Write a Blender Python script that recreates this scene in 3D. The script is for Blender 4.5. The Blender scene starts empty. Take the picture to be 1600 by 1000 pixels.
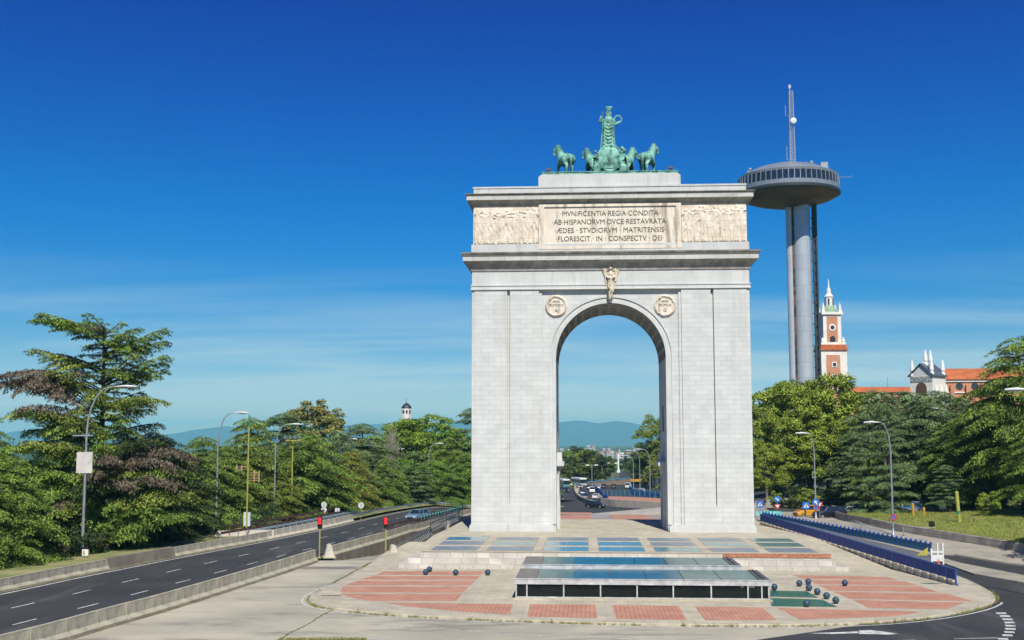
import bpy, bmesh, math, random
import numpy as np
from mathutils import Vector, Matrix, noise
from mathutils.geometry import tessellate_polygon
random.seed(7); RNG=np.random.default_rng(7)
R=math.radians
HAZE=7.8e-5
sc=bpy.context.scene
col=sc.collection
# ------------------------------------------------------------------ camera model
F=1800.; PITCH=math.atan(190/1800); CH=10.3
SP,CP=math.sin(PITCH),math.cos(PITCH)
def ray(px,py):
    b=500-py
    return px-800., F*CP-b*SP, F*SP+b*CP
def G(px,py,z=-1.35):
    a,b,d=ray(px,py); t=(z-CH)/d
    return (a*t,b*t,z)
def AtY(px,py,Y):
    a,b,d=ray(px,py); t=Y/b
    return (a*t,Y,CH+d*t)
TH=math.atan(115/1800)
O=G(956,831,0)
EX=(math.cos(TH),-math.sin(TH)); EY=(math.sin(TH),math.cos(TH))
def loc(P): dx,dy=P[0]-O[0],P[1]-O[1]; return (dx*EX[0]+dy*EX[1],dx*EY[0]+dy*EY[1])
def W(u,v): return (O[0]+u*EX[0]+v*EY[0],O[1]+u*EX[1]+v*EY[1])
def A(px,py,v=0):
    a,b,d=ray(px,py)
    t=(O[0]*EY[0]+O[1]*EY[1]+v)/(a*EY[0]+b*EY[1])
    q=loc((a*t,b*t)); return q[0],CH+d*t
def lerp(x,xs,ys): return float(np.interp(x,xs,ys))
# ------------------------------------------------------------------ terrain heights
def sstep(a,b,x):
    t=min(1,max(0,(x-a)/(b-a))); return t*t*(3-2*t)
CY=[0,152,156,200,350,450,660,900,1400,2200,16000]
CZ=[-1.6,-1.6,-2.3,-2.5,-5.7,-6.3,-8.5,-13,-20,-28,-32]
def hbase(x,y):
    c=lerp(y,CY,CZ)
    r=lerp(y,[90,112,142,260,420],[-1.6,-1.6,-.2,-.2,-5.7]) if y<420 else c
    l=lerp(y,[0,170,260,420],[-1.55,-1.55,-2.8,-5.7]) if y<420 else c
    wr=sstep(29,36,x) if y<200 else sstep(38,60,x)
    wl=sstep(-8,-16,x)
    h=c*(1-wr)*(1-wl)+r*wr+l*wl*(1-wr)
    return h
def trench(x,y):     # slip road cutting, depth below the general level
    d=TR.dist(x,y) if 95<y<190 and -30<x<5 else 99
    if d>4.6: return 0
    return 0
def h(x,y): return hbase(x,y)
def Gh(px,py,f=None):
    f=f or h
    z=f(0,150)
    for _ in range(40):
        P=G(px,py,z); z=z+.6*(f(P[0],P[1])-z)
    P=G(px,py,z); return (P[0],P[1],f(P[0],P[1]))
# ------------------------------------------------------------------ materials
MATS={}
def nd(nt,t,**k):
    n=nt.nodes.new(t)
    for a,b in k.items(): setattr(n,a,b)
    return n
def mat(name,c1,c2=None,scale=1.0,rough=.8,bump=0,bscale=None,metal=0,detail=4,stretch=None,spec=.5,island=0,trans=0,emit=None,streak=None,ctx='Object',brick=None,mid=(.35,.65),coat=0,spots=None):
    if name in MATS: return MATS[name]
    m=bpy.data.materials.new(name); m.use_nodes=True; nt=m.node_tree; L=nt.links.new
    b=nt.nodes['Principled BSDF']; b.inputs['Roughness'].default_value=rough; b.inputs['Metallic'].default_value=metal
    b.inputs['Specular IOR Level'].default_value=spec; b.inputs['Coat Weight'].default_value=coat
    tc=nd(nt,'ShaderNodeTexCoord'); vec=tc.outputs[ctx]
    cout=None
    c2=c2 or tuple(x*.8 for x in c1)
    mp=nd(nt,'ShaderNodeMapping'); L(vec,mp.inputs[0])
    if stretch: mp.inputs['Scale'].default_value=stretch
    n=nd(nt,'ShaderNodeTexNoise'); n.inputs['Scale'].default_value=scale; n.inputs['Detail'].default_value=detail; n.inputs['Roughness'].default_value=.6
    L(mp.outputs[0],n.inputs['Vector'])
    r=nd(nt,'ShaderNodeValToRGB'); r.color_ramp.elements[0].position=mid[0]; r.color_ramp.elements[1].position=mid[1]
    r.color_ramp.elements[0].color=(*c2,1); r.color_ramp.elements[1].color=(*c1,1)
    L(n.outputs['Fac'],r.inputs['Fac']); cout=r.outputs['Color']
    bh=None
    if brick:
        # brick=(mode,width,height,mortar,variation,mortarcolour)
        mode,bw,bh_,mo,var,mc=brick
        sx=nd(nt,'ShaderNodeSeparateXYZ'); L(vec,sx.inputs[0]); cx=nd(nt,'ShaderNodeCombineXYZ')
        if mode=='wall':
            ad=nd(nt,'ShaderNodeMath',operation='ADD'); L(sx.outputs[0],ad.inputs[0]); L(sx.outputs[1],ad.inputs[1])
            L(ad.outputs[0],cx.inputs[0]); L(sx.outputs[2],cx.inputs[1])
        else:
            L(sx.outputs[0],cx.inputs[0]); L(sx.outputs[1],cx.inputs[1])
        bt=nd(nt,'ShaderNodeTexBrick'); L(cx.outputs[0],bt.inputs['Vector'])
        bt.inputs['Scale'].default_value=1; bt.inputs['Brick Width'].default_value=bw; bt.inputs['Row Height'].default_value=bh_
        bt.inputs['Mortar Size'].default_value=mo; bt.inputs['Mortar Smooth'].default_value=.2; bt.inputs['Bias'].default_value=0
        if mode=='grid': bt.offset=0
        bt.inputs['Color1'].default_value=(1,1,1,1); v=1-var; bt.inputs['Color2'].default_value=(v,v,v,1); bt.inputs['Mortar'].default_value=(*mc,1)
        mx=nd(nt,'ShaderNodeMix',data_type='RGBA',blend_type='MULTIPLY'); mx.inputs[0].default_value=1
        L(cout,mx.inputs[6]); L(bt.outputs['Color'],mx.inputs[7]); cout=mx.outputs[2]; bh=bt.outputs['Fac']
    if streak:
        # streak=(colour,amount,scale xyz,threshold)
        sc_,am,st,thr=streak
        m2=nd(nt,'ShaderNodeMapping'); L(vec,m2.inputs[0]); m2.inputs['Scale'].default_value=st
        n2=nd(nt,'ShaderNodeTexNoise'); n2.inputs['Scale'].default_value=1; n2.inputs['Detail'].default_value=6; n2.inputs['Roughness'].default_value=.65; L(m2.outputs[0],n2.inputs['Vector'])
        r2=nd(nt,'ShaderNodeValToRGB'); r2.color_ramp.elements[0].position=thr; r2.color_ramp.elements[1].position=min(1,thr+.14)
        r2.color_ramp.elements[0].color=(0,0,0,1); r2.color_ramp.elements[1].color=(am,am,am,1); L(n2.outputs['Fac'],r2.inputs['Fac'])
        mx=nd(nt,'ShaderNodeMix',data_type='RGBA'); L(r2.outputs['Color'],mx.inputs[0]); L(cout,mx.inputs[6]); mx.inputs[7].default_value=(*sc_,1); cout=mx.outputs[2]
    if spots:
        # spots=(colour,scale,threshold)
        n3=nd(nt,'ShaderNodeTexNoise'); n3.inputs['Scale'].default_value=spots[1]; n3.inputs['Detail'].default_value=2; L(vec,n3.inputs['Vector'])
        r3=nd(nt,'ShaderNodeValToRGB'); r3.color_ramp.elements[0].position=spots[2]; r3.color_ramp.elements[1].position=spots[2]+.03
        r3.color_ramp.elements[0].color=(0,0,0,1); r3.color_ramp.elements[1].color=(.7,.7,.7,1); L(n3.outputs['Fac'],r3.inputs['Fac'])
        mx=nd(nt,'ShaderNodeMix',data_type='RGBA'); L(r3.outputs['Color'],mx.inputs[0]); L(cout,mx.inputs[6]); mx.inputs[7].default_value=(*spots[0],1); cout=mx.outputs[2]
    if island:
        g=nd(nt,'ShaderNodeNewGeometry'); hs=nd(nt,'ShaderNodeHueSaturation'); ma=nd(nt,'ShaderNodeMapRange')
        ma.inputs['To Min'].default_value=1-island; ma.inputs['To Max'].default_value=1+island
        L(g.outputs['Random Per Island'],ma.inputs['Value']); L(ma.outputs[0],hs.inputs['Value'])
        oi=nd(nt,'ShaderNodeObjectInfo'); mb=nd(nt,'ShaderNodeMapRange'); mb.inputs['To Min'].default_value=.485; mb.inputs['To Max'].default_value=.515
        L(oi.outputs['Random'],mb.inputs['Value']); L(mb.outputs[0],hs.inputs['Hue'])
        L(cout,hs.inputs['Color']); cout=hs.outputs['Color']
    L(cout,b.inputs['Base Color'])
    if bump:
        bn=nd(nt,'ShaderNodeTexNoise'); bn.inputs['Scale'].default_value=bscale or scale*4; bn.inputs['Detail'].default_value=5; L(mp.outputs[0],bn.inputs['Vector'])
        bp=nd(nt,'ShaderNodeBump'); bp.inputs['Strength'].default_value=bump; bp.inputs['Distance'].default_value=.08
        L(bn.outputs['Fac'],bp.inputs['Height']); L(bp.outputs[0],b.inputs['Normal'])
    if trans:
        tr=nd(nt,'ShaderNodeBsdfTranslucent'); L(cout,tr.inputs['Color']); ms=nd(nt,'ShaderNodeMixShader'); ms.inputs[0].default_value=trans
        out=nt.nodes['Material Output']; L(b.outputs[0],ms.inputs[1]); L(tr.outputs[0],ms.inputs[2]); L(ms.outputs[0],out.inputs['Surface'])
    if emit:
        b.inputs['Emission Color'].default_value=(*c1,1); b.inputs['Emission Strength'].default_value=emit
    MATS[name]=m; return m
def glassmat(name,c,rough=.05,alpha=1,metal=0):
    m=bpy.data.materials.new(name); m.use_nodes=True; b=m.node_tree.nodes['Principled BSDF']
    nt=m.node_tree; tc=nd(nt,'ShaderNodeTexCoord'); n=nd(nt,'ShaderNodeTexNoise'); n.inputs['Scale'].default_value=.8; nt.links.new(tc.outputs['Object'],n.inputs['Vector'])
    r=nd(nt,'ShaderNodeValToRGB'); r.color_ramp.elements[0].color=(*[x*.6 for x in c],1); r.color_ramp.elements[1].color=(*c,1); r.color_ramp.elements[0].position=.3; r.color_ramp.elements[1].position=.7
    nt.links.new(n.outputs['Fac'],r.inputs[0]); nt.links.new(r.outputs[0],b.inputs['Base Color'])
    b.inputs['Roughness'].default_value=rough; b.inputs['Alpha'].default_value=alpha; b.inputs['Metallic'].default_value=metal
    b.inputs['Specular IOR Level'].default_value=.6
    return m
# ------------------------------------------------------------------ mesh builder
class MB:
    def __init__(s): s.v=[]; s.f=[]
    def add(s,vs,fs,M=None):
        o=len(s.v)
        if M is not None: vs=[tuple(M@Vector(p)) for p in vs]
        s.v+=[tuple(p) for p in vs]; s.f+=[tuple(i+o for i in f) for f in fs]; return s
    def box(s,x0,x1,y0,y1,z0,z1,M=None,tx=0,ty=0):
        vs=[(x0,y0,z0),(x1,y0,z0),(x1,y1,z0),(x0,y1,z0),(x0+tx,y0+ty,z1),(x1-tx,y0+ty,z1),(x1-tx,y1-ty,z1),(x0+tx,y1-ty,z1)]
        return s.add(vs,[(3,2,1,0),(4,5,6,7),(0,1,5,4),(1,2,6,5),(2,3,7,6),(3,0,4,7)],M)
    def tube(s,pts,rad,n=8,cap=True,sq=1.0):
        pts=[Vector(p) for p in pts]
        if not hasattr(rad,'__len__'): rad=[rad]*len(pts)
        vs=[];fs=[];up=None
        for i,p in enumerate(pts):
            d=(pts[min(i+1,len(pts)-1)]-pts[max(i-1,0)])
            if d.length<1e-9: d=Vector((0,0,1))
            d.normalize()
            if up is None: up=Vector((0,0,1)) if abs(d.z)<.9 else Vector((0,1,0))
            a=d.cross(up)
            if a.length<1e-6: a=d.cross(Vector((1,0,0)))
            a.normalize(); b=a.cross(d).normalized(); up=b
            for k in range(n):
                t=2*math.pi*k/n
                vs.append(p+a*math.cos(t)*rad[i]+b*math.sin(t)*rad[i]*sq)
        for i in range(len(pts)-1):
            for k in range(n):
                k2=(k+1)%n; fs.append((i*n+k,i*n+k2,(i+1)*n+k2,(i+1)*n+k))
        if cap: fs.append(tuple(range(n-1,-1,-1))); fs.append(tuple((len(pts)-1)*n+k for k in range(n)))
        return s.add(vs,fs)
    def lathe(s,prof,n=24,M=None,a0=0,a1=2*math.pi):
        vs=[];fs=[];full=abs(a1-a0-2*math.pi)<1e-6; m=n if full else n+1
        for (r,z) in prof:
            for k in range(m):
                t=a0+(a1-a0)*k/n; vs.append((r*math.cos(t),r*math.sin(t),z))
        for i in range(len(prof)-1):
            for k in range(n):
                k2=(k+1)%m; fs.append((i*m+k,i*m+k2,(i+1)*m+k2,(i+1)*m+k))
        if full:
            if prof[0][0]>1e-4: fs.append(tuple(range(m-1,-1,-1)))
            if prof[-1][0]>1e-4: fs.append(tuple((len(prof)-1)*m+k for k in range(m)))
        return s.add(vs,fs,M)
    def ball(s,c,r,n=10,M=None,sc_=(1,1,1)):
        prof=[(r*math.sin(math.pi*i/n),-r*math.cos(math.pi*i/n)) for i in range(n+1)]
        T=Matrix.Translation(c)@Matrix.Diagonal((*sc_,1))
        prof[0]=(1e-4,-r);prof[-1]=(1e-4,r)
        return s.lathe(prof,max(8,n),M@T if M is not None else T)
    def prism(s,poly,a,b,axis='y',M=None):
        # poly 2D outline, extruded from a to b along axis
        n=len(poly)
        def P(p,t):
            return {'y':(p[0],t,p[1]),'z':(p[0],p[1],t),'x':(t,p[0],p[1])}[axis]
        vs=[P(p,a) for p in poly]+[P(p,b) for p in poly]
        tr=tessellate_polygon([[Vector((p[0],p[1],0)) for p in poly]])
        fs=[tuple(t) for t in tr]+[tuple(i+n for i in reversed(t)) for t in tr]
        fs+=[(i,(i+1)%n,(i+1)%n+n,i+n) for i in range(n)]
        return s.add(vs,fs,M)
    def sweeprect(s,rect,prof):
        x0,x1,y0,y1=rect; vs=[];fs=[]
        for (o,z) in prof: vs+=[(x0-o,y0-o,z),(x1+o,y0-o,z),(x1+o,y1+o,z),(x0-o,y1+o,z)]
        for i in range(len(prof)-1):
            for k in range(4): fs.append((i*4+k,i*4+(k+1)%4,(i+1)*4+(k+1)%4,(i+1)*4+k))
        fs.append((3,2,1,0)); m=(len(prof)-1)*4; fs.append((m,m+1,m+2,m+3))
        return s.add(vs,fs)
    def mesh(s,name,smooth=False,fix=True):
        me=bpy.data.meshes.new(name); me.from_pydata(s.v,[],s.f)
        if fix:
            bm=bmesh.new(); bm.from_mesh(me); bmesh.ops.recalc_face_normals(bm,faces=bm.faces); bm.to_mesh(me); bm.free()
        if smooth: me.shade_smooth()
        me.update(); return me
    def build(s,name,m,parent=None,smooth=False,loc=None,rz=0,fix=True,auto=None):
        me=s.mesh(name,smooth,fix)
        if auto:
            me.shade_smooth()
            try: me.set_sharp_from_angle(angle=R(auto))
            except Exception: pass
        return link(name,me,m,parent,loc,rz)
def link(name,me,m,parent=None,loc=None,rz=0):
    o=bpy.data.objects.new(name,me); col.objects.link(o)
    if m is not None and len(me.materials)==0: me.materials.append(m)
    if parent: o.parent=parent
    if loc: o.location=loc
    o.rotation_euler=(0,0,rz); return o
def tag(o,label,cat,group=None,kind=None):
    if label: o['label']=label
    if cat: o['category']=cat
    if group: o['group']=group
    if kind: o['kind']=kind
    return o
def struct(o): o['kind']='structure'; return o
def thing(name,label,cat,loc=(0,0,0),rz=0,group=None):
    o=bpy.data.objects.new(name,None); col.objects.link(o); o.empty_display_size=.3
    o.location=loc; o.rotation_euler=(0,0,rz); return tag(o,label,cat,group)
def dup(root,loc,rz=None,label=None,sc_=None):
    def cp(o,par):
        c=o.copy(); col.objects.link(c); c.parent=par
        for ch in list(o.children): cp(ch,c)
        return c
    r=root.copy(); col.objects.link(r)
    for ch in list(root.children): cp(ch,r)
    r.location=loc
    if rz is not None: r.rotation_euler=(0,0,rz)
    if sc_ is not None: r.scale=(sc_,)*3 if not hasattr(sc_,'__len__') else sc_
    if label: r['label']=label
    return r
def fuse(mb,voxel,name,m,parent=None,smooth_it=4,loc=None,rz=0,disp=None):
    me=mb.mesh(name+'_raw'); o=bpy.data.objects.new('tmp',me); col.objects.link(o)
    md=o.modifiers.new('r','REMESH'); md.mode='VOXEL'; md.voxel_size=voxel
    if smooth_it:
        ms=o.modifiers.new('s','SMOOTH'); ms.iterations=smooth_it; ms.factor=.5
    dg=bpy.context.evaluated_depsgraph_get(); me2=bpy.data.meshes.new_from_object(o.evaluated_get(dg))
    bpy.data.objects.remove(o); bpy.data.meshes.remove(me)
    me2.name=name; me2.materials.clear(); me2.shade_smooth()
    return link(name,me2,m,parent,loc,rz)
def bar(mb,a,b,w,hh=None):
    mb.tube([a,b],[w/2*1.2,(hh or w)/2*1.2],4); return mb
# ------------------------------------------------------------------ paths & sweeps
class Path:
    def __init__(s,pts,smooth=0):
        pts=[Vector((p[0],p[1])) for p in pts]
        for _ in range(smooth):
            q=[pts[0]]
            for a,b in zip(pts[:-1],pts[1:]): q+=[a*.75+b*.25,a*.25+b*.75]
            q.append(pts[-1]); pts=q
        s.p=pts; s.c=[0]
        for a,b in zip(pts[:-1],pts[1:]): s.c.append(s.c[-1]+(b-a).length)
        s.L=s.c[-1]
    def at(s,t):
        t=max(0,min(s.L,t)); i=int(np.searchsorted(s.c,t,side='right'))-1; i=max(0,min(len(s.p)-2,i))
        d=s.c[i+1]-s.c[i]; k=(t-s.c[i])/d if d>0 else 0
        return s.p[i].lerp(s.p[i+1],k)
    def dir(s,t):
        d=s.at(t+.6)-s.at(t-.6); return d.normalized()
    def sub(s,a=0,b=None,step=2.):
        b=s.L if b is None else b; n=max(1,int(math.ceil((b-a)/step)))
        return [(s.at(a+(b-a)*i/n),s.dir(a+(b-a)*i/n)) for i in range(n+1)]
def sweep(mb,samples,prof,zf,closed=False):
    """profile (offset to the right, z above zf)"""
    n=len(prof); vs=[];fs=[]
    for p,d in samples:
        nx,ny=d.y,-d.x
        for o,z in prof:
            x,y=p.x+nx*o,p.y+ny*o
            vs.append((x,y,zf(x,y)+z))
    m=n if closed else n-1
    for i in range(len(samples)-1):
        for k in range(m):
            k2=(k+1)%n; fs.append((i*n+k,i*n+k2,(i+1)*n+k2,(i+1)*n+k))
    if closed: fs.append(tuple(range(n))); fs.append(tuple((len(samples)-1)*n+k for k in range(n)))
    return mb.add(vs,fs)
def rowfill(mb,poly,step,zf,skirt=.5,f=lambda u,v:(u,v),du=6):
    vs_=[p[1] for p in poly]; v0,v1=min(vs_)+1e-3,max(vs_)-1e-3
    ks=sorted(set([v0,v1]+[v for v in vs_ if v0<v<v1]+list(np.arange(v0,v1,step))))
    rows=[]
    for v in ks:
        xs=[]
        for (a,b),(c,d) in zip(poly,poly[1:]+poly[:1]):
            if (b-v)*(d-v)<=0 and b!=d: xs.append(a+(c-a)*(v-b)/(d-b))
        rows.append((min(xs),max(xs),v))
    n=max(1,int((max(r[1]-r[0] for r in rows))/du))
    V=[];Fc=[]
    for (a,b,v) in rows:
        for k in range(n+1):
            x,y=f(a+(b-a)*k/n,v); V.append((x,y,zf(x,y)))
    m=n+1
    for i in range(len(rows)-1):
        for k in range(n): Fc.append((i*m+k,i*m+k+1,(i+1)*m+k+1,(i+1)*m+k))
    mb.add(V,Fc)
    if skirt:
        ring=[i*m for i in range(len(rows))]; ring2=[i*m+n for i in range(len(rows))]
        loop=list(range(n+1))+ring2[1:]+[(len(rows)-1)*m+k for k in range(n-1,-1,-1)]+ring[-2:0:-1]
        P=[V[i] for i in loop]; q=len(P)
        mb.add(P+[(x,y,z-skirt) for x,y,z in P],[(i,(i+1)%q,(i+1)%q+q,i+q) for i in range(q)])
def flat(mb,pts3):
    tr=tessellate_polygon([[Vector((p[0],p[1],0)) for p in pts3]])
    mb.add(pts3,[tuple(t) for t in tr])
# ------------------------------------------------------------------ leaf meshes
def leafmesh(name,C,T,N,Ln,Wd,m,parent=None,tri=False):
    C=np.asarray(C,float);T=np.asarray(T,float);N=np.asarray(N,float)
    T/= np.linalg.norm(T,axis=1,keepdims=True)+1e-9
    S=np.cross(T,N); S/=np.linalg.norm(S,axis=1,keepdims=True)+1e-9
    Ln=np.broadcast_to(Ln,(len(C),)).reshape(-1,1);Wd=np.broadcast_to(Wd,(len(C),)).reshape(-1,1)
    n=len(C)
    if tri:
        V=np.stack([C-S*Wd/2,C+S*Wd/2,C+T*Ln],1); k=3
    else:
        N2=np.cross(S,T)
        V=np.stack([C-T*Ln/2,C+S*Wd/2+N2*Wd*.12,C+T*Ln/2,C-S*Wd/2+N2*Wd*.12],1); k=4
    V=V.reshape(-1,3)
    me=bpy.data.meshes.new(name); me.vertices.add(n*k); me.vertices.foreach_set('co',V.astype(np.float32).ravel())
    me.loops.add(n*k); me.loops.foreach_set('vertex_index',np.arange(n*k,dtype=np.int32))
    me.polygons.add(n); me.polygons.foreach_set('loop_start',np.arange(0,n*k,k,dtype=np.int32))
    try: me.polygons.foreach_set('loop_total',np.full(n,k,dtype=np.int32))
    except Exception: pass
    me.update(); me.validate()
    me.materials.append(m)
    return me
def unit(n):
    v=RNG.normal(size=(n,3)); return v/np.linalg.norm(v,axis=1,keepdims=True)
# ================================================================== world, sun, camera
EL=R(47); AZ=math.atan2(.11,-1)          # sun azimuth measured clockwise from +Y
w=bpy.data.worlds.new("World"); sc.world=w; w.use_nodes=True; nt=w.node_tree; Lk=nt.links.new
bg=nt.nodes['Background']; bg.inputs['Strength'].default_value=.12
sk=nd(nt,'ShaderNodeTexSky'); sk.sky_type='NISHITA'; sk.sun_disc=False; sk.sun_elevation=EL; sk.sun_rotation=AZ
sk.air_density=1.0; sk.dust_density=.2; sk.ozone_density=3.0; sk.altitude=700
gm=nd(nt,'ShaderNodeGamma'); gm.inputs['Gamma'].default_value=1.0
hs=nd(nt,'ShaderNodeHueSaturation'); hs.inputs['Saturation'].default_value=1.25; hs.inputs['Value'].default_value=1
Lk(sk.outputs[0],hs.inputs['Color']); Lk(hs.outputs[0],gm.inputs['Color'])
tc=nd(nt,'ShaderNodeTexCoord'); sx=nd(nt,'ShaderNodeSeparateXYZ'); Lk(tc.outputs['Generated'],sx.inputs[0])
# wispy cirrus low over the horizon: direction projected on a high flat layer
ad=nd(nt,'ShaderNodeMath',operation='ADD'); ad.inputs[1].default_value=.06; Lk(sx.outputs[2],ad.inputs[0])
dv=nd(nt,'ShaderNodeVectorMath',operation='DIVIDE'); Lk(tc.outputs['Generated'],dv.inputs[0]); Lk(ad.outputs[0],dv.inputs[1])
mp=nd(nt,'ShaderNodeMapping'); mp.inputs['Scale'].default_value=(.28,.8,0); mp.inputs['Rotation'].default_value=(0,0,R(5)); mp.inputs['Location'].default_value=(3.1,1.4,0); Lk(dv.outputs[0],mp.inputs[0])
n1=nd(nt,'ShaderNodeTexNoise'); n1.inputs['Scale'].default_value=1.0; n1.inputs['Detail'].default_value=7; n1.inputs['Roughness'].default_value=.55; n1.inputs['Distortion'].default_value=.6; Lk(mp.outputs[0],n1.inputs['Vector'])
cr=nd(nt,'ShaderNodeValToRGB'); cr.color_ramp.elements[0].position=.42; cr.color_ramp.elements[1].position=.66; Lk(n1.outputs['Fac'],cr.inputs[0])
el=nd(nt,'ShaderNodeMapRange'); el.inputs['From Min'].default_value=.155; el.inputs['From Max'].default_value=.03; Lk(sx.outputs[2],el.inputs['Value'])
mu=nd(nt,'ShaderNodeMath',operation='MULTIPLY'); Lk(cr.outputs[0],mu.inputs[0]); Lk(el.outputs[0],mu.inputs[1])
m3=nd(nt,'ShaderNodeMath',operation='MULTIPLY'); m3.inputs[1].default_value=.95; Lk(mu.outputs[0],m3.inputs[0])
rp=nd(nt,'ShaderNodeValToRGB'); E_=rp.color_ramp.elements; E_[0].position=0; E_[0].color=(.58,.58,.68,1); E_[1].position=1; E_[1].color=(.0,.13,.55,1)
for p_,c_ in [(.03,(.60,.62,.72)),(.08,(.32,.51,.66)),(.13,(.08,.43,.69)),(.20,(.0,.40,.74)),(.28,(.0,.29,.73)),(.36,(.0,.19,.67))]:
    e_=E_.new(p_); e_.color=(*c_,1)
Lk(sx.outputs[2],rp.inputs[0])
pr=nd(nt,'ShaderNodeMix',data_type='RGBA',blend_type='MULTIPLY'); pr.inputs[0].default_value=1; Lk(gm.outputs[0],pr.inputs[6]); Lk(rp.outputs[0],pr.inputs[7])
mx=nd(nt,'ShaderNodeMix',data_type='RGBA'); Lk(m3.outputs[0],mx.inputs[0]); Lk(pr.outputs[2],mx.inputs[6]); mx.inputs[7].default_value=(4.4,5.6,6.1,1)
# a few small cumulus puffs close to the horizon
mp2=nd(nt,'ShaderNodeMapping'); mp2.inputs['Scale'].default_value=(9,9,30); Lk(tc.outputs['Generated'],mp2.inputs[0])
n2=nd(nt,'ShaderNodeTexNoise'); n2.inputs['Scale'].default_value=1.3; n2.inputs['Detail'].default_value=6; Lk(mp2.outputs[0],n2.inputs['Vector'])
c2=nd(nt,'ShaderNodeValToRGB'); c2.color_ramp.elements[0].position=.62; c2.color_ramp.elements[1].position=.74; Lk(n2.outputs['Fac'],c2.inputs[0])
e2=nd(nt,'ShaderNodeMapRange'); e2.inputs['From Min'].default_value=.07; e2.inputs['From Max'].default_value=.045; Lk(sx.outputs[2],e2.inputs['Value'])
mu2=nd(nt,'ShaderNodeMath',operation='MULTIPLY'); Lk(c2.outputs[0],mu2.inputs[0]); Lk(e2.outputs[0],mu2.inputs[1])
mu3=nd(nt,'ShaderNodeMath',operation='MULTIPLY'); mu3.inputs[1].default_value=.5; Lk(mu2.outputs[0],mu3.inputs[0])
mx2=nd(nt,'ShaderNodeMix',data_type='RGBA'); Lk(mu3.outputs[0],mx2.inputs[0]); Lk(mx.outputs[2],mx2.inputs[6]); mx2.inputs[7].default_value=(4.2,4.9,5.2,1)
Lk(mx2.outputs[2],bg.inputs['Color'])
sl=bpy.data.lights.new('sun','SUN'); sl.energy=5.0; sl.angle=R(.5); sl.color=(1,.965,.865)
so=bpy.data.objects.new('sun',sl); col.objects.link(so); so.location=(0,0,200)
sd=Vector((math.sin(AZ)*math.cos(EL),math.cos(AZ)*math.cos(EL),math.sin(EL)))
so.rotation_euler=sd.to_track_quat('Z','Y').to_euler()
cam=bpy.data.cameras.new('camera'); co=bpy.data.objects.new('camera',cam); col.objects.link(co); sc.camera=co
cam.sensor_width=36; cam.lens=36*F/1600; cam.clip_end=40000; cam.clip_start=.5
co.location=(0,0,CH); co.rotation_euler=(math.pi/2+PITCH,0,0)
sc.view_settings.view_transform='Standard'; sc.view_settings.look='None'; sc.view_settings.exposure=.12; sc.view_settings.gamma=1
sc.cycles.volume_bounces=1; sc.cycles.max_bounces=5; sc.cycles.diffuse_bounces=2; sc.cycles.transparent_max_bounces=6
# ================================================================== ground
SLX=lambda y: lerp(y,[112,120,137,154,175,215],[-15.6,-13.5,-11.4,-8.6,-6.9,-4.5])
SLZ=lambda y: lerp(y,[110,135,152,215],[-1.38,-2.7,-3.4,-3.6])
SLW=lambda y: lerp(y,[108,112,120,137,154,215],[3.9,4.0,4.6,3.9,3.6,3.4])
def h(x,y):
    z=hbase(x,y)
    if 111<y<212 and abs(x-SLX(y))<SLW(y)+.35: z=min(z,SLZ(y)-.12)
    return z
hr=lambda x,y: hbase(x,y)+.2
def ground():
    an=list(np.arange(-28,28.01,.14)); an=[-180+i*6 for i in range(0,25)]+an+[32+i*6 for i in range(0,25)]
    an=sorted(set(round(a,3) for a in an if a<180))
    rr=[0.5,15,30]+list(np.arange(40,96,5))+list(np.arange(96,240,2.0))+list(240*1.045**np.arange(0,97))
    V=[];Fc=[]
    for r in rr:
        for a in an:
            x,y=r*math.sin(R(a)),r*math.cos(R(a))
            z=h(x,y) if y>0 else -1.6
            if r>900: z+=noise.noise(Vector((x/700,y/700,0)))*6*min(1,(r-900)/1500)
            V.append((x,y,z))
    n=len(an)
    for i in range(len(rr)-1):
        for k in range(n):
            k2=(k+1)%n; Fc.append((i*n+k,i*n+k2,(i+1)*n+k2,(i+1)*n+k))
    mb=MB(); mb.add(V,Fc)
    m=mat('earth',(.12,.13,.05),(.05,.07,.025),scale=.35,rough=1,bump=.3,detail=8,streak=((.2,.16,.09),1,(.004,.004,.004),.55),spots=((.03,.05,.02),.006,.5))
    struct(mb.build('ground',m,smooth=True,fix=False))
ground()
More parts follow.
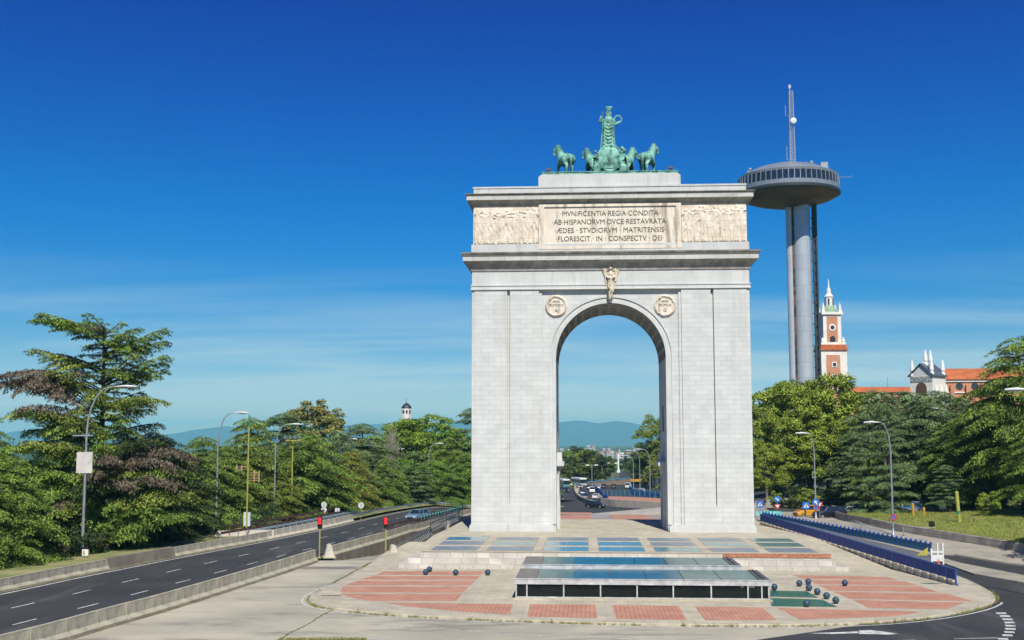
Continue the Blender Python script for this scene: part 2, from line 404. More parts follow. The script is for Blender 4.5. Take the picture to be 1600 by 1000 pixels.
# mountain range
def mountains():
    ks=[(-900,684),(-300,686),(-60,684),(0,680),(25,673),(50,679),(90,684),(180,686),(250,680),(300,672),(345,666),(400,672),(470,668),(560,664),(610,662),(660,664),(700,660),(740,655),(800,664),(850,663),(885,659),(915,658),(940,662),(965,658),(985,660),(1005,665),(1040,664),(1120,668),(1250,676),(1400,668),(1600,672),(1900,680),(2400,685)]
    mb=MB(); V=[];Fc=[]; xs=np.arange(-1000,2500,4.)
    prof=[(0,-40,0),(.25,0,.10),(.45,0,.32),(.62,0,.55),(.8,0,.8),(.93,0,.95),(1,0,1),(1.25,0,.6),(1.6,0,0)]
    for (k,b,q) in prof:
        for px in xs:
            py=lerp(px,[a[0] for a in ks],[a[1] for a in ks])
            Y0=12200+ k*3000
            x=(px-800)/1800*15200*.98
            rid=15200*(690-py)/1800+40+noise.noise(Vector((px/24,3,0)))*9+noise.noise(Vector((px/7,9,0)))*4
            z=-34+(rid+6)*q
            z+=noise.noise(Vector((x/420,Y0/500,1)))*30*q*(1-q)*2.2+noise.noise(Vector((x/160,Y0/220,1)))*16*q*(1-q)*2
            V.append((x,Y0,z if q>0 else -45))
    n=len(xs)
    for i in range(len(prof)-1):
        for k in range(n-1): Fc.append((i*n+k,i*n+k+1,(i+1)*n+k+1,(i+1)*n+k))
    mb.add(V,Fc)
    struct(mb.build('mountains',mat('mountain_haze_blue',(.08,.10,.13),(.035,.055,.08),scale=.004,rough=1,detail=6),smooth=True))  # slope colour turned bluish, distance haze mixed into it besides the haze volume
mountains()
# ================================================================== road surfaces
M_asph=mat('asphalt',(.046,.048,.046),(.029,.031,.032),scale=.18,rough=.85,bump=.15,bscale=9,detail=9,streak=((.10,.098,.095),.55,(.35,.05,.05),.54))
M_conc=mat('worn_road',(.50,.455,.345),(.36,.33,.25),scale=.16,rough=.9,bump=.3,bscale=8,detail=11,streak=((.13,.125,.11),.75,(.09,.28,.1),.535))
M_paint=mat('road_paint',(.66,.66,.61),(.33,.33,.31),scale=2.2,rough=.8,detail=10,mid=(.36,.58))
M_kerb=mat('kerb_granite',(.52,.465,.34),(.36,.32,.235),scale=.9,rough=.9,bump=.3,detail=8)
def zoff(f,o): return lambda x,y: f(x,y)+o
mb=MB(); rowfill(mb,[(-48,48),(60,48),(62,124),(40,150),(33,152),(30,108),(-6,114),(-12.0,116),(-19,116),(-26,76),(-48,60)],2,lambda x,y:-1.40,skirt=.6,du=5)
struct(mb.build('roundabout_road',M_conc,fix=False))
# highway between its two edges
farp=Path([(-60,30),(-52,50),(-44.5,70)]+[Gh(x,y,hr)[:2] for x,y in [(0,925),(98,904),(196,885),(300,865),(400,847),(480,831),(545,817),(600,804),(650,795),(700,791.5)]]+[(-1,226),(14,236),(30,242),(60,246)],1)
nearp=Path([(-45,22),(-36,45),(-29,62)]+[Gh(x,y,hr)[:2] for x,y in [(78,1001),(158,977),(238,955),(320,930),(400,905),(455,887),(500,872),(556,856),(610,841),(670,824),(710,811),(745,801)]]+[(4,200),(18,206),(38,208),(60,208)],1)
def hw(t,k):
    a=nearp.at(t*nearp.L); b=farp.at(t*farp.L); return a.lerp(b,k)
def hwstrip(name,k0,k1,t0,t1,m,zo,n=120,mb=None):
    own=mb is None; mb=mb or MB(); V=[];Fc=[];q=5 if k1-k0>.3 else 1
    for i in range(n+1):
        t=t0+(t1-t0)*i/n
        for j in range(q+1):
            p=hw(t,k0+(k1-k0)*j/q); V.append((p.x,p.y,hr(p.x,p.y)+zo))
    for i in range(n):
        for j in range(q): Fc.append((i*(q+1)+j,i*(q+1)+j+1,(i+1)*(q+1)+j+1,(i+1)*(q+1)+j))
    mb.add(V,Fc)
    if own: struct(mb.build(name,m,fix=False))
hwstrip('highway',-.02,1.02,0,1,M_asph,0)
hwstrip('highway_gutter',.965,1.02,0,.8,mat('gutter_dirt',(.22,.19,.13),(.10,.08,.055),scale=1.2,rough=1,detail=9),.007)
mb=MB()
hwstrip('x',.93,.945,0,.8,None,.006,mb=mb); hwstrip('x',.035,.045,0,.8,None,.006,mb=mb)
for k in (.34,.62):
    L=nearp.L; s=2 if k<.5 else 6
    while s<L*.78:
        hwstrip('x',k-.005,k+.005,s/L,(s+2.6)/L,None,.006,n=2,mb=mb); s+=7.2
struct(mb.build('highway_lane_markings',M_paint,fix=False))
# slip road sinking into the underpass
mb=MB(); V=[];Fc=[]; ys=np.arange(108,214,2.)
for y in ys:
    for k in (-1,0,1): V.append((SLX(y)+k*SLW(y),y,SLZ(y)))
for i in range(len(ys)-1):
    for k in range(2): Fc.append((i*3+k,i*3+k+1,i*3+k+4,i*3+k+3))
mb.add(V,Fc); struct(mb.build('underpass_slip_road',mat('slip_asphalt',(.36,.32,.26),(.2,.18,.155),scale=.3,rough=.9,bump=.2),fix=False))
# boulevard behind the arch
mb=MB(); BL=[(-6,203),(60,203),(72,300),(78,420),(84,560),(100,800),(120,1000),(106,1000),(74,800),(52,560),(30,440),(14,380),(6,300),(-8,240)]
rowfill(mb,BL,5,zoff(hr,.03),skirt=.5,du=4); struct(mb.build('boulevard',M_asph,fix=False))
# ================================================================== plaza (arch frame)
def uvobj(o): o.location=(O[0],O[1],0); o.rotation_euler=(0,0,-TH); return o
M_pave=mat('granite_pavers',(.57,.515,.385),(.42,.38,.285),scale=.35,rough=.9,bump=.15,detail=8,brick=('grid',.8,.8,.014,.12,(.72,.70,.67)),streak=((.2,.19,.17),.5,(.12,.12,.12),.6))
M_red=mat('red_pavers',(.62,.32,.22),(.50,.245,.165),scale=.6,rough=.9,bump=.25,detail=7,brick=('grid',.30,.30,.035,.16,(.66,.58,.55)),streak=((.42,.30,.24),.5,(.2,.2,.2),.6))
M_stair=mat('marble_blocks',(.66,.62,.53),(.52,.48,.41),scale=.5,rough=.75,bump=.1,brick=('wall',1.25,3,.02,.25,(.45,.4,.33)),streak=((.33,.27,.2),.6,(.8,.8,.25),.62))
kerbpx=[(640,862),(600,872),(560,893),(520,915),(490,929),(482,937),(488,944.5),(510,950),(545,955),(600,960.5),(700,966),(800,970),(1000,976.5),(1200,978.5),(1350,975),(1450,966.5),(1520,954),(1550,944),(1556,936),(1547,925),(1518,910),(1496,901)]
kerb=Path([G(x,y,-1.35)[:2] for x,y in kerbpx],1)
pl=[loc(p) for p in kerb.p]
left=[loc(G(663,850,-.5)),loc(G(690,832,-.1)),loc(G(721,815,0)),(-18.6,21.5)]
right=[loc(G(1495,905,-1.3)),loc(G(1340,860,-.55)),loc(G(1188,821,0)),(17.9,21.5)]
outl=left[::-1]+pl+right
zp=lambda u,v: lerp(v,[-26,-6],[-1.25,0])
mb=MB(); rowfill(mb,[tuple(p) for p in outl],.35,zp,skirt=3.0,du=7)
struct(uvobj(mb.build('plaza_pavement',M_pave,fix=False)))
# kerb and white edge line follow the outline
zk=lambda x,y: -1.40
sub=kerb.sub(8,kerb.L-2,.5)
mb=MB(); sweep(mb,sub,[(.30,.155),(.02,.16),(-.05,.10),(-.06,-.05)][::1] if False else [(-.28,.158),(.0,.158),(.05,.11),(.06,-.03)],zk)
sweep_side=1
ko=mb.build('plaza_kerb',M_kerb,fix=False); struct(ko)
mb=MB(); sweep(mb,kerb.sub(10,kerb.L-16,.5),[(.45,.012),(.62,.012)],zk)
def mark(mb,pts,z=-1.388): flat(mb,[G(x,y,z) for x,y in pts])
def line(mb,a,b,wd=.14,z=-1.388):
    A_,B_=Vector(G(*a,z)),Vector(G(*b,z)); d=(B_-A_).normalized(); n=Vector((-d.y,d.x,0))*wd/2
    flat(mb,[A_-n,B_-n,B_+n,A_+n])
for a,b in [((576,973.8),(647,979.5)),((669,980.8),(754,987.5)),((774,989.6),(865,994.5)),((894,995),(996,999)),((440,988),(600,999)),((1491,998),(1559,996.5)),((1330,1003),(1430,1000))]: line(mb,a,b)
for cx,cy in [(1564,958),(1570,962.5),(1574,967.5),(1577,972.5),(1578.5,977.5),(1578.5,982.5),(1577,987.5),(1574,992.5),(1567,998)]:
    mark(mb,[(cx-8.5,cy-1.4),(cx+7.5,cy-1),(cx+9,cy+1.6),(cx-7,cy+1.3)])
mark(mb,[(1262,989.5),(1341,986.5),(1341,989.3),(1300,990.5)]); mark(mb,[(1342,984.8),(1362,984.3),(1404,990),(1390,991.5),(1342,990.3)])
line(mb,(-20,1004),(250,957),.16); line(mb,(250,957),(400,912),.16); line(mb,(400,912),(510,876),.16)
for a,b in [((482,934),(520,911)),((520,911),(600,868))]: line(mb,a,b,.26)
struct(mb.build('roundabout_markings',M_paint,fix=False))
# dark asphalt on the right of the roundabout
mb=MB(); rowfill(mb,[G(x,y,-1.39)[:2] for x,y in [(1120,1060),(1180,1000),(1290,984),(1385,969),(1460,958)]]+[(33,84),(35.6,88.5),(36.5,92),(37.5,100),(38,112),(40,125),(42,150),(48,150),(56,110),(60,80),(60,50),(20,50)],1,zoff(lambda x,y:-1.394,0) if False else (lambda x,y:-1.394),skirt=0,du=6)
o=mb.build('roundabout_asphalt',M_asph,fix=False); struct(o)
# crack with weeds in the roundabout surface is built below with the weeds
# red paver fields
mb=MB()
def field(pts,f=zp):
    P=[]
    for (x,y) in pts:
        z=-1.25
        for _ in range(5):
            q=loc(G(x,y,z)); z=f(*q)
        P.append((q[0],q[1],z+.006))
    flat(mb,P)
for s in [[(600,892.6),(757,892.8),(752,898.4),(586,898.2)],[(583,900),(751,900),(744,905.8),(561,905.6)],[(558,907.3),(743,907.5),(735,914.6),(539,914.4)],
          [(536,916.3),(733,916.5),(723,925.9),(532,925.6)],[(531,927.6),(722,927.8),(713,939),(575,939),(550,934)],
          [(600,941.6),(802,943.8),(796,960.3),(720,955.5),(640,948)],[(828,944),(930,945),(934,966.2),(824,963.5)],[(956,945.6),(1060.5,947),(1073,969),(963,967)],
          [(1085,947.4),(1191,949.4),(1214,969),(1102,969.2)],[(1216,950.2),(1444,955.9),(1398,963.1),(1249,968)],
          [(1237,898.5),(1385,901.5),(1404,906.8),(1258,904.6)],[(1266,906.2),(1414,908.4),(1436,914.8),(1274,912.6)],[(1277,914.2),(1439,916.6),(1467,925.6),(1297,922.6)],
          [(1302,924.6),(1480,927.6),(1522,939.6),(1328,935.8)],[(1333,937.6),(1508,941.6),(1479,951.6),(1357,950)]]: field(s)
struct(uvobj(mb.build('red_paving',M_red,fix=False)))
# raised plateau and its three big steps
mb=MB()
mb.box(-18.4,19.4,-25.6,21.5,-3,.008)
struct(uvobj(mb.build('plateau',M_pave)))
mb=MB(); mb.box(-19.4,19.6,-26.8,-20,-3,-.44); mb.box(-20.1,20.5,-28.0,-19,-3,-.88)
mb.box(-18.42,-8.9,-25.62,-25.0,-.44,.012); mb.box(-8.89,19.42,-25.62,-25.0,-.44,.010)
struct(uvobj(mb.build('plateau_steps',M_stair)))
mb=MB(); mb.box(9.6,19.44,-25.70,-25.3,-.30,.03)
struct(uvobj(mb.build('eroded_brick_edge',mat('eroded_brick',(.55,.25,.14),(.35,.15,.09),scale=3,rough=1,bump=.8,brick=('wall',.25,.08,.015,.3,(.8,.75,.7)),streak=((.6,.55,.48),.8,(3,3,3),.6)))))
# glass floor panels in the plateau
gmats=[glassmat('floor_glass_grey',(.26,.30,.33),.5),glassmat('floor_glass_green',(.16,.30,.28),.25),glassmat('floor_glass_blue',(.08,.26,.34),.2)]
M_fr=mat('panel_frame',(.45,.33,.22),(.3,.22,.15),scale=3,rough=.9)
pat=["200","010","001","212","022","010","110"] # per column: back, middle, front
colr=["200","010","220"]
choice=[[2,0,0],[0,1,0],[0,2,2],[0,2,2],[0,0,1],[0,1,0],[1,1,0]]
onm=['leftmost','second','third','middle','fifth','sixth','rightmost']; cn=['grey','pale green','blue']
rown=['back row nearest the arch','middle row','front row at the steps']
for c in range(7):
    for r_,(va,vb) in enumerate([(-12.3,-8.4),(-17.9,-13.7),(-23.9,-19.5)]):
        u0=-17.7+c*5.33; ma=gmats[choice[c][r_]]
        t=thing('glass_floor_panel','%s glass floor panel, %s of seven in the %s'%(cn[choice[c][r_]],onm[c],rown[r_]),'glass floor',(0,0,0),0,'glass panels let into the raised plateau')
        X,Y=W(u0,va); t.location=(X,Y,.008); t.rotation_euler=(0,0,-TH)
        m1=MB(); m1.box(-.09,4.39,-.09,vb-va+.09,-.02,.010); m1.build('frame',M_fr,t)
        m1=MB(); m1.box(0,2.13,0,vb-va,0,.022); m1.box(2.17,4.3,0,vb-va,0,.022); m1.build('pane',ma,t)
for i,pts in enumerate([[(1204,923),(1260,924),(1278,934),(1204,932.4)],[(1204,934.5),(1284,937),(1308,948.5),(1206,947.5)]]):
    P=[G(x,y,-1.245) for x,y in pts]; t=thing('ground_glass_panel',['narrower green glass panel in the paving right of the glass pavilion, behind the other','wider green glass panel in the paving right of the glass pavilion, nearest the road'][i],'glass floor',P[0],0,'green glass panels in the lower paving')
    Q=[(p[0]-P[0][0],p[1]-P[0][1],.012) for p in P]; m1=MB(); m1.add(Q+[(a,b,-.02) for a,b,_ in Q],[(0,1,2,3),(0,1,5,4),(1,2,6,5),(2,3,7,6),(3,0,4,7)])
    m1.build('pane',glassmat('dark_green_glass',(.04,.20,.17),.15),t)
    m1=MB(); c_=Vector((sum(q[0] for q in Q)/4,sum(q[1] for q in Q)/4,0)); q2=[tuple(c_+(Vector((q[0],q[1],0))-c_)*1.04) for q in Q]; m1.add([(a,b,.006) for a,b,_ in q2]+[(a,b,-.02) for a,b,_ in q2],[(0,1,2,3),(0,1,5,4),(1,2,6,5),(2,3,7,6),(3,0,4,7)])
    m1.build('frame',M_fr,t)
# ================================================================== victory arch
arch=thing('triumphal_arch','huge pale granite triumphal arch with Latin inscription, standing on the glass-panelled plateau','arch',(O[0],O[1],0),-TH)
DK=(.09,.075,.06)
M_st=mat('granite_ashlar',(.63,.635,.605),(.55,.555,.53),scale=.5,rough=.75,bump=.06,bscale=6,detail=8,brick=('wall',1.5,.56,.018,.085,(.70,.69,.66)),streak=((.40,.385,.34),.6,(.45,.45,.05),.57),spots=((.33,.33,.32),1.1,.755))
M_big=mat('granite_large',(.615,.62,.59),(.53,.535,.51),scale=.5,rough=.75,bump=.06,bscale=6,detail=8,brick=('wall',1.35,6,.014,.08,(.75,.74,.72)),streak=((.36,.34,.29),.6,(.8,.8,.08),.56),spots=((.26,.26,.26),.9,.74))
M_corn=mat('granite_cornice',(.58,.57,.53),(.48,.47,.43),scale=.6,rough=.75,bump=.08,brick=('wall',1.9,8,.02,.1,(.5,.46,.4)),streak=((.22,.19,.15),.6,(.35,.35,1.6),.58))
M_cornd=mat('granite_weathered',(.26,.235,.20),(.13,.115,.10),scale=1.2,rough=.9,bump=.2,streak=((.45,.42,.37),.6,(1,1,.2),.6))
M_ins=mat('limestone_inscription',(.82,.745,.62),(.68,.60,.48),scale=.5,rough=.8,bump=.1,detail=8,brick=('wall',2.1,2.6,.01,.06,(.6,.52,.42)),streak=((.20,.15,.10),.85,(.85,.85,.10),.535),spots=None)
M_rel=mat('limestone_relief',(.84,.76,.63),(.62,.52,.40),scale=.8,rough=.85,bump=.2,detail=8,brick=('wall',2.0,1.9,.015,.08,(.62,.53,.42)),streak=((.22,.17,.12),.6,(1.2,1.2,.4),.62))
M_let=mat('inscription_letter',(.10,.10,.075),(.05,.055,.05),scale=3,rough=.9)
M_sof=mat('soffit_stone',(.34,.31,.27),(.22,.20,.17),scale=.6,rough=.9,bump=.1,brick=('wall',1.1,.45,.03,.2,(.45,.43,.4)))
HW=16.22; ZT=28.1; RA=6.45; ZS=20.1; DP=14.0; CX=.05
def archlayer(mb,u0,u1,v0,v1,z1,r,n=40,cx=CX,zs=ZS):
    """slab with an arched opening"""
    for a,b in ((u0,cx-r),(cx+r,u1)):
        mb.box(a,b,v0,v1,0,zs)
        pass
    P=[(cx-r*math.cos(math.pi*i/n),zs+r*math.sin(math.pi*i/n)) for i in range(n+1)]
    pts=[(u0,zs)]+P+[(u1,zs)]
    vs=[];fs=[]
    for (x,z) in pts: vs+=[(x,v0,z),(x,v1,z),(x,v0,z1),(x,v1,z1)]
    for i in range(len(pts)-1):
        a,b=4*i,4*(i+1)
        fs+=[(a,b,b+2,a+2),(b+1,a+1,a+3,b+3),(a+2,b+2,b+3,a+3)]
        if 0<i<len(pts)-2: fs.append((a,a+1,b+1,b))
    fs+=[(0,2,3,1)]; e=4*(len(pts)-1); fs+=[(e,e+1,e+3,e+2)]
    mb.add(vs,fs)
# core + recessed centre bay on both faces
mb=MB(); archlayer(mb,-HW,HW,.62,DP-.62,ZT,RA); mb.build('pier_core',M_st,arch)
mb=MB(); archlayer(mb,-HW+.02,HW-.02,.40,.62,ZT,RA+.62); archlayer(mb,-HW+.02,HW-.02,DP-.62,DP-.4,ZT,RA+.62); mb.build('wall_face',M_st,arch)
# proud pilasters leave the two slots and the centre recess
for s in (-1,1):
    mb=MB()
    for v0,v1 in ((0,.40),(DP-.4,DP)):
        def bx(a,b,z0,z1,dv=0):
            x0,x1=sorted((s*a,s*b)); mb.box(x0,x1,v0+(dv if v0==0 else 0),v1-(0 if v0==0 else dv),z0,z1)
        bx(8.32,11.72,3.0,ZT); bx(12.05,15.92,3.0,ZT); bx(15.92,16.22,3.0,ZT,.10); bx(8.32,16.22,0,3.0)
        bx(7.98,8.32,0,ZT,.2)
    mb.build('pilaster',M_st,arch)
for s in (-1,1):
    mb=MB()
    x0,x1=sorted((s*6.6,s*16.42))
    mb.box(x0,x1,-.2,DP+.2,0,.62); 
    x0,x1=sorted((s*6.8,s*16.32)); mb.box(x0,x1,-.1,DP+.1,.62,.78)
    mb.build('base_course',M_big,arch)
# archivolt ring, set back from the bay face
mb=MB(); n=56
prof=[(RA-.04,.62),(RA-.04,.50),(RA+.34,.50),(RA+.36,.545),(RA+.62,.545)]
def ring(mb,prof,z0=0.8,n=56):
    pts=[(CX-1,z0,0)]
    path=[(-1,z0)]+[( -math.cos(math.pi*i/n), None, math.sin(math.pi*i/n)) for i in range(n+1)]
    vs=[];fs=[];k=len(prof)
    sts=[('L',z0)]+[('A',math.pi*i/n) for i in range(n+1)]+[('R',z0)]
    for t,a in sts:
        for (r,v) in prof:
            if t=='L': vs.append((CX-r,v,a))
            elif t=='R': vs.append((CX+r,v,a))
            else: vs.append((CX-r*math.cos(a),v,ZS+r*math.sin(a)))
    for i in range(len(sts)-1):
        for j in range(k-1): fs.append((i*k+j,i*k+j+1,(i+1)*k+j+1,(i+1)*k+j))
    mb.add(vs,fs)
ring(mb,prof); ring(mb,[(r,DP-v) for r,v in prof]); mb.build('archivolt',M_big,arch)
# coffered soffit: ribs along the depth and rings across
mb=MB()
for i in range(1,18):
    a=math.pi*i/18; r=RA-.02
    M=Matrix.Translation((CX-math.cos(a)*r,0,ZS+math.sin(a)*r))@Matrix.Rotation(a-math.pi/2,4,'Y')
    mb.box(-.2,.2,.75,DP-.75,-.05,.06,M)
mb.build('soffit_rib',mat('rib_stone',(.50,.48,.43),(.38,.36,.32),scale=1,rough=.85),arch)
mb=MB()
for v in (.9,2.6,4.3,6.0,7.7,9.4,11.1,12.8):
    vs=[];fs=[]
    for i in range(49):
        a=math.pi*i/48
        for r,dv in ((RA+.01,-.18),(RA-.10,-.18),(RA-.10,.18),(RA+.01,.18)): vs.append((CX-r*math.cos(a),v+dv,ZS+r*math.sin(a)))
    for i in range(48):
        for j in range(3): fs.append((i*4+j,i*4+j+1,i*4+j+5,i*4+j+4))
    mb.add(vs,fs)
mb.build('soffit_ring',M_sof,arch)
# doorways with little cornices on the inner jambs
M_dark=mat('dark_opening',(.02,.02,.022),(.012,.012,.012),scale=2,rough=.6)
for s in (-1,1):
    x=s*RA+CX; m1=MB()
    def bx(d0,d1,v0,v1,z0,z1,mm=None):
        x0,x1=sorted((x-s*d0,x-s*d1)); (mm or m1).box(x0,x1,v0,v1,z0,z1)
    bx(-.05,.30,4.6,5.2,0,7.2); bx(-.05,.30,8.8,9.4,0,7.2); bx(-.05,.34,4.6,9.4,6.4,7.4); bx(-.05,.85,4.0,10.0,7.4,7.85); bx(-.05,.65,4.3,9.7,7.85,8.1)
    bx(-.05,.6,5.6,8.4,8.1,9.0)
    d=m1.build('door_surround',M_big,arch); m2=MB(); bx(-.02,.06,5.2,8.8,0.05,6.4,m2); m2.build('door',M_dark,d)
    m2=MB(); bx(-.02,.05,6.3,7.7,11.5,14.6,m2); m2.build('slit_window',M_dark,arch)
# string course, frieze
mb=MB(); mb.sweeprect((-HW,HW,0,DP),[(.0,ZT),(.16,ZT),(.16,ZT+.10),(.10,ZT+.14),(.10,ZT+.42),(.18,ZT+.46),(.18,ZT+.58),(0,ZT+.60)]); mb.build('string_course',M_big,arch)
mb=MB(); mb.box(-HW,HW,0.0,DP,ZT+.60,30.32); mb.build('frieze',M_big,arch)
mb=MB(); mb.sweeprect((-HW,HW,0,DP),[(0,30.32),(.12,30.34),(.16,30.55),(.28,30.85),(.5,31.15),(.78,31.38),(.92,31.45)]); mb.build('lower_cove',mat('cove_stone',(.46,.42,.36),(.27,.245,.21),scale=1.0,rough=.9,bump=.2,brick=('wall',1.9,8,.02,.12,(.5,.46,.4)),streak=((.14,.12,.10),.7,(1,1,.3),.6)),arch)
mb=MB(); mb.sweeprect((-HW,HW,0,DP),[(.5,31.45),(1.0,31.45),(1.0,31.95),(1.06,32.0)]); mb.sweeprect((-HW,HW,0,DP),[(.5,31.999),(1.06,31.999),(1.12,32.05),(1.12,32.08)]); mb.build('lower_cornice',M_corn,arch)
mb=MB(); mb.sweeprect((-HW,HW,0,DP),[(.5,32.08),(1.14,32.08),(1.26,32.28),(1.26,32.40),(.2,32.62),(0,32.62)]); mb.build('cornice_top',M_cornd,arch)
# attic
mb=MB(); mb.box(-HW-.08,HW+.08,-.08,DP+.08,32.6,33.55); mb.build('attic_base',M_big,arch)
mb=MB(); mb.box(-HW+.12,HW-.12,.22,DP-.22,33.55,38.3); mb.build('attic_wall',M_ins,arch)
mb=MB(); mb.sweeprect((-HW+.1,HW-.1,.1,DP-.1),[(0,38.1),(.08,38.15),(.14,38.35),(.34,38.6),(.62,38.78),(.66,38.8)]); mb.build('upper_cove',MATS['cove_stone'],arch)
mb=MB(); mb.sweeprect((-HW+.1,HW-.1,.1,DP-.1),[(.3,38.8),(.72,38.8),(.72,39.28),(.78,39.33)]); mb.build('upper_cornice',M_corn,arch)
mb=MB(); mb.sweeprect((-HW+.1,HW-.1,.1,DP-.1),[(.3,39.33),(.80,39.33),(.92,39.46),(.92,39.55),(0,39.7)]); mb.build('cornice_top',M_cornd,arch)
mb=MB(); mb.box(-HW+.14,HW-.14,.14,DP-.14,39.6,40.32); mb.box(-HW+.06,HW-.06,.06,DP-.06,40.32,40.52); mb.build('parapet',M_big,arch)
mb=MB(); mb.prism([(-8.35,40.5),(8.5,40.5),(8.5,41.75),(8.15,42.02),(-8.0,42.02),(-8.35,41.75)],.5,11.5,'y'); mb.build('statue_plinth',M_big,arch)
# inscription panel
mb=MB(); u0,u1=-8.3,8.45
mb.box(u0,-7.65,-.12,.22,33.3,38.28); mb.box(7.85,u1,-.12,.22,33.3,38.28); mb.box(-7.65,7.85,-.12,.22,37.95,38.28); mb.box(-7.65,7.85,-.12,.22,32.9,33.25)
mb.box(-7.65,7.85,.04,.24,33.25,37.95); mb.box(u0,-7.65,-.12,.22,32.9,33.3); mb.box(7.85,u1,-.12,.22,32.9,33.3)
mb.box(-7.1,7.1,-.02,.05,33.4,33.52); mb.box(7.05,7.25,-.0,.05,33.52,36.0)
panel=mb.build('inscription_panel',M_ins,arch)
def text(s,x0,x1,z0,hh,v,m,parent,name='lettering',ext=.03,maxw=None):
    c=bpy.data.curves.new('t','FONT'); c.body=s; c.size=1; c.extrude=ext; c.resolution_u=3
    o=bpy.data.objects.new('t',c); col.objects.link(o); bpy.context.view_layer.update()
    dg=bpy.context.evaluated_depsgraph_get(); me=bpy.data.meshes.new_from_object(o.evaluated_get(dg)); bpy.data.objects.remove(o)
    P=np.empty(len(me.vertices)*3); me.vertices.foreach_get('co',P); P=P.reshape(-1,3)
    a,b=P.min(0),P.max(0); capo=a[1]; caph=.72
    Q=np.empty_like(P); Q[:,0]=x0+(P[:,0]-a[0])/(b[0]-a[0])*(x1-x0); Q[:,2]=z0+(P[:,1]-max(capo,-.05))/caph*hh; Q[:,1]=v-P[:,2]
    me.vertices.foreach_set('co',Q.ravel()); me.update(); me.materials.clear(); me.materials.append(m); me.name=name
    o=bpy.data.objects.new(name,me); col.objects.link(o); o.parent=parent; return o
for s,px0,px1,py in [("\u00b7MVNIFICENTIA\u00b7REGIA\u00b7CONDITA\u00b7",876,1031,338),("\u00b7AB\u00b7HISPANORVM\u00b7DVCE\u00b7RESTAVRATA\u00b7",863,1043,351.2),("\u00b7\u00c6DES \u00b7 STVDIORVM \u00b7 MATRITENSIS\u00b7",867,1040,364.3),("\u00b7FLORESCIT \u00b7 IN \u00b7 CONSPECTV \u00b7 DEI\u00b7",869,1037,377.2)]:
    a,z=A(px0,py,0); b,_=A(px1,py,0)
    text(s,a,b,z,.62,.035,M_let,panel)
# relief panels: height field of standing figures
def relief(name,u0,u1,z0,z1,seed):
    rs=np.random.default_rng(seed); nx,nz=230,130
    X,Z=np.meshgrid(np.linspace(u0,u1,nx),np.linspace(z0,z1,nz)); H=np.zeros_like(X)
    def cap(ax,az,bx_,bz,r,hgt):
        nonlocal H
        dx,dz=bx_-ax,bz-az; t=np.clip(((X-ax)*dx+(Z-az)*dz)/(dx*dx+dz*dz+1e-9),0,1)
        d=np.hypot(X-ax-t*dx,Z-az-t*dz)/r; H=np.maximum(H,hgt*np.sqrt(np.clip(1-d**2,0,1)))
    nf=9; Wd=(u1-u0)/nf; Hh=z1-z0
    for layer in range(2):
        for i in range(nf):
            x=u0+Wd*(i+.5+.5*layer)+rs.uniform(-.12,.12); 
            if x>u1-.25: continue
            top=z1-.2-rs.uniform(0,.55)*(1+layer); hg=.15-.05*layer; l=rs.uniform(-.22,.22)
            cap(x+l,top-.05,x+l,top-.16,.17,hg)
            cap(x+l*.7,top-.55,x+l*.2,top-1.35,.27,hg*1.05); cap(x+l*.7-.2,top-.5,x+l*.7+.2,top-.5,.16,hg)
            k=rs.uniform(-.6,.6); cap(x+l*.2-.12,top-1.5,x-.2+k,top-2.3,.20,hg); cap(x-.2+k,top-2.3,x-.25+k*.6,z0+.15,.14,hg*.9)
            cap(x+l*.2+.12,top-1.5,x+.22-k*.5,top-2.4,.20,hg); cap(x+.22-k*.5,top-2.4,x+.3,z0+.15,.14,hg*.9)
            for s in (-1,1):
                e=(x+l*.7+s*rs.uniform(.35,.6),top-rs.uniform(.2,1.0)); cap(x+l*.7+s*.24,top-.5,*e,.11,hg*1.1); cap(*e,e[0]+rs.uniform(-.4,.4),e[1]+rs.uniform(-.2,.6),.09,hg*1.1)
            for q in range(1): cap(x+rs.uniform(-.3,.3),top-1.2,x+rs.uniform(-.35,.35),z0+.3,.05,hg*1.1)
    H+=rs.normal(0,.004,H.shape)
    # cloth folds
    H+=.012*np.sin(X*11+np.sin(Z*2.3)*3)*(H>.08)
    vs=[(float(x),.10-float(hh_),float(z)) for x,z,hh_ in zip(X.ravel(),Z.ravel(),H.ravel())]
    fs=[(j*nx+i,j*nx+i+1,(j+1)*nx+i+1,(j+1)*nx+i) for j in range(nz-1) for i in range(nx-1)]
    m1=MB(); m1.add(vs,fs); o=m1.build(name,M_rel,arch,smooth=True,fix=False); o['label']='weathered bas-relief of a row of standing figures'; return o
relief('relief_panel',-16.0,-8.34,33.62,38.12,3); relief('relief_panel',8.5,16.05,33.62,38.12,5)
# medallions
for (px,py,a,b,c,w1) in [(869,478,'ANNO','MCMXXVII','A',.85),(1039,477.5,'ANNO','MCMLVI','\u03a9',.72)]:
    u,z=A(px,py,.3); T=Matrix.Translation((u,.40,z))@Matrix.Rotation(math.pi/2,4,'X')
    m1=MB(); m1.lathe([(1.30,0),(1.30,.12),(1.22,.2),(1.02,.2),(.98,.12),(1e-3,.12)],48,T)
    md=m1.build('medallion',M_ins,arch)
    m2=MB(); rs=random.Random(px)
    for k in range(64):
        t=2*math.pi*k/64; rr=1.11+rs.uniform(-.07,.07)
        m2.ball((u+rr*math.cos(t),.19,z+rr*math.sin(t)),.07+rs.uniform(0,.03),5)
    m2.build('wreath',M_rel,md)
    text(a,u-.42,u+.42,z+.38,.27,.27,M_let,md); text(b,u-w1,u+w1,z-.06,.30,.27,M_let,md); text(c,u-.17,u+.17,z-.72,.36,.27,M_let,md)
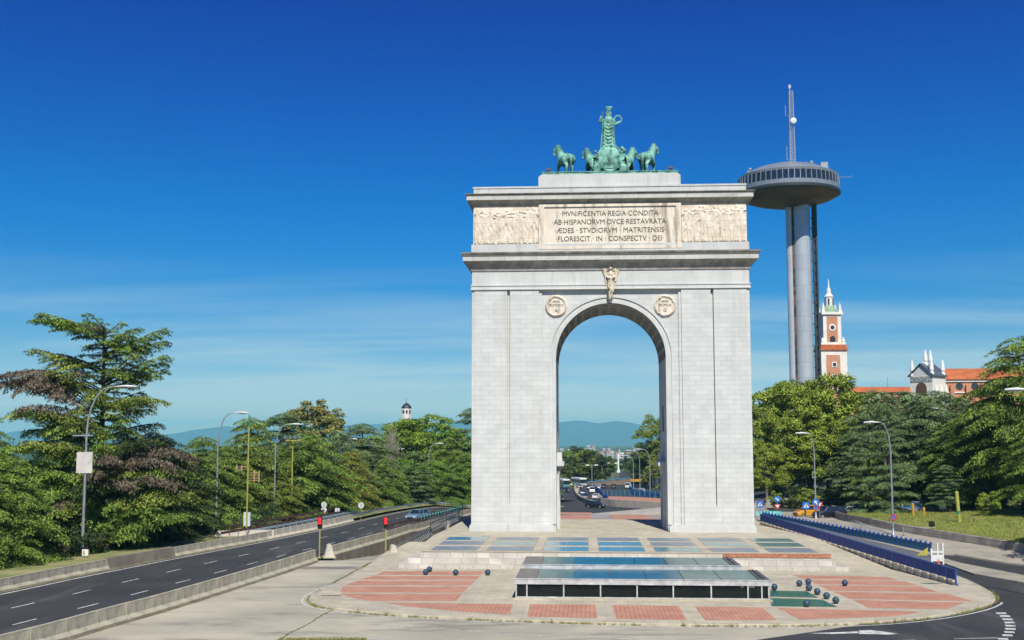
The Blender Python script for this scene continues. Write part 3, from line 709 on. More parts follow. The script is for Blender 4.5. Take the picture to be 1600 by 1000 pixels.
# angel on the keystone
ang=MB(); ux,zt=A(954,412,-.3); _,zb=A(954,470,-.3); Hh=zt-zb; k=Hh/4.3
def LM(mb,pts,rad,n=10,sq=1):
    mb.tube(pts,rad,n,sq=sq)
    mb.ball(pts[0],rad[0],8); mb.ball(pts[-1],rad[-1],8)
def ac(x,y,z): return (ux+x*k,-.25+y*k,zb+z*k)
LM(ang,[ac(0,0,.5),ac(0,-.05,1.2),ac(0,-.05,2.0),ac(0,0,2.6),ac(0,0,3.1)],[.2*k,.30*k,.36*k,.36*k,.36*k],12,.75)
ang.ball(ac(0,-.08,3.72),.21*k,10); LM(ang,[ac(0,0,3.2),ac(0,-.03,3.5)],[.13*k,.11*k])
for s in (-1,1):
    LM(ang,[ac(s*.30,0,3.2),ac(s*.46,-.1,2.75),ac(s*.12,-.42,2.55)],[.13*k,.11*k,.09*k])
    LM(ang,[ac(s*.14,-.1,2.0),ac(s*.17,-.3,1.2),ac(s*.14,-.12,.2)],[.2*k,.15*k,.10*k])
    for j in range(6):
        t=j/5; LM(ang,[ac(s*(.2+.05*j),.22,3.55),ac(s*(.45+.09*j),.2,4.1-.12*j),ac(s*(.62+.05*j-.04*j*j),.18,3.2-.42*j),ac(s*(.55-.08*j),.15,2.3-.42*j)],[.10*k,.13*k,.12*k,.05*k],6)
for j in range(7): LM(ang,[ac(-.3+.1*j,-.28,2.4),ac(-.24+.08*j,-.34,1.4),ac(-.2+.065*j,-.2,.4)],[.05*k,.06*k,.05*k],6)
LM(ang,[ac(0,-.3,2.6),ac(0,-.4,.9)],[.16*k,.05*k]); LM(ang,[ac(0,.1,.5),ac(0,0,-.1)],[.25*k,.12*k])
fuse(ang,.045,'keystone_angel',mat('statue_limestone',(.66,.57,.43),(.12,.095,.07),scale=1.6,rough=.85,bump=.4,bscale=9,mid=(.40,.5)),arch,2)
# copper deck
M_cu=mat('verdigris_bronze',(.24,.52,.42),(.07,.19,.15),scale=1.1,rough=.7,metal=.15,bump=.4,bscale=6,detail=7,mid=(.40,.56),streak=((.02,.04,.035),.8,(2.2,2.2,.5),.56))
bz,_=0,0; zd=42.02
quad=thing('bronze_quadriga','green bronze four-horse chariot with helmeted goddess, on top of the arch','statue',(*W(0,0),zd),-TH)
m1=MB(); m1.box(-7.9,8.2,.62,10.6,0,.34); m1.box(-7.98,8.28,.54,10.7,.26,.34); m1.build('base',M_cu,quad)
# horse in profile: nose towards +y
def horse(loc_,rz,turn,s=1.0,lift=0,stance=0):
    h_=MB(); L=lambda p,r,n=12,sq=1: LM(h_,p,r,n,sq)
    L([(0,.35,1.72),(0,.75,1.80),(0,1.35,1.68),(0,1.95,1.66),(0,2.3,1.8)],[.40,.55,.53,.55,.42],14)
    h_.ball((-.22,.45,1.75),.38,10); h_.ball((.22,.45,1.75),.38,10); h_.ball((-.16,2.2,1.6),.36,10); h_.ball((.16,2.2,1.6),.36,10)
    nx=turn*.28; L([(0,2.1,1.95),(nx*.4,2.3,2.45),(nx,2.4,2.95),(nx*1.2,2.42,3.3)],[.50,.42,.32,.24],12)
    hx=nx*1.2; L([(hx,2.42,3.3),(hx+turn*.16,2.66,3.1),(hx+turn*.26,2.82,2.65),(hx+turn*.27,2.80,2.5)],[.24,.22,.15,.13],10)
    for e in (-1,1): L([(hx+e*.1,2.4,3.45),(hx+e*.15+turn*.05,2.38,3.75)],[.08,.03],6)
    for i in range(9): t=i/8; L([(nx*1.1*t,2.15+.3*t,2.35+.95*t),(nx*1.1*t-turn*.06,2.0+.28*t,2.1+.95*t)],[.09,.05],6)
    L([(0,.05,2.0),(0,-.22,1.75),(0,-.28,1.2),(0,-.18,.55)],[.1,.16,.17,.06],8)
    for s_ in (-1,1):
        d=.28*s_*stance
        L([(s_*.3,.45,1.55),(s_*.32,.62+d,1.12),(s_*.31,.28+d,.78),(s_*.31,.34+d,.35),(s_*.31,.42+d,.06)],[.36,.22,.15,.12,.14],10)
        if lift and s_==lift: L([(s_*.26,2.2,1.45),(s_*.27,2.75,1.2),(s_*.27,2.7,.75),(s_*.27,2.5,.6)],[.26,.15,.09,.1],10)
        else: L([(s_*.26,2.2,1.45),(s_*.27,2.2-d,.9),(s_*.27,2.2-d,.4),(s_*.27,2.26-d,.06)],[.28,.17,.12,.14],10)
    L([(-.4,2.0,1.9),(0,2.0,2.1),(.4,2.0,1.9)],[.06,.06,.06],6)
    o=fuse(h_,.05,'horse',M_cu,quad,2,loc_,rz); o.scale=(s*1.28,s,s); return o
def Q(px,py,v): u,z=A(px,py,v); return u,z-zd
for px,v,rz,tn,lf in [(891,1.1,22,-1,-1),(932,2.6,14,-1,1),(975,2.6,-14,1,-1),(1005,1.1,-20,1,1)]:
    u,_=Q(px,260,v); horse((u+ (.0),v,.34),R(rz),tn,1.12,lf,1 if tn<0 else -1)
# chariot
ch=MB(); cu_,cz=Q(953,245,.9); cz=2.0; cu=cu_
T=Matrix.Translation((cu,.75,cz))@Matrix.Rotation(math.pi/2,4,'X')
ch.lathe([(1.62,-.3),(1.66,0),(1.6,.10),(1.42,.12),(1.36,.02),(1.15,.10),(.7,.2),(.2,.26),(1e-3,.26)],40,T@Matrix.Diagonal((.92,1.04,1,1)))
ch.box(cu-1.1,cu+1.1,.6,2.8,.7,1.0); 
for k in range(13):
    a=math.pi*(k/12); LM(ch,[(cu+1.25*math.cos(a),1.3+1.3*math.sin(a),.9),(cu+1.3*math.cos(a),1.3+1.35*math.sin(a),2.3)],[.22,.25],6)
rs=random.Random(4)
for k in range(46):
    a=rs.uniform(-.5,math.pi+.5); rr=rs.uniform(1.25,2.0); LM(ch,[(cu+rr*math.cos(a),.9+rs.uniform(-.2,.7),cz-.1+rr*math.sin(a)*.95),(cu+rr*math.cos(a)*.95+rs.uniform(-.3,.3),.8+rs.uniform(-.2,.5),cz-.25+rr*math.sin(a)*.9+rs.uniform(-.5,.3))],[rs.uniform(.1,.24),rs.uniform(.07,.18)],7)
for s in (-1,1):
    for k in range(5): LM(ch,[(cu+s*(1.1+.15*k),.7,1.9-.2*k),(cu+s*(1.35+.12*k),.6,.9),(cu+s*(1.1+.2*k),.65,.35)],[.16,.2,.07],7)
LM(ch,[(cu,1.4,0),(cu,1.4,.9)],[.45,.3],10)
fuse(ch,.05,'chariot_body',M_cu,quad,1)
for s in (-1,1):
    m2=MB(); T=Matrix.Translation((cu+s*1.85,1.9,1.3))@Matrix.Rotation(R(s*12),4,'Z')@Matrix.Rotation(math.pi/2,4,'Y')
    m2.lathe([(1.0,-.09),(1.25,-.11),(1.27,0),(1.25,.11),(1.0,.09),(1.0,-.09)],36,T); m2.lathe([(.001,-.3),(.22,-.25),(.24,.25),(.001,.3)],14,T)
    for k in range(8):
        a=math.pi*k/4; m2.tube([T@Vector((.15*math.cos(a),.15*math.sin(a),0)),T@Vector((1.05*math.cos(a),1.05*math.sin(a),0))],[.08,.06],6)
    m2.build('wheel',M_cu,quad,auto=40)
# goddess
gd=MB(); gu,gz=Q(951,226,1.4); gz=3.45; top=A(951,166,1.4)[1]-zd; g=(top-gz)/4.55
def gp(x,y,z): return (gu+x*g,1.5+y*g,gz+z*g)
LM(gd,[gp(0,0,-.3),gp(0,0,0.1),gp(0,0,.9),gp(0,0,1.9),gp(0,0,2.5),gp(0,0,2.95)],[.74*g,.76*g,.72*g,.66*g,.66*g,.56*g],18,.55)
LM(gd,[gp(-.46,0,2.9),gp(0,0,3.05),gp(.46,0,2.9)],[.28*g,.30*g,.28*g],10)
LM(gd,[gp(0,0,3.1),gp(0,0,3.4)],[.15*g,.14*g]); gd.ball(gp(0,-.02,3.60),.33*g,12)
gd.ball(gp(0,.02,3.72),.37*g,12,sc_=(1,1,.85))
LM(gd,[gp(0,-.25,3.5),gp(0,-.34,3.15)],[.2*g,.12*g],8)
for j in range(9): LM(gd,[gp(-.10+.025*j,.0,3.9),gp(-.16+.045*j,-.05,4.25),gp(-.24+.085*j,-.08,4.5)],[.07*g,.07*g,.06*g],6)
LM(gd,[gp(.06,.1,3.9),gp(.10,-.25,4.2),gp(0.05,-.42,3.9)],[.09*g,.08*g,.06*g],6)
LM(gd,[gp(-.55,0,2.95),gp(-1.0,-.1,2.78),gp(-.78,-.1,3.4)],[.22*g,.18*g,.12*g],8)
LM(gd,[gp(.42,0,2.95),gp(.62,-.1,2.45),gp(.98,-.15,2.62),gp(1.12,-.15,2.8)],[.19*g,.15*g,.11*g,.10*g],8)
for j in range(7):   # hanging cloak folds across the back
    z=2.75-.38*j; wv=.46+.025*j
    pts=[gp(-wv+2*wv*t/8,-.36-.06*math.sin(math.pi*t/8)-.02*j,z-.42*math.sin(math.pi*t/8)) for t in range(9)]
    LM(gd,pts,[.035*g]+[.05*g]*7+[.035*g],6)
for s in (-1,1):
    for j in range(4): LM(gd,[gp(s*(.5-.03*j),-.1-.09*j,2.6),gp(s*(.58-.05*j),-.15-.09*j,1.2),gp(s*(.62-.08*j),-.15-.09*j,-.05)],[.06*g,.08*g,.09*g],6)
fuse(gd,.045,'goddess',M_cu,quad,1)
m2=MB(); m2.tube([gp(-.62,-.14,3.75),gp(-.66,-.2,2.0),gp(-.98,-.3,-1.3)],[.04,.05,.05],8); m2.tube([gp(-.62,-.14,3.75),gp(-.61,-.14,4.0)],[.09,.01],6); m2.build('spear',M_cu,quad)
m2=MB(); cxw=gp(1.02,-.15,3.05); m2.tube([(cxw[0]+.42*math.cos(t),cxw[1],cxw[2]+.42*math.sin(t)) for t in np.linspace(-1.5,4.6,24)],.07,6)
for t in np.linspace(-1.5,4.6,20): m2.ball((cxw[0]+.46*math.cos(t),cxw[1],cxw[2]+.46*math.sin(t)),.09,5)
m2.build('laurel_wreath',M_cu,quad)
# small floodlights at the plinth corners
for i,px in enumerate((857,1048)):
    u,_=A(px,266,1.0); X,Y=W(u,.45 if False else 1.0)
    t=thing('floodlight',['rusty floodlight at the left end of the bronze base','rusty floodlight at the right end of the bronze base'][i],'floodlight',(X,Y,42.36),-TH,'floodlights beside the bronze horses')
    m2=MB(); m2.box(-.22,.22,-.12,.12,.22,.52); m2.box(-.17,.17,-.2,-.12,.26,.48); m2.build('housing',mat('rusty_metal',(.22,.12,.08),(.1,.06,.05),scale=5,rough=.8),t); m2=MB(); m2.box(-.27,-.23,-.04,.04,0,.4); m2.box(.23,.27,-.04,.04,0,.4); m2.box(-.27,.27,-.05,.05,0,.04); m2.build('bracket',MATS['rusty_metal'],t)
# ================================================================== glass pavilions
M_al=mat('brushed_aluminium',(.62,.62,.60),(.42,.42,.41),scale=2.2,rough=.45,metal=.3,bump=.1,streak=((.85,.85,.83),.8,(.6,.6,1.5),.55))
M_cap=mat('stone_cap',(.24,.22,.19),(.17,.16,.14),scale=2,rough=.9,bump=.3)
roofg=[glassmat('roof_glass_blue',(.008,.14,.22),.3),glassmat('roof_glass_green',(.09,.19,.17),.3)]
for g_ in roofg: g_.node_tree.nodes['Principled BSDF'].inputs['Specular IOR Level'].default_value=.2
wallg=glassmat('wall_glass',(.02,.03,.03),.06,alpha=.3); wallg.node_tree.nodes['Principled BSDF'].inputs['Specular IOR Level'].default_value=.25
M_blk=mat('black_louvre',(.012,.013,.014),(.006,.006,.007),scale=3,rough=.35,brick=('wall',9,.16,.03,.2,(.35,.35,.35)))
def pavilion(name,label,u0,u1,v0,v1,z0,zt,front,cols,mull):
    X,Y=W(u0,v0); t=thing(name,label,'pavilion',(X,Y,z0),-TH,'glass pavilions in front of the plateau'); w_=u1-u0; d=v1-v0; H_=zt-z0
    m=MB(); m.box(-.15,w_+.15,-.22,-.02,0,.16); m.box(-.12,w_+.12,d,d+.15,0,.16); m.build('plinth',M_kerb,t)
    m=MB(); m.box(-.1,w_+.1,-.12,0,H_-.42,H_-.03); m.box(-.1,w_+.1,d,d+.12,H_-.42,H_-.03); m.box(-.1,0,0,d,H_-.42,H_-.03); m.box(w_,w_+.1,0,d,H_-.42,H_-.03)
    m.box(-.14,w_+.14,-.16,0.02,H_-.05,H_); m.build('roof_band',M_al,t)
    m=MB(); m.box(0,1.5,.02,d,H_-.10,H_+.012); m.build('roof_end_cap',M_cap,t)
    m=MB(); m.box(w_-.75,w_,.02,d,H_-.10,H_+.02); m.box(w_-.45,w_-.36,.1,d-.1,H_+.02,H_+.10); m.build('roof_end_cap',mat('louvre_cap',(.11,.11,.11),(.06,.06,.06),scale=4,rough=.6),t)
    n=len(cols); pw=(w_-2.25)/n
    for i,c in enumerate(cols):
        m=MB(); m.box(1.5+i*pw+.03,1.5+(i+1)*pw-.03,.04,d-.02,H_-.09,H_-.01); m.build('roof_pane',roofg[c],t)
    m=MB(); m.box(1.5,w_-.75,.02,d,H_-.16,H_-.10); m.build('roof_frame',mat('frame_grey',(.2,.2,.19),scale=3,rough=.6),t)
    m=MB(); m.box(.02,w_-.02,0,.02,.16,H_-.42); m.box(.02,w_-.02,d-.02,d,.16,H_-.42); m.box(0,.02,0,d,.16,H_-.42); m.box(w_-.02,w_,0,d,.16,H_-.42); m.build('glass_wall',wallg,t)
    if front:
        m=MB(); m.box(.1,w_-.1,.3,d-.3,.02,.06); m.build('inner_floor',M_cap,t); m=MB(); m.box(.1,w_-.1,.25,.3,.05,H_*.52); m.box(.05,.75,.06,.1,.05,H_-.42); m.box(w_-1.1,w_-.05,.06,.1,.05,H_-.42); m.build('inner_screen',M_blk,t)
        m=MB()
        for q in mull: m.box(q-.05,q+.05,-.06,.04,.16,H_-.42)
        m.box(0,w_,-.05,.03,.16,.24); m.build('mullion',M_al,t)
        for q in np.linspace(1.5,w_-1.3,6): m=MB(); m.box(q-.16,q+.16,d*.5,d*.5+.3,.05,H_-.4); m.build('inner_post',M_blk,t)
    return t
uL=-8.15; mull=[0.05,.84,3.55,6.25,8.92,11.55,14.3,16.95,17.95,18.45]
pavilion('glass_pavilion','low glass pavilion with louvred black walls, the front one nearest the road',uL,10.4,-48.1,-41.7,-1.28,.28,True,[1,0,0,0,1,1],mull)
pavilion('glass_pavilion','low glass-roofed pavilion behind the front one, against the steps',-8.0,9.2,-41.3,-35.2,-1.28,.60,False,[1,0,0,0,1,1],[])
# ball bollards
M_ball=mat('blue_grey_cast',(.035,.075,.12),(.022,.05,.085),scale=5,rough=.55,bump=.1)
lefts=[(665,894,'blue-grey ball bollard left of the pavilion, front of the close pair'),(671,889.5,'blue-grey ball bollard left of the pavilion, rear of the close pair'),(712,894.5,'blue-grey ball bollard standing alone on the red paving left of the pavilion'),(762,894.5,'blue-grey ball bollard on the grey strip nearest the left end of the pavilion')]
rights=[(1210,917.5,'blue-grey ball bollard just off the right end of the pavilion'),(1249,911.5,'blue-grey ball bollard of the right cluster, the left one of its rearmost two'),(1263,909,'blue-grey ball bollard of the right cluster, farthest from the road'),(1264,918.5,'blue-grey ball bollard at the far corner of the green glass panel'),(1277,924.5,'blue-grey ball bollard second in the diagonal row beside the green glass'),(1291.5,931,'blue-grey ball bollard third in the diagonal row beside the green glass'),(1306,938,'blue-grey ball bollard at the near end of the diagonal row'),(1320,911,'blue-grey ball bollard alone on the red paving at the far right'),(1260.5,943,'blue-grey ball bollard standing on the green glass panel')]
b0=None
for px,py,lb in lefts+rights:
    z=-1.25; P=G(px,py,z+.25)
    if b0 is None:
        b0=thing('ball_bollard',lb,'bollard',(P[0],P[1],z),0,'round ball bollards on the paving'); m=MB(); m.ball((0,0,.27),.25,16); m.build('ball',M_ball,b0,smooth=True); m=MB(); m.lathe([(.12,0),(.12,.03),(.08,.06)],12); m.build('foot',M_ball,b0)
    else: dup(b0,(P[0],P[1],z),label=lb)
# ================================================================== street furniture
M_steel=mat('galvanised_steel',(.42,.44,.46),(.28,.30,.32),scale=1.5,rough=.45,metal=.5,streak=((.16,.12,.1),.5,(3,3,.5),.62))
M_white=mat('white_enamel',(.78,.78,.76),(.6,.6,.58),scale=3,rough=.4)
M_ol=mat('olive_yellow_paint',(.38,.36,.07),(.27,.26,.06),scale=2,rough=.6)
M_black=mat('black_plastic',(.015,.015,.016),(.01,.01,.01),scale=4,rough=.4)
M_cb=mat('barrier_concrete',(.50,.455,.335),(.33,.30,.22),scale=.7,rough=.95,bump=.4,bscale=5,detail=9,streak=((.14,.12,.095),.8,(1.2,1.2,.5),.57))
M_cbw=mat('new_barrier_concrete',(.66,.59,.46),(.5,.45,.36),scale=.8,rough=.95,bump=.3,detail=8,streak=((.25,.22,.17),.6,(1.5,1.5,.5),.6))
M_wall=mat('old_retaining_wall',(.27,.225,.17),(.16,.135,.105),scale=.5,rough=.95,bump=.5,bscale=4,detail=9,streak=((.09,.075,.06),.7,(.6,.6,.6),.58))
def lamp(loc_,rz,hgt,arm,label,group,headl=1.5,r=.11):
    t=thing('street_lamp',label,'street lamp',loc_,rz,group)
    m=MB(); m.tube([(0,0,0),(0,0,hgt*.72),(arm*.03,0,hgt*.80),(arm*.13,0,hgt*.875),(arm*.30,0,hgt*.94),(arm*.55,0,hgt*.985),(arm*.85,0,hgt*1.0),(arm,0,hgt*1.0)],[r,r*.66,r*.62,r*.55,r*.5,r*.45,r*.42,r*.42],10); m.lathe([(.24,0),(.24,.05),(.15,.12),(.13,.9),(.11,.95)],12); m.build('pole',M_steel,t,auto=50)
    m=MB(); m.tube([(arm-.1,0,hgt),(arm+.15,0,hgt+.02),(arm+headl*.5,0,hgt+.05),(arm+headl,0,hgt+.0),(arm+headl+.06,0,hgt-.02)],[.07,.13,.24,.17,.04],12,sq=.55); m.build('lamp_head',M_white,t,smooth=True)
    m=MB(); m.tube([(arm+headl*.35,0,hgt-.05),(arm+headl*.62,0,hgt-.1),(arm+headl*.92,0,hgt-.06)],[.06,.14,.05],10,sq=.6); m.build('diffuser',mat('lamp_diffuser',(.45,.46,.45),scale=4,rough=.2),t,smooth=True)
    return t
gl_='curved-arm street lamps along the left highway'
P=Gh(128,873,hr); Y=P[1]; zt=AtY(150,604,Y)[2]-P[2]
l1=lamp(P,0,zt,AtY(196,604,Y)[0]-P[0]-1.5+.6,'tall street lamp carrying a rusty white board, in front of the big cedar',gl_,2.0,.17)
m=MB(); m.box(-.85,.75,-.20,-.14,8.9-.4,10.6); m.build('notice_board',mat('rusty_board',(.62,.58,.54),(.50,.46,.42),scale=1,rough=.7,spots=((.30,.09,.05),1.1,.60),streak=((.32,.2,.15),.6,(.9,.9,.9),.6)),l1); 
m=MB(); m.box(-1.4,.7,-.1,0,12.2,12.32); m.build('cross_arm',M_steel,l1)
for (bx_,by,hx,hy,ar,lb) in [(337,832,386,645,1,'street lamp at the start of the white highway barrier, second from the left'),(428,817,469,663,1,'street lamp third from the left, between the two yellow-green poles')]:
    P=Gh(bx_,by,hr); Y=P[1]; q=AtY(hx,hy,Y); lamp(P,0,q[2]-P[2],q[0]-P[0]-1.6,lb,gl_,1.7,.15)
for (bx_,Y,hx,hy,lb) in [(530,212,557,686,'street lamp rising out of the cedars, fourth from the left'),(670,245,692,693,'farthest left street lamp, rising from the trees nearest the arch')]:
    X=AtY(bx_,700,Y)[0]; q=AtY(hx,hy,Y); z=h(X,Y); lamp((X,Y,z),0,q[2]-z,q[0]-X-1.5,lb,gl_,1.6,.15)
gr_='curved-arm street lamps on the right pavement'
zr=lambda x,y: hbase(x,y)+.2
for (bx_,by,hx,hy,lb) in [(1396,838,1350,660,'street lamp with a round no-parking sign, right of the blue railing'),(1275,812,1243,677,'street lamp with a round blue sign, near the yellow car')]:
    P=Gh(bx_,by,zr); Y=P[1]; q=AtY(hx,hy,Y); t=lamp(P,math.pi,q[2]-P[2],P[0]-q[0]-1.7,lb,gr_,1.7,.13)
    bl=mat('sign_blue',(.02,.16,.55),(.02,.13,.45),scale=3,rough=.4); rd=mat('sign_red',(.55,.04,.03),(.45,.03,.03),scale=3,rough=.4)
    if bx_==1396:
        z=AtY(1394,808,Y)[2]-P[2]; T=Matrix.Translation((0,.16,z))@Matrix.Rotation(-math.pi/2,4,'X')
        m=MB(); m.lathe([(1e-3,-.0),(.38,0),(.38,.03),(1e-3,.03)],28,T); s_=m.build('sign_plate',bl,t); m=MB(); m.lathe([(.28,.0),(.28,.045),(.38,.045),(.38,.0)],28,T); m.build('sign_rim',rd,s_); m=MB(); m.box(-.05,.05,.015+.0,.025,-.3,.3,Matrix.Translation((0,.185,z))@Matrix.Rotation(R(45),4,'Y')); m.build('sign_bar',rd,s_)
    else:
        for pz,kind in ((785,'b'),(793,'r')):
            z=AtY(1275,pz,Y)[2]-P[2]; T=Matrix.Translation((0,.16,z))@Matrix.Rotation(-math.pi/2,4,'X'); rr=.5 if kind=='b' else .36
            m=MB(); m.lathe([(1e-3,0),(rr,0),(rr,.03),(1e-3,.03)],28,T); s_=m.build('sign_plate',bl,t)
            m=MB(); 
            if kind=='b': m.prism([(-.08,-.3),(.08,-.3),(.08,.02),(.26,.02),(0,.34),(-.26,.02),(-.08,.02)],.19,.215,'y',Matrix.Translation((0,0,z))@Matrix.Rotation(R(30),4,'Y')); m.build('sign_arrow',M_white,s_)
            else: m.lathe([(.27,.0),(.27,.045),(.36,.045),(.36,.0)],28,T); m.build('sign_rim',rd,s_)
q=AtY(1573,609,82); lamp((q[0]+5.2,82,-1.4),math.pi,q[2]+1.4,3.6,'street lamp reaching in from the right edge of the picture, only its head visible',gr_,1.7,.14)
# yellow-green signal poles on the left
def cyl(m,x,y,z0,z1,r,n=10): m.tube([(x,y,z0),(x,y,z1)],r,n)
def sigpole(bx_,by,htop,label,gantry):
    P=Gh(bx_,by,hr); Y=P[1]; H_=AtY(bx_,htop,Y)[2]-P[2]; t=thing('signal_pole',label,'signal pole',P,0,'yellow-green poles behind the highway barrier')
    m=MB(); cyl(m,0,0,0,H_,.11); m.lathe([(.2,0),(.2,.05),(.14,.1)],10); m.build('pole',M_ol,t)
    return t,H_,Y,P
t,H_,Y,P=sigpole(455,815,688,'yellow-green T-shaped pole carrying six grey loudspeaker-like floodlights',1)
m=MB(); m.box(-1.15,1.15,-.06,.06,H_-.1,H_+.05); m.build('crossbar',M_ol,t)
for x,z in [(-1.1,.45),(-.37,.45),(.37,.45),(1.1,.45),(-1.1,-.5),(1.1,-.5)]:
    m=MB(); m.box(-.22,.22,-.2,.2,-.25,.25,Matrix.Translation((x,0,H_+z))@Matrix.Rotation(R(15),4,'X'),tx=.03,ty=.05); f_=m.build('floodlight_head',mat('grey_housing',(.10,.13,.17),(.07,.09,.12),scale=4,rough=.5),t); m=MB(); m.box(-.17,.17,-.23,-.19,-.18,.18,Matrix.Translation((x,0,H_+z))@Matrix.Rotation(R(15),4,'X')); m.build('lens',M_steel,f_)
t,H_,Y,P=sigpole(385,838,668,'tall yellow-green pole with a white box low down and a green tip',0)
m=MB(); m.tube([(0,0,H_),(0,0,H_+.02),(0,0,H_+1.6)],[.11,.09,.07],10); m.build('tip',mat('green_paint',(.02,.25,.16),scale=2),t)
z=AtY(387,810,Y)[2]-P[2]; m=MB(); m.box(-.42,.42,.0,.32,z-.95,z+.75); m.build('control_box',mat('box_white',(.55,.62,.62),(.45,.5,.5),scale=2,rough=.5),t)
for z_,sd_ in ((H_-5.2,-1),(H_-5.9,1),(H_-6.6,1)):
    m=MB(); x0,x1=sorted((0,sd_*1.5)); m.box(x0,x1,-.03,.03,z_,z_+.05); m.box(x0,x1,-.03,.03,z_+.3,z_+.35); cyl(m,sd_*.8,0,z_-.15,z_+.55,.09,8); cyl(m,sd_*1.4,0,z_-.15,z_+.55,.09,8); m.build('bracket',mat('orange_fitting',(.55,.25,.08),(.4,.3,.2),scale=1,rough=.6),t)
# two red traffic lights
M_redl=mat('red_signal_lens',(1,.02,.02),(.9,.01,.01),scale=3,rough=.3,emit=1.6)
for i,(bx_,by,lb) in enumerate([(499,872,'traffic light showing two red lamps at the gap between highway barriers'),(602.5,872,'traffic light with two red lamps at the plaza corner by the slip road')]):
    P=Gh(bx_,by,hr); Y=P[1]; H_=AtY(bx_,808,Y)[2]-P[2]; t=thing('traffic_light',lb,'traffic light',P,0,'traffic lights on yellow-green posts')
    m=MB(); cyl(m,0,0,0,H_-1.1,.075); m.lathe([(.18,0),(.18,.04),(.1,.15)],10); m.build('post',M_ol,t)
    m=MB(); m.box(-.23,.23,-.12,.14,H_-1.15,H_); hd=m.build('housing',M_black,t)
    for z in (H_-.2,H_-.53,H_-.87):
        T=Matrix.Translation((0,-.12,z))@Matrix.Rotation(math.pi/2,4,'X'); m=MB(); m.lathe([(1e-3,.03),(.17,.02),(.175,0)],18,T); m.build('lens',M_redl if z>H_-.6 else M_black,hd)
        m=MB(); m.lathe([(.18,0),(.18,.2)],14,T,0,math.pi); m.build('visor',M_black,hd)
for i,(bx_,by,lb) in enumerate([(514,871,'pale wedge-shaped concrete block right of the first traffic light'),(614,872,'pale wedge-shaped concrete block right of the second traffic light')]):
    P=Gh(bx_,by,hr); t=thing('concrete_block',lb,'concrete block',P,R(12),'wedge blocks beside the traffic lights'); m=MB(); m.prism([(-.5,0),(.55,0),(.42,.55),(.22,1.25),(-.02,1.32),(-.2,1.2)],-.6,.9,'y'); m.build('block',M_cbw,t); m=MB(); m.box(-.62,.66,-.72,1.0,-.02,.09); m.build('footing',M_cb,t)
# round signs left, seen from the back
def rsign(bx_,by,zs_,label,rr=.42,col_=None,shape='disc',group=None,zf=None,bias=0):
    P=Gh(bx_,by,zf or hr); Y=P[1]; tops=[AtY(bx_,z,Y)[2]-P[2] for z in zs_]; t=thing('road_sign',label,'road sign',P,0,group)
    m=MB(); cyl(m,0,0,0,max(tops)+rr*.8,.045,8); m.build('post',M_steel,t)
    for z in tops:
        T=Matrix.Translation((0,-.06,z))@Matrix.Rotation(math.pi/2,4,'X'); m=MB()
        if shape=='disc': m.lathe([(1e-3,0),(rr,0),(rr,.03),(1e-3,.03)],24,T)
        elif shape=='box': m.box(-rr,rr,-.1,-.06,z-rr,z+rr)
        s_=m.build('sign_plate',col_ or mat('sign_grey',(.60,.61,.60),(.5,.5,.5),scale=3,rough=.5),t)
        m=MB(); m.box(-.07,.07,-.13,-.1,z-.18,z+.18); m.build('clamp',M_steel,s_)
    return t
gs='signs behind the left highway barrier'
rsign(506,813,(788.5,796.5),'pair of round grey signs one above the other, behind the white barrier',.42,group=gs)
rsign(564,812,(789.5,),'single round grey sign at the end of the white highway barrier',.45,group=gs)
rsign(527,811,(797.5,),'small square grey sign between the round ones',.36,shape='box',group=gs)
P=Gh(133,877,hr); t=thing('marker_post','small white marker box on a short post in front of the tall lamp','marker',P); m=MB(); cyl(m,0,0,0,.7,.05,8); m.build('post',M_steel,t); m=MB(); m.box(-.3,.3,-.1,.1,.55,1.15); m.build('box',M_white,t); m=MB(); m.box(-.2,-.02,-.115,-.1,.65,1.0); m.build('orange_patch',mat('orange_patch',(.6,.25,.08),scale=2),t)
# ------------------------------------------------------------------ barriers
def jersey(L_,hh=.95,foot=.32,topw=.09):
    m=MB(); pr=[(-foot*1.15,0),(-foot*1.15,.09),(-foot*.55,.34),(-topw*1.5,hh-.10),(-topw*1.5,hh),(topw*1.5,hh),(topw*1.5,hh-.10),(foot*.55,.34),(foot*1.15,.09),(foot*1.15,0)]
    m.prism(pr,-L_/2,L_/2,'y'); return m
def barrier_run(name,path,s0,s1,L_,m_,label,group,zf,hh=.95,foot=.32,cat='barrier',part='wall'):
    n=max(1,int(round((s1-s0)/L_))); L2=(s1-s0)/n; me=None; seg0=None
    for i in range(n):
        s=s0+(i+.5)*L2; p=path.at(s); d=path.dir(s); rz=math.atan2(-d.x,d.y); za,zb=[zf(*path.at(s+q*L2/2)) for q in (-1,1)]
        z=(za+zb)/2-.03
        if me is None:
            o=jersey(L2-.05,hh,foot).build(name,m_); me=o.data
        else:
            o=bpy.data.objects.new(name,me); col.objects.link(o)
        o.location=(p.x,p.y,z); o.rotation_euler=(math.atan2(zb-za,L2),0,rz); tag(o,label,cat,group)
def shifted(path,off):
    out=[]
    for i,p in enumerate(path.p):
        a=path.p[max(0,i-1)];b=path.p[min(len(path.p)-1,i+1)]; d=(b-a).normalized(); out.append((p.x+d.y*off,p.y-d.x*off))
    return Path(out)
fb=shifted(farp,-.45); nb=shifted(nearp,.1)
def s_at(path,Yv):
    return next(path.c[i] for i in range(len(path.p)) if path.p[i].y>=Yv)
sa,sb,sc1,sd1,se=[s_at(fb,y) for y in (86,104,119,133,171)]
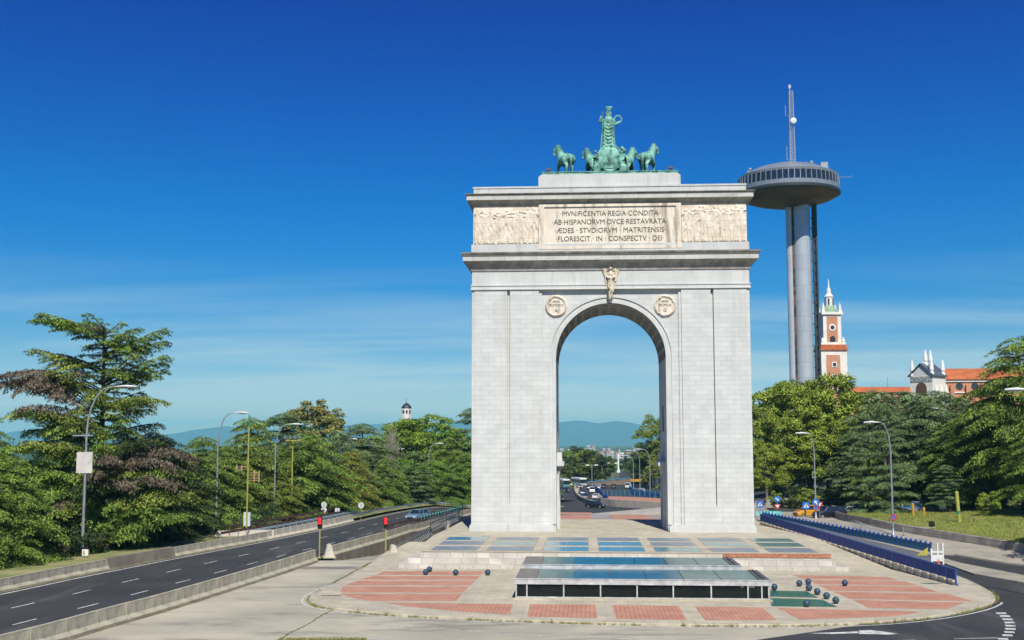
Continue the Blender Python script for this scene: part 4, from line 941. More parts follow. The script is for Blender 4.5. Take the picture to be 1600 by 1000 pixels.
# solid old wall sections and segments
def wallobj(name,samples,prof,m_,label,cat,zf,group=None):
    m=MB(); sweep(m,samples,prof,zf,closed=True); o=m.build(name,m_,fix=True); tag(o,label,cat,group); return o
wallobj('retaining_wall',fb.sub(s_at(fb,50),sa+2,2),[(.5,-.3),(.35,.1),(.1,1.1),(-.4,1.15),(-.5,-.3)],M_wall,'dark weathered low retaining wall at the left edge of the highway','wall',hr)
barrier_run('concrete_barrier',fb,sa+2,sb,2.4,M_cb,'old grey barrier segment beyond the highway, left of the smooth graffiti wall','old barrier segments left of the smooth wall',hr)
wallobj('retaining_wall',fb.sub(sb,sc1,1.5),[(.45,-.3),(.3,.1),(.08,.95),(-.35,1.0),(-.45,-.3)],M_wall,'smooth sloped concrete wall with graffiti between two runs of highway barrier','wall',hr)
barrier_run('concrete_barrier',fb,sc1,sd1,2.4,M_cb,'old grey barrier segment beyond the highway, right of the smooth graffiti wall','old barrier segments right of the smooth wall',hr)
barrier_run('concrete_barrier',fb,sd1,se-2,2.4,M_cbw,'newer pale concrete barrier segment, below the guard rail with the round signs','pale barrier segments below the guard rail',hr,1.0)
# graffiti tags on the smooth wall
# near side barrier
ge=s_at(nb,113.5)
barrier_run('concrete_barrier',nb,s_at(nb,58),ge,3.6,M_cb,'long grey concrete barrier segment between the highway and the roundabout','barrier segments on the near side of the highway',hr,1.08,.36)
m=MB(); sweep(m,nb.sub(s_at(nb,56),ge-1,1.5),[(.36,.215),(.85,.215)],lambda x,y:-1.60); struct(m.build('barrier_gutter',MATS['gutter_dirt'],fix=False))
g2=s_at(nb,117.5); g3=s_at(nb,196)
barrier_run('concrete_barrier',nb,g2,g3,4.0,M_cb,'grey concrete barrier segment topping the wall above the slip road','barrier segments above the slip road wall',hr,1.0,.3)
m=MB(); sm=nb.sub(s_at(nb,116.5),g3,1.5); sweep(m,sm,[(.42,-3.6),(.42,.02),(-.3,.02),(-.3,-3.6)],hr,closed=True); tag(m.build('slip_road_wall',M_wall),'stained retaining wall under the highway barrier beside the slip road','wall')
# plaza side retaining wall of the cutting
m=MB(); pw=Path([(-12.6,111)]+[(SLX(y)+SLW(y)+.2,y) for y in np.arange(116,200,3)]); sweep(m,pw.sub(0,None,2),[(-.2,-3.6),(-.2,1.0),(.25,1.0),(.25,-3.6)],lambda x,y:lerp(y,[110,150],[-2.35,-1.1]),closed=True); tag(m.build('cutting_wall',M_cb),'pale retaining wall on the plaza side of the slip road','wall')
# dark tunnel mouth of the underpass
m=MB(); m.box(-2.6,2.6,-.4,.4,1.4,2.8); m.box(-2.6,-2.1,-.4,.4,-.2,1.4); 
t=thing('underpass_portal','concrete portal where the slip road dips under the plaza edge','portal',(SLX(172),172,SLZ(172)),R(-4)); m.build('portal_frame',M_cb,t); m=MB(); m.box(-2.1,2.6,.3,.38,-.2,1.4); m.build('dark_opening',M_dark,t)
# guard rails
def guardrail(path,s0,s1,step,zf,z,label,m_,mp_,group=None,beamh=.3,name='guard_rail',posth=None,beams=1,refl=None):
    t=thing(name,label,'guard rail',(0,0,0),0,group); p0=path.at(s0); t.location=(p0.x,p0.y,0); ox,oy=p0.x,p0.y
    sm=[(p-p0,d) for p,d in path.sub(s0,s1,2)]; zf2=lambda x,y: zf(x+ox,y+oy)
    for b in range(beams):
        m=MB(); q=z-b*.4; sweep(m,sm,[(.05,q),(.0,q+beamh*.25),(.06,q+beamh*.5),(.0,q+beamh*.75),(.05,q+beamh),(-.0,q+beamh),(-.03,q+beamh*.5),(.0,q)],zf2,closed=True); m.build('beam',m_,t)
    me=None; n=int((s1-s0)/step)
    for i in range(min(n+1,99)):
        p=path.at(s0+i*step)-p0
        if me is None: m=MB(); m.box(-.05,.05,-.05,.05,-.1,z+beamh*.8); o=m.build('post',mp_,t); me=o.data
        else: o=link('post',me,None,t)
        o.location=(p.x,p.y,zf2(p.x,p.y))
    return t
M_rust=mat('rusty_rail',(.17,.085,.06),(.09,.05,.04),scale=2,rough=.85)
M_zinc=mat('zinc_rail',(.34,.40,.46),(.22,.26,.30),scale=1,rough=.5,metal=.3)
fo=shifted(farp,-1.6)
guardrail(fo,s_at(fo,150),s_at(fo,224)+14,3,hr,.55,'silver guard rail curving along the far edge of the highway towards the arch',M_zinc,M_steel,'guard rails behind the highway')
fo2=shifted(farp,-2.6)
guardrail(fo2,s_at(fo2,131),s_at(fo2,168),2.2,hr,1.1,'dark guard rail directly behind the pale barrier',M_rust,M_steel,'guard rails behind the highway')
fo3=shifted(farp,-5.2)
guardrail(fo3,s_at(fo3,135),s_at(fo3,175),2.2,hr,1.3,'rusty rear guard rail behind the pale barrier, nearest the trees',M_rust,M_rust,'guard rails behind the highway')
m=MB(); sweep(m,shifted(farp,-3.9).sub(s_at(farp,134),s_at(farp,176),2),[(1.1,.85),(-1.1,.85),(-1.1,-.5),(1.1,-.5)],hr,closed=True); tag(m.build('ramp_parapet',mat('ramp_blue_grey',(.20,.28,.32),(.14,.2,.24),scale=.6,rough=.7)),'blue-grey side road deck between the two rusty guard rails','parapet')
P=Gh(340,846,hr); m=MB(); m.prism([(-1.3,0),(6,0),(6,1.0),(-.6,1.05)],0,.5,'y'); o=m.build('graffiti_wall',mat('graffiti_plaster',(.62,.56,.48),(.5,.44,.38),scale=1,rough=.9,streak=((.55,.25,.35),.6,(.5,.5,1.5),.55)),None,False,(P[0],P[1]+2.5,P[2]),R(18)); tag(o,'pale end wall with pink graffiti at the start of the guard rails','wall')
no=shifted(nearp,.1); zt_=lambda x,y: hr(x,y)+.95
rr_=guardrail(no,s_at(no,134),s_at(no,193),1.6,zt_,.42,'rusty brown guard rail on top of the wall above the slip road',M_rust,M_rust)
M_teal=mat('teal_reflector',(.04,.45,.42),(.03,.35,.33),scale=3,rough=.5)
for i in range(17):
    p=no.at(lerp(i,[0,16],[s_at(no,150),s_at(no,195)])); P0=rr_.location; m=MB(); m.box(-.07,.07,-.04,.04,.25,.95); m.build('reflector',M_teal,rr_,loc=(p.x-P0.x,p.y-P0.y,zt_(p.x,p.y)))
# black curved-post railing along the plaza edge
def railing_black(pts,label,n,curved=True):
    t=thing('edge_railing',label,'railing',pts[0],0,'black railings on the left edge of the plaza'); p0=Vector(pts[0]); p1=Vector(pts[1]); d=p1-p0
    m=MB(); 
    for z in (.95,.55,.2): m.tube([(0,0,z),tuple(d+Vector((0,0,z)))],.035,6)
    m.build('rail',M_black,t); me=None
    for i in range(n+1):
        q=d*(i/n)
        if me is None: m=MB(); m.tube([(.25,0,0),(.05,0,.35),(-.12,0,.75),(.05,0,1.05)] if curved else [(0,0,0),(0,0,1.0)],[.07,.06,.05,.04],6); o=m.build('post',M_steel if curved else M_black,t); me=o.data
        else: o=link('post',me,None,t)
        o.location=q
railing_black([G(619,867,-1.2),G(672,836,-.4)],'black railing with curved grey posts at the plaza corner by the slip road',18)
railing_black([G(674,829,-.3),G(718,812,-.1)],'black railing with curved grey posts farther along the plaza edge, by the left pier',16)
t=thing('handrail','tall black handrail sloping down from the left pier to the plaza edge','handrail',G(673,842,-.3)); p1=Vector(G(722,812,0))-Vector(G(673,842,-.3)); m=MB()
for z in (1.9,1.2): m.tube([(0,0,z-.3),tuple(p1*.82+Vector((0,0,z))),tuple(p1+Vector((0,0,z+.3)))],.045,6)
m.build('rail',M_black,t)
for k in (0,.45,.88,1): m=MB(); q=p1*k; cyl(m,q.x,q.y,q.z-.3,q.z+2.0+(.2 if k==1 else -.2),.05,6); m.build('post',M_black,t)
# ------------------------------------------------------------------ blue railings on the right
M_blue=mat('blue_panel',(.004,.035,.30),(.003,.022,.20),scale=.8,rough=.65,streak=((.015,.05,.3),.4,(.5,.5,2),.55))
M_bpost=mat('blue_post',(.012,.09,.36),(.01,.06,.27),scale=2,rough=.4)
M_tealp=mat('teal_panel',(.02,.14,.24),(.015,.09,.16),scale=2,rough=.3)
def blue_rail(a,b,n,label,style):
    t=thing('blue_railing',label,'railing',a,0,'blue railings around the underpass ramp'); a=Vector(a);b=Vector(b); d=b-a; hz=Vector((d.x,d.y,0)); L_=hz.length; rz=math.atan2(-d.x,d.y); step=L_/n
    mp_=mpn=mc=md=None
    for i in range(n+1):
        q=d*(i/n)
        m=MB()
        if mp_ is None:
            m.box(-.05,.05,-.06,.06,-.1,1.32 if style==0 else 1.1)
            if style==1: m.ball((0,0,1.15),.13,8)
            o=m.build('post',M_bpost,t); mp_=o.data
        else: o=link('post',mp_,None,t)
        o.location=q; o.rotation_euler=(0,0,rz)
        if i==n: break
        c=d*((i+.5)/n); 
        if mpn is None:
            m=MB(); m.box(-.025,.025,-step/2+.05,step/2-.05,.48 if style==0 else .25,1.30 if style==0 else .95); o=m.build('panel',M_blue if style==0 else M_tealp,t); mpn=o.data
        else: o=link('panel',mpn,None,t)
        o.location=c; o.rotation_euler=(0,0,rz)
        if style==0:
            if mc is None: m=MB(); m.box(-.22,.05,-step/2+.12,step/2-.12,.30,.44); m.box(-.05,.05,-step/2+.12,step/2-.12,-.1,.30); o=m.build('ledge',M_cbw,t); mc=o.data
            else: o=link('ledge',mc,None,t)
            o.location=c; o.rotation_euler=(0,0,rz)
    m=MB(); m.tube([(0,0,1.34 if style==0 else 1.0),tuple(d+Vector((0,0,1.34 if style==0 else 1.0)))],.05,6); m.build('top_rail',M_bpost,t)
    m=MB(); m.tube([(.14,0,.05),tuple(d+Vector((.14,0,.05)))],.10,4); m.build('base_strip',M_black,t)
    return t
n0=G(1494,916,-1.3); n1=G(1189,820,0.0)
blue_rail(n0,n1,34,'long near railing of solid dark blue panels along the right edge of the plaza',0)
f0=G(1455,866,-1.1); f1=G(1192,814,.1)
blue_rail(f0,f1,42,'far railing of blue knobbed posts beyond the grey ramp cover',1)
# grey cover between the rails
a=Vector(n0)+(Vector(n1)-Vector(n0))*.13; V=[Vector(n1)+Vector((.3,0,-.1)),Vector(f1)+Vector((-.2,0,-.05)),Vector(f0)+Vector((-.1,0,-.05)),Vector(G(1452,888,-.45)),a+Vector((.45,0,.35))]
m=MB(); vs=[Vector(n1)+Vector((.3,0,1.2)),Vector(f1)+Vector((-.2,0,.0)),Vector(f0)+Vector((-.25,0,-.0)),Vector(G(1456,881,-.3)),a+Vector((.3,0,1.15))]
m.add([tuple(v) for v in vs]+[tuple(v+Vector((0,0,-1.3))) for v in vs],[(0,1,2),(0,2,3),(0,3,4)]+[(i,(i+1)%5,(i+1)%5+5,i+5) for i in range(5)])
tag(m.build('ramp_cover',mat('grey_sheet_metal',(.20,.205,.21),(.14,.145,.15),scale=.7,rough=.5,metal=.2)),'smooth grey sheet-metal cover between the two blue railings','ramp cover')
P=Vector(G(1464,882,-1.3)); t=thing('ramp_gate','white metal gate frame with a yellow chevron at the end of the grey ramp cover','gate',P)
m=MB()
for x in (-.5,.1,.6): m.box(x-.07,x+.07,-.07,.07,0,2.0 if x>-.4 else 1.5)
m.box(-.5,.6,-.05,.05,1.1,1.25); m.box(-.5,.6,-.05,.05,.3,.9); m.build('frame',M_white,t); m=MB(); m.prism([(-1.9,.85),(-.9,.85),(-.8,1.6)],-.05,.05,'y'); m.build('chevron',mat('chevron_yellow',(.45,.42,.05),(.3,.28,.04),scale=2),t)
P=G(1467,884,-1.3); t=thing('traffic_cone','small orange cone at the foot of the white gate frame','cone',P); m=MB(); m.lathe([(.16,.04),(.11,.3),(.04,.6),(.001,.62)],12); m.build('cone',mat('cone_orange',(.7,.14,.03),scale=4),t); m=MB(); m.box(-.22,.22,-.22,.22,0,.05); m.build('base',M_black,t)
# ------------------------------------------------------------------ right side pavements, lawn, low wall
def rpoly(pts,zf): return [Gh(x,y,zf)[:2] for x,y in pts]
zs1=lambda x,y: hbase(x,y)+.36
zs0=lambda x,y: hbase(x,y)+.22
m=MB(); rowfill(m,[(40,90),(70,80),(78,130),(75,205),(20,205),(22,156),(33,150),(39,125),(40,112)],3,lambda x,y:hbase(x,y)+.20,skirt=.4,du=4); struct(m.build('side_road',M_asph,fix=False))
M_side=mat('side_pavement',(.42,.38,.30),(.31,.28,.23),scale=.4,rough=.9,detail=8,brick=('grid',1.2,1.2,.02,.1,(.7,.68,.65)))
m=MB(); rowfill(m,[(33.2,151),(37,138),(41.5,119),(44.6,118),(47,113),(50.5,106),(53.5,106),(53,119),(52.3,140),(51,158),(49,168),(36,170),(32.5,158)],2,zs1,skirt=.4,du=3); struct(m.build('side_pavement',M_side,fix=False))
m=MB(); rowfill(m,[(50,60),(44,90),(40.6,103),(41.6,115.5),(42.6,114.5),(44.6,101.5),(50,88),(58,60)],2,zs1,skirt=.4,du=3); struct(m.build('traffic_island',M_side,fix=False))
lawnz=lambda x,y: hbase(x,y)+.80+.9*sstep(0,45,x-50)+.25*noise.noise(Vector((x/9,y/9,2)))
WP=[Gh(x,y,zr)[:2] for x,y in [(1600,865),(1530,853),(1466,843),(1385,829),(1330,818),(1306,811.5)]]
m=MB(); rowfill(m,[(57.6,62),(55.6,100)]+[(a+.1,b) for a,b in WP]+[(45,160),(56,163),(75,166),(120,170),(140,150),(140,62)],2,lawnz,skirt=1,du=2)
M_lawn=mat('lawn',(.24,.28,.05),(.15,.20,.03),scale=.35,rough=1,bump=.5,bscale=14,detail=10,streak=((.30,.25,.09),.6,(.15,.15,.15),.56))
struct(m.build('lawn',M_lawn,smooth=True,fix=False))
WP=[Gh(x,y,zr)[:2] for x,y in [(1600,865),(1530,853),(1466,843),(1385,829),(1330,818),(1306,811.5)]]
pw=Path([(57.5,62),(55.5,100)]+WP+[(44.5,160),(52,163),(62,164.5)],1)
wallobj('low_stone_wall',pw.sub(0,None,2),[(-.25,0),(-.25,1.0),(.3,1.0),(.3,0)],mat('dressed_stone',(.36,.33,.29),(.22,.20,.18),scale=.8,rough=.9,bump=.3,brick=('wall',1.5,.5,.02,.2,(.4,.4,.4))),'low dressed-stone wall holding back the lawn on the right','wall',zr)
pw2=Path([(24,181),(40,182),(60,184),(95,188)])
wallobj('street_wall',pw2.sub(0,None,3),[(-.25,0),(-.25,1.5),(.3,1.5),(.3,0)],mat('pale_wall',(.42,.38,.33),(.3,.27,.24),scale=.5,rough=.9,brick=('wall',1.5,.5,.02,.15,(.5,.5,.5))),'long pale street wall behind the yellow car','wall',zr)
# left verge
m=MB(); vp=shifted(farp,-.9); V=[];Fc=[]; ss=list(np.arange(s_at(vp,45),s_at(vp,226)+30,2.5))
for s in ss:
    p=vp.at(s); d=vp.dir(s)
    for o_,z in ((0,.25),(-1.5,.42),(-4,.4),(-9,.25),(-20,.1),(-60,0)):
        x,y=p.x+d.y*o_,p.y-d.x*o_; V.append((x,y,hr(x,y)+z+(.15*noise.noise(Vector((x/4,y/4,0))) if o_<-1 else 0)))
for i in range(len(ss)-1):
    for k in range(5): Fc.append((i*6+k,i*6+k+1,(i+1)*6+k+1,(i+1)*6+k))
m.add(V,Fc); struct(m.build('grass_verge',mat('dry_verge',(.33,.30,.13),(.13,.17,.045),scale=.25,rough=1,bump=.5,bscale=8,detail=9),smooth=True,fix=False))
# bike racks, bollards and posts on the right pavement
t0=thing('bicycle_rack','row of bare metal bicycle hoops on the pavement beyond the blue railing','bicycle rack',Gh(1335,825,zs1)); d=Vector(Gh(1378,840,zs1))-Vector(t0.location); m=None
for i in range(13):
    if i==0: m=MB(); m.tube([(-.1,0,0),(-.35,0,.75),(0,0,.95),(.35,0,.75),(.1,0,0)],.03,6); o=m.build('hoop',M_steel,t0); me=o.data
    else: o=link('hoop',me,None,t0)
    o.location=d*(i/12)
m=MB(); m.tube([(0,0,.03),tuple(d+Vector((0,0,.03)))],.05,6); m.build('base_bar',M_steel,t0)
def simple_post(px,py,hh,r,m_,label,name,cat,zf=None,extra=None):
    P=Gh(px,py,zf or lawnz); t=thing(name,label,cat,P); m=MB(); m.tube([(0,0,-.1),(0,0,hh),(0,0,hh+r*.6)],[r,r,r*.5],12); m.build('shaft',m_,t); return t
t=simple_post(1499,816,3.6,.22,mat('yellow_green_totem',(.42,.42,.08),(.3,.3,.06),scale=2,rough=.6),'tall yellow-green cylindrical post on the lawn','lawn_post','post'); m=MB(); m.tube([(0,0,1.0),(0,0,1.35)],.235,12); m.build('green_band',mat('green_paint',(.02,.25,.16),scale=2),t)
t.rotation_euler=(0,R(-3),0)
for px,lb in ((1427,'amber post in front of the blue parked car'),(1444,'shorter amber post in front of the white parked car')):
    t=simple_post(px,807,1.6 if px==1427 else 1.1,.16,mat('amber_post',(.6,.33,.03),(.45,.25,.03),scale=2,rough=.6),lb,'amber_post','post'); m=MB(); m.lathe([(.22,0),(.22,.06),(.16,.1)],12); m.build('foot',M_black,t)
P=Gh(1456,824,lawnz); t=thing('drain_box','small dark box standing on the lawn','utility box',P); m=MB(); m.box(-.3,.3,-.25,.25,-.1,.7,tx=.03,ty=.03); m.build('body',M_black,t); m=MB(); m.box(-1.4,.4,-.35,.35,-.05,.06); m.build('slab',M_cb,t)
P=Gh(1473,800,lawnz); t=thing('electrical_cabinet','pale grey cabinet under the cedars behind the yellow-green post','cabinet',P); m=MB(); m.box(-.4,.4,-.25,.25,.4,1.7); m.build('body',M_white,t); m=MB(); cyl(m,0,0,-.1,.45,.08,8); m.build('leg',M_steel,t)
for px,py in ((1345,829),(1412,837)):
    t=simple_post(px,py,1.0,.06,M_steel,{1345:'thin metal bollard at the left end of the bicycle hoops',1412:'thin metal bollard by the low wall right of the lamp'}[px],'pavement_bollard','bollard',zs1); m=MB(); m.lathe([(.1,0),(.1,.04),(.06,.06)],10); m.build('foot',M_black,t)
# crossing / roundabout signs on the right
def tri(m,z,r,y0,y1,up=True):
    s=1 if up else -1; m.prism([(-r,z-s*r*.6),(r,z-s*r*.6),(0,z+s*r)],y0,y1,'y')
def psign(px,py,pz,label,kinds):
    P=Gh(px,py,zr); Y=P[1]; z1=AtY(px,pz,Y)[2]-P[2]; t=thing('road_sign',label,'road sign',P,0,'road signs by the right-hand crossing'); m=MB(); cyl(m,0,0,0,z1+.3,.045,8); m.build('post',M_steel,t)
    z=z1
    for k in kinds:
        m=MB()
        if k=='ped':
            m.box(-.45,.45,-.08,-.05,z-.45,z+.45); s_=m.build('sign_plate',MATS['sign_blue'],t); m=MB(); tri(m,z-.02,.36,-.10,-.08); q=m.build('triangle',M_white,s_); m=MB(); m.box(-.05,.05,-.11,-.10,z-.1,z+.12); m.ball((0,-.11,z+.17),.05,6); m.box(-.12,-.06,-.11,-.10,z-.2,z-.05); m.box(.06,.12,-.11,-.10,z-.2,z-.05); m.build('walker',M_black,s_)
        elif k=='disc':
            T=Matrix.Translation((0,-.05,z))@Matrix.Rotation(math.pi/2,4,'X'); m.lathe([(1e-3,0),(.45,0),(.45,.03),(1e-3,.03)],24,T); s_=m.build('sign_plate',MATS['sign_blue'],t); m=MB(); m.prism([(-.3,-.06),(.05,-.06),(.05,-.2),(.3,0),(.05,.2),(.05,.06),(-.3,.06)],-.10,-.08,'y',Matrix.Translation((0,0,z))@Matrix.Rotation(R(35),4,'Y')); m.build('arrow',M_white,s_)
        elif k=='yield':
            tri(m,z,.48,-.08,-.05,False); s_=m.build('sign_plate',MATS['sign_red'],t); m=MB(); tri(m,z+.01,.28,-.10,-.08,False); m.build('inner_triangle',M_white,s_)
        z-=.95
psign(1188,815,788,'blue square pedestrian sign right beside the right pier',['ped'])
psign(1215,808,780,'blue round sign above a give-way triangle, left of the yellow car',['disc','yield'])
psign(1260,814,790,'blue square pedestrian sign in front of the yellow car',['ped'])
psign(1281,812,788,'give-way triangle just right of the lamp with the round blue sign',['yield'])
P=Gh(1196,812,zr); t=thing('planter_fence','teal painted low barrier beside the right pier','barrier',P); m=MB(); m.box(-1.3,2.2,-.05,.05,.55,1.15); m.build('board',mat('teal_board',(.03,.42,.42),(.3,.55,.52),scale=2.2,rough=.6,mid=(.48,.55)),t)
for x in (-1.1,.4,2.0): m=MB(); m.box(x-.05,x+.05,-.04,.04,0,1.15); m.build('leg',M_steel,t)
# ================================================================== vehicles
M_tyre=mat('tyre',(.02,.02,.02),(.015,.015,.015),scale=6,rough=.9); M_rim=mat('rim',(.45,.45,.46),scale=6,rough=.3,metal=.6)
M_win=mat('car_glass',(.02,.03,.04),(.015,.02,.03),scale=1,rough=.06,spec=.9)
M_hl=mat('headlight',(.8,.82,.85),scale=5,rough=.1,spec=.9); M_tl=mat('taillight',(.5,.01,.01),(.4,.01,.01),scale=5,rough=.2)
def paint(n,c): return mat('paint_'+n,c,tuple(x*.85 for x in c),scale=1,rough=.25,coat=.6,spec=.6)
def car_proto(kind):
    L_,Wd,H_={'hatch':(4.2,1.78,1.48),'saloon':(4.6,1.8,1.43),'van':(4.6,1.85,1.95),'suv':(4.5,1.85,1.66)}[kind]
    m=MB(); secs=[]
    hood={'hatch':.92,'saloon':.92,'van':1.12,'suv':1.05}[kind]; tail={'hatch':1.0,'saloon':1.02,'van':1.2,'suv':1.1}[kind]
    for y,w_,zl,zh in [(-L_/2,.70,.38,.62),(-L_/2+.12,.86,.26,.74),(-L_/2+.5,.97,.22,hood-.1),(-L_/2+1.15,1,.2,hood),(0,1,.2,hood+.03),(L_/2-1.0,1,.2,tail),(L_/2-.3,.97,.22,tail-.02),(L_/2-.08,.9,.3,tail-.12),(L_/2,.82,.4,tail-.3)]:
        hw=Wd/2*w_; secs.append([(-hw*.92,y,zl),(-hw,y,zl+.12),(-hw,y,zh-.18),(-hw*.93,y,zh-.03),(-hw*.6,y,zh),(hw*.6,y,zh),(hw*.93,y,zh-.03),(hw,y,zh-.18),(hw,y,zl+.12),(hw*.92,y,zl)])
    vs=[p for s in secs for p in s]; n=10; fs=[(i*n+k,i*n+(k+1)%n,(i+1)*n+(k+1)%n,(i+1)*n+k) for i in range(len(secs)-1) for k in range(n)]+[tuple(range(n)),tuple((len(secs)-1)*n+k for k in range(n))]
    m.add(vs,fs); body=m.mesh('body',False)
    ys={'hatch':(-.95,-.35,1.25,1.85),'saloon':(-.95,-.3,1.0,1.65),'van':(-1.5,-.8,2.1,2.22),'suv':(-1.05,-.45,1.6,2.05)}[kind]
    zb=hood-.02; a=MB(); hw=Wd/2*.93; tw=Wd/2*.76; zt=H_-.04
    a.add([(-hw,ys[0],zb),(hw,ys[0],zb),(tw,ys[1],zt),(-tw,ys[1],zt),(-hw,ys[3],zb),(hw,ys[3],zb),(tw,ys[2],zt),(-tw,ys[2],zt)],[(0,1,2,3),(4,7,6,5),(0,3,7,4),(1,5,6,2),(3,2,6,7)])
    glass=a.mesh('windows'); 
    r=MB(); r.box(-tw-.03,tw+.03,ys[1]-.08,ys[2]+.08,zt-.03,zt+.04,tx=.08,ty=.08)
    for s in (-1,1):
        for (ya,yb) in ((ys[0],ys[1]),(ys[3],ys[2]),(.35,.35)): r.tube([(s*(hw+.005),ya,zb),(s*(tw+.01),yb,zt)],[.05,.045],4)
    roof=r.mesh('roof')
    wm=MB(); T=Matrix.Rotation(math.pi/2,4,'Y'); wm.lathe([(.001,-.1),(.26,-.1),(.32,-.07),(.32,.09),(.24,.11),(.001,.11)],18,T); wheel=wm.mesh('wheel')
    rm=MB(); rm.lathe([(.001,-.125),(.2,-.125),(.2,.125),(.001,.125)],12,T); rim=rm.mesh('rim')
    hl=MB(); hl.box(-.18,.18,-.05,.05,-.07,.08); tl=MB(); tl.box(-.13,.13,-.04,.04,-.12,.14); gr=MB(); gr.box(-.45,.45,-.04,.04,-.1,.1)
    return dict(L=L_,W=Wd,hood=hood,tail=tail,body=body,glass=glass,roof=roof,wheel=wheel,rim=rim,hl=hl.mesh('headlight'),tl=tl.mesh('taillight'),gr=gr.mesh('grille'),H=H_)
PROTO={k:car_proto(k) for k in ('hatch','saloon','van','suv')}
def mlink(name,me,m,par,loc_):
    o=bpy.data.objects.new(name,me); col.objects.link(o)
    if not me.materials: me.materials.append(None)
    o.material_slots[0].link='OBJECT'; o.material_slots[0].material=m; o.parent=par; o.location=loc_; return o
def car(kind,P,rz,pm,label,group,cat='car',name='car'):
    p=PROTO[kind]; t=thing(name,label,cat,P,rz,group)
    mlink('body',p['body'],pm,t,(0,0,0)); mlink('windows',p['glass'],M_win,t,(0,0,0)); mlink('roof',p['roof'],pm,t,(0,0,0))
    for sx_ in (-1,1):
        for y in (-p['L']/2+.85,p['L']/2-.85):
            w_=mlink('wheel',p['wheel'],M_tyre,t,(sx_*(p['W']/2-.12),y,.32)); mlink('rim',p['rim'],M_rim,w_,(0,0,0))
        mlink('headlight',p['hl'],M_hl,t,(sx_*p['W']*.36,-p['L']/2+.10,.66)); mlink('taillight',p['tl'],M_tl,t,(sx_*p['W']*.41,p['L']/2-.04,p['tail']-.25))
    mlink('grille',p['gr'],M_black,t,(0,-p['L']/2+.0,.5)); mlink('number_plate',p['gr'],M_white,t,(0,p['L']/2-.0,.6)).scale=(.55,.8,.6)
    return t
# front of a car faces local -y
P=Gh(652,813,hr); car('suv',(P[0],P[1],hr(P[0],P[1])),R(-24),paint('silver_blue',(.16,.26,.36)),'silver-blue car driving towards the camera on the left highway','cars on the roads')
zr0=lambda x,y: hbase(x,y)+.21
P=Gh(1266,808,zr0); car('suv',P,R(-78),paint('amber',(.62,.30,.01)),'amber yellow car half in shade by the right-hand crossing','cars on the right-hand street')
for px,py,rz,kind,c,lb in [(1296,810,-80,'suv',(.012,.012,.02),'black car directly behind the amber car, in deep shade'),(1326,807,-84,'saloon',(.35,.37,.40),'silver car with bright windscreen parked in the tree shade'),(1345,806,-75,'suv',(.02,.02,.025),'dark parked car between the two nearest trunks'),(1366,803,-84,'saloon',(.30,.32,.35),'grey car parked between the leaning trunks'),(1388,805,-70,'hatch',(.12,.12,.13),'dark grey car parked just left of the lamp with the no-parking sign'),
   (1415,803,-80,'suv',(.02,.14,.42),'blue car parked behind the taller amber post'),(1433,801,-78,'suv',(.45,.55,.60),'pale blue car parked between the amber posts'),(1450,801,-80,'suv',(.75,.75,.75),'white car parked farthest right under the cedars')]:
    P=Gh(px,py,zr0); car(kind,P,R(rz),paint('c%d'%px,c),lb,'cars parked under the right-hand trees','car','parked_car')
# through the arch
hb=lambda x,y: hr(x,y)+.04
for px,py,rz,kind,c,lb in [(931,794,62,'hatch',(.012,.014,.016),'black car crossing in front of the sunken road, seen through the arch'),(933,780,160,'saloon',(.72,.72,.72),'white car behind the black one, seen through the arch'),
   (925,770,178,'van',(.75,.75,.75),'white van in the sunken road, seen through the arch'),(913,780,188,'hatch',(.02,.06,.12),'dark blue car with red tail lights, nearest in the left lane of the sunken road'),(909,773,185,'hatch',(.03,.07,.16),'blue car ahead of the dark blue one in the sunken road'),(920,765,183,'hatch',(.03,.03,.04),'black car just left of the white van'),
   (883,769,8,'hatch',(.02,.03,.05),'dark car on the left carriageway below the bus'),(873,783,5,'suv',(.02,.03,.04),'dark car half hidden by the left pier, nearer one'),(873,768,5,'hatch',(.04,.05,.07),'dark car at the left pier edge, farther one'),(935,764.5,172,'hatch',(.65,.66,.66),'silver car right of the white van near the flyover'),
   (944,763,170,'hatch',(.02,.02,.03),'black car in the middle of the open carriageway'),(959,763,170,'hatch',(.02,.02,.025),'black car at the right of the open carriageway'),(1003,774,165,'van',(.75,.75,.75),'white van beside the blue parapet on the right, seen through the arch'),(996,771,165,'hatch',(.5,.3,.3),'pale red car left of the white van by the blue parapet'),(982,763,165,'van',(.75,.75,.75),'white van under the flyover'),
   (941,757,170,'van',(.62,.56,.02),'yellow van nearer the middle of the distant junction'),(965,757,170,'van',(.60,.56,.02),'yellow van at the right of the distant junction'),(889,760,8,'van',(.60,.55,.02),'yellow van beside the left bus'),(905,763,10,'hatch',(.5,.5,.5),'grey car in front of the right bus')]:
    P=Gh(px,py,hb); car(kind,P,R(rz),paint('d%d_%d'%(px,py),c),lb,'vehicles on the road seen through the arch',*(('van','van') if kind=='van' else ('car','car')))
def bus(px,py,rz,c,label):
    P=Gh(px,py,hb); t=thing('bus',label,'bus',P,R(rz),'buses seen through the arch')
    m=MB(); m.box(-1.25,1.25,-5.5,5.5,.35,1.1); m.build('body',c,t,auto=30); m=MB(); m.box(-1.22,1.22,-5.47,5.47,1.1,2.5); m.build('windows',M_win,t); m=MB(); m.box(-1.25,1.25,-5.5,5.5,2.5,3.05,tx=.1,ty=.1)
    for x in (-1.23,1.17):
        for y in np.linspace(-5.4,5.3,6): m.box(x,x+.06,y,y+.12,1.1,2.5)
    m.build('roof',M_white,t)
    for s in (-1,1):
        for y in (-3.6,3.4): mlink('wheel',PROTO['suv']['wheel'],M_tyre,t,(s*1.12,y,.45)).scale=(1.4,1.4,1.4)
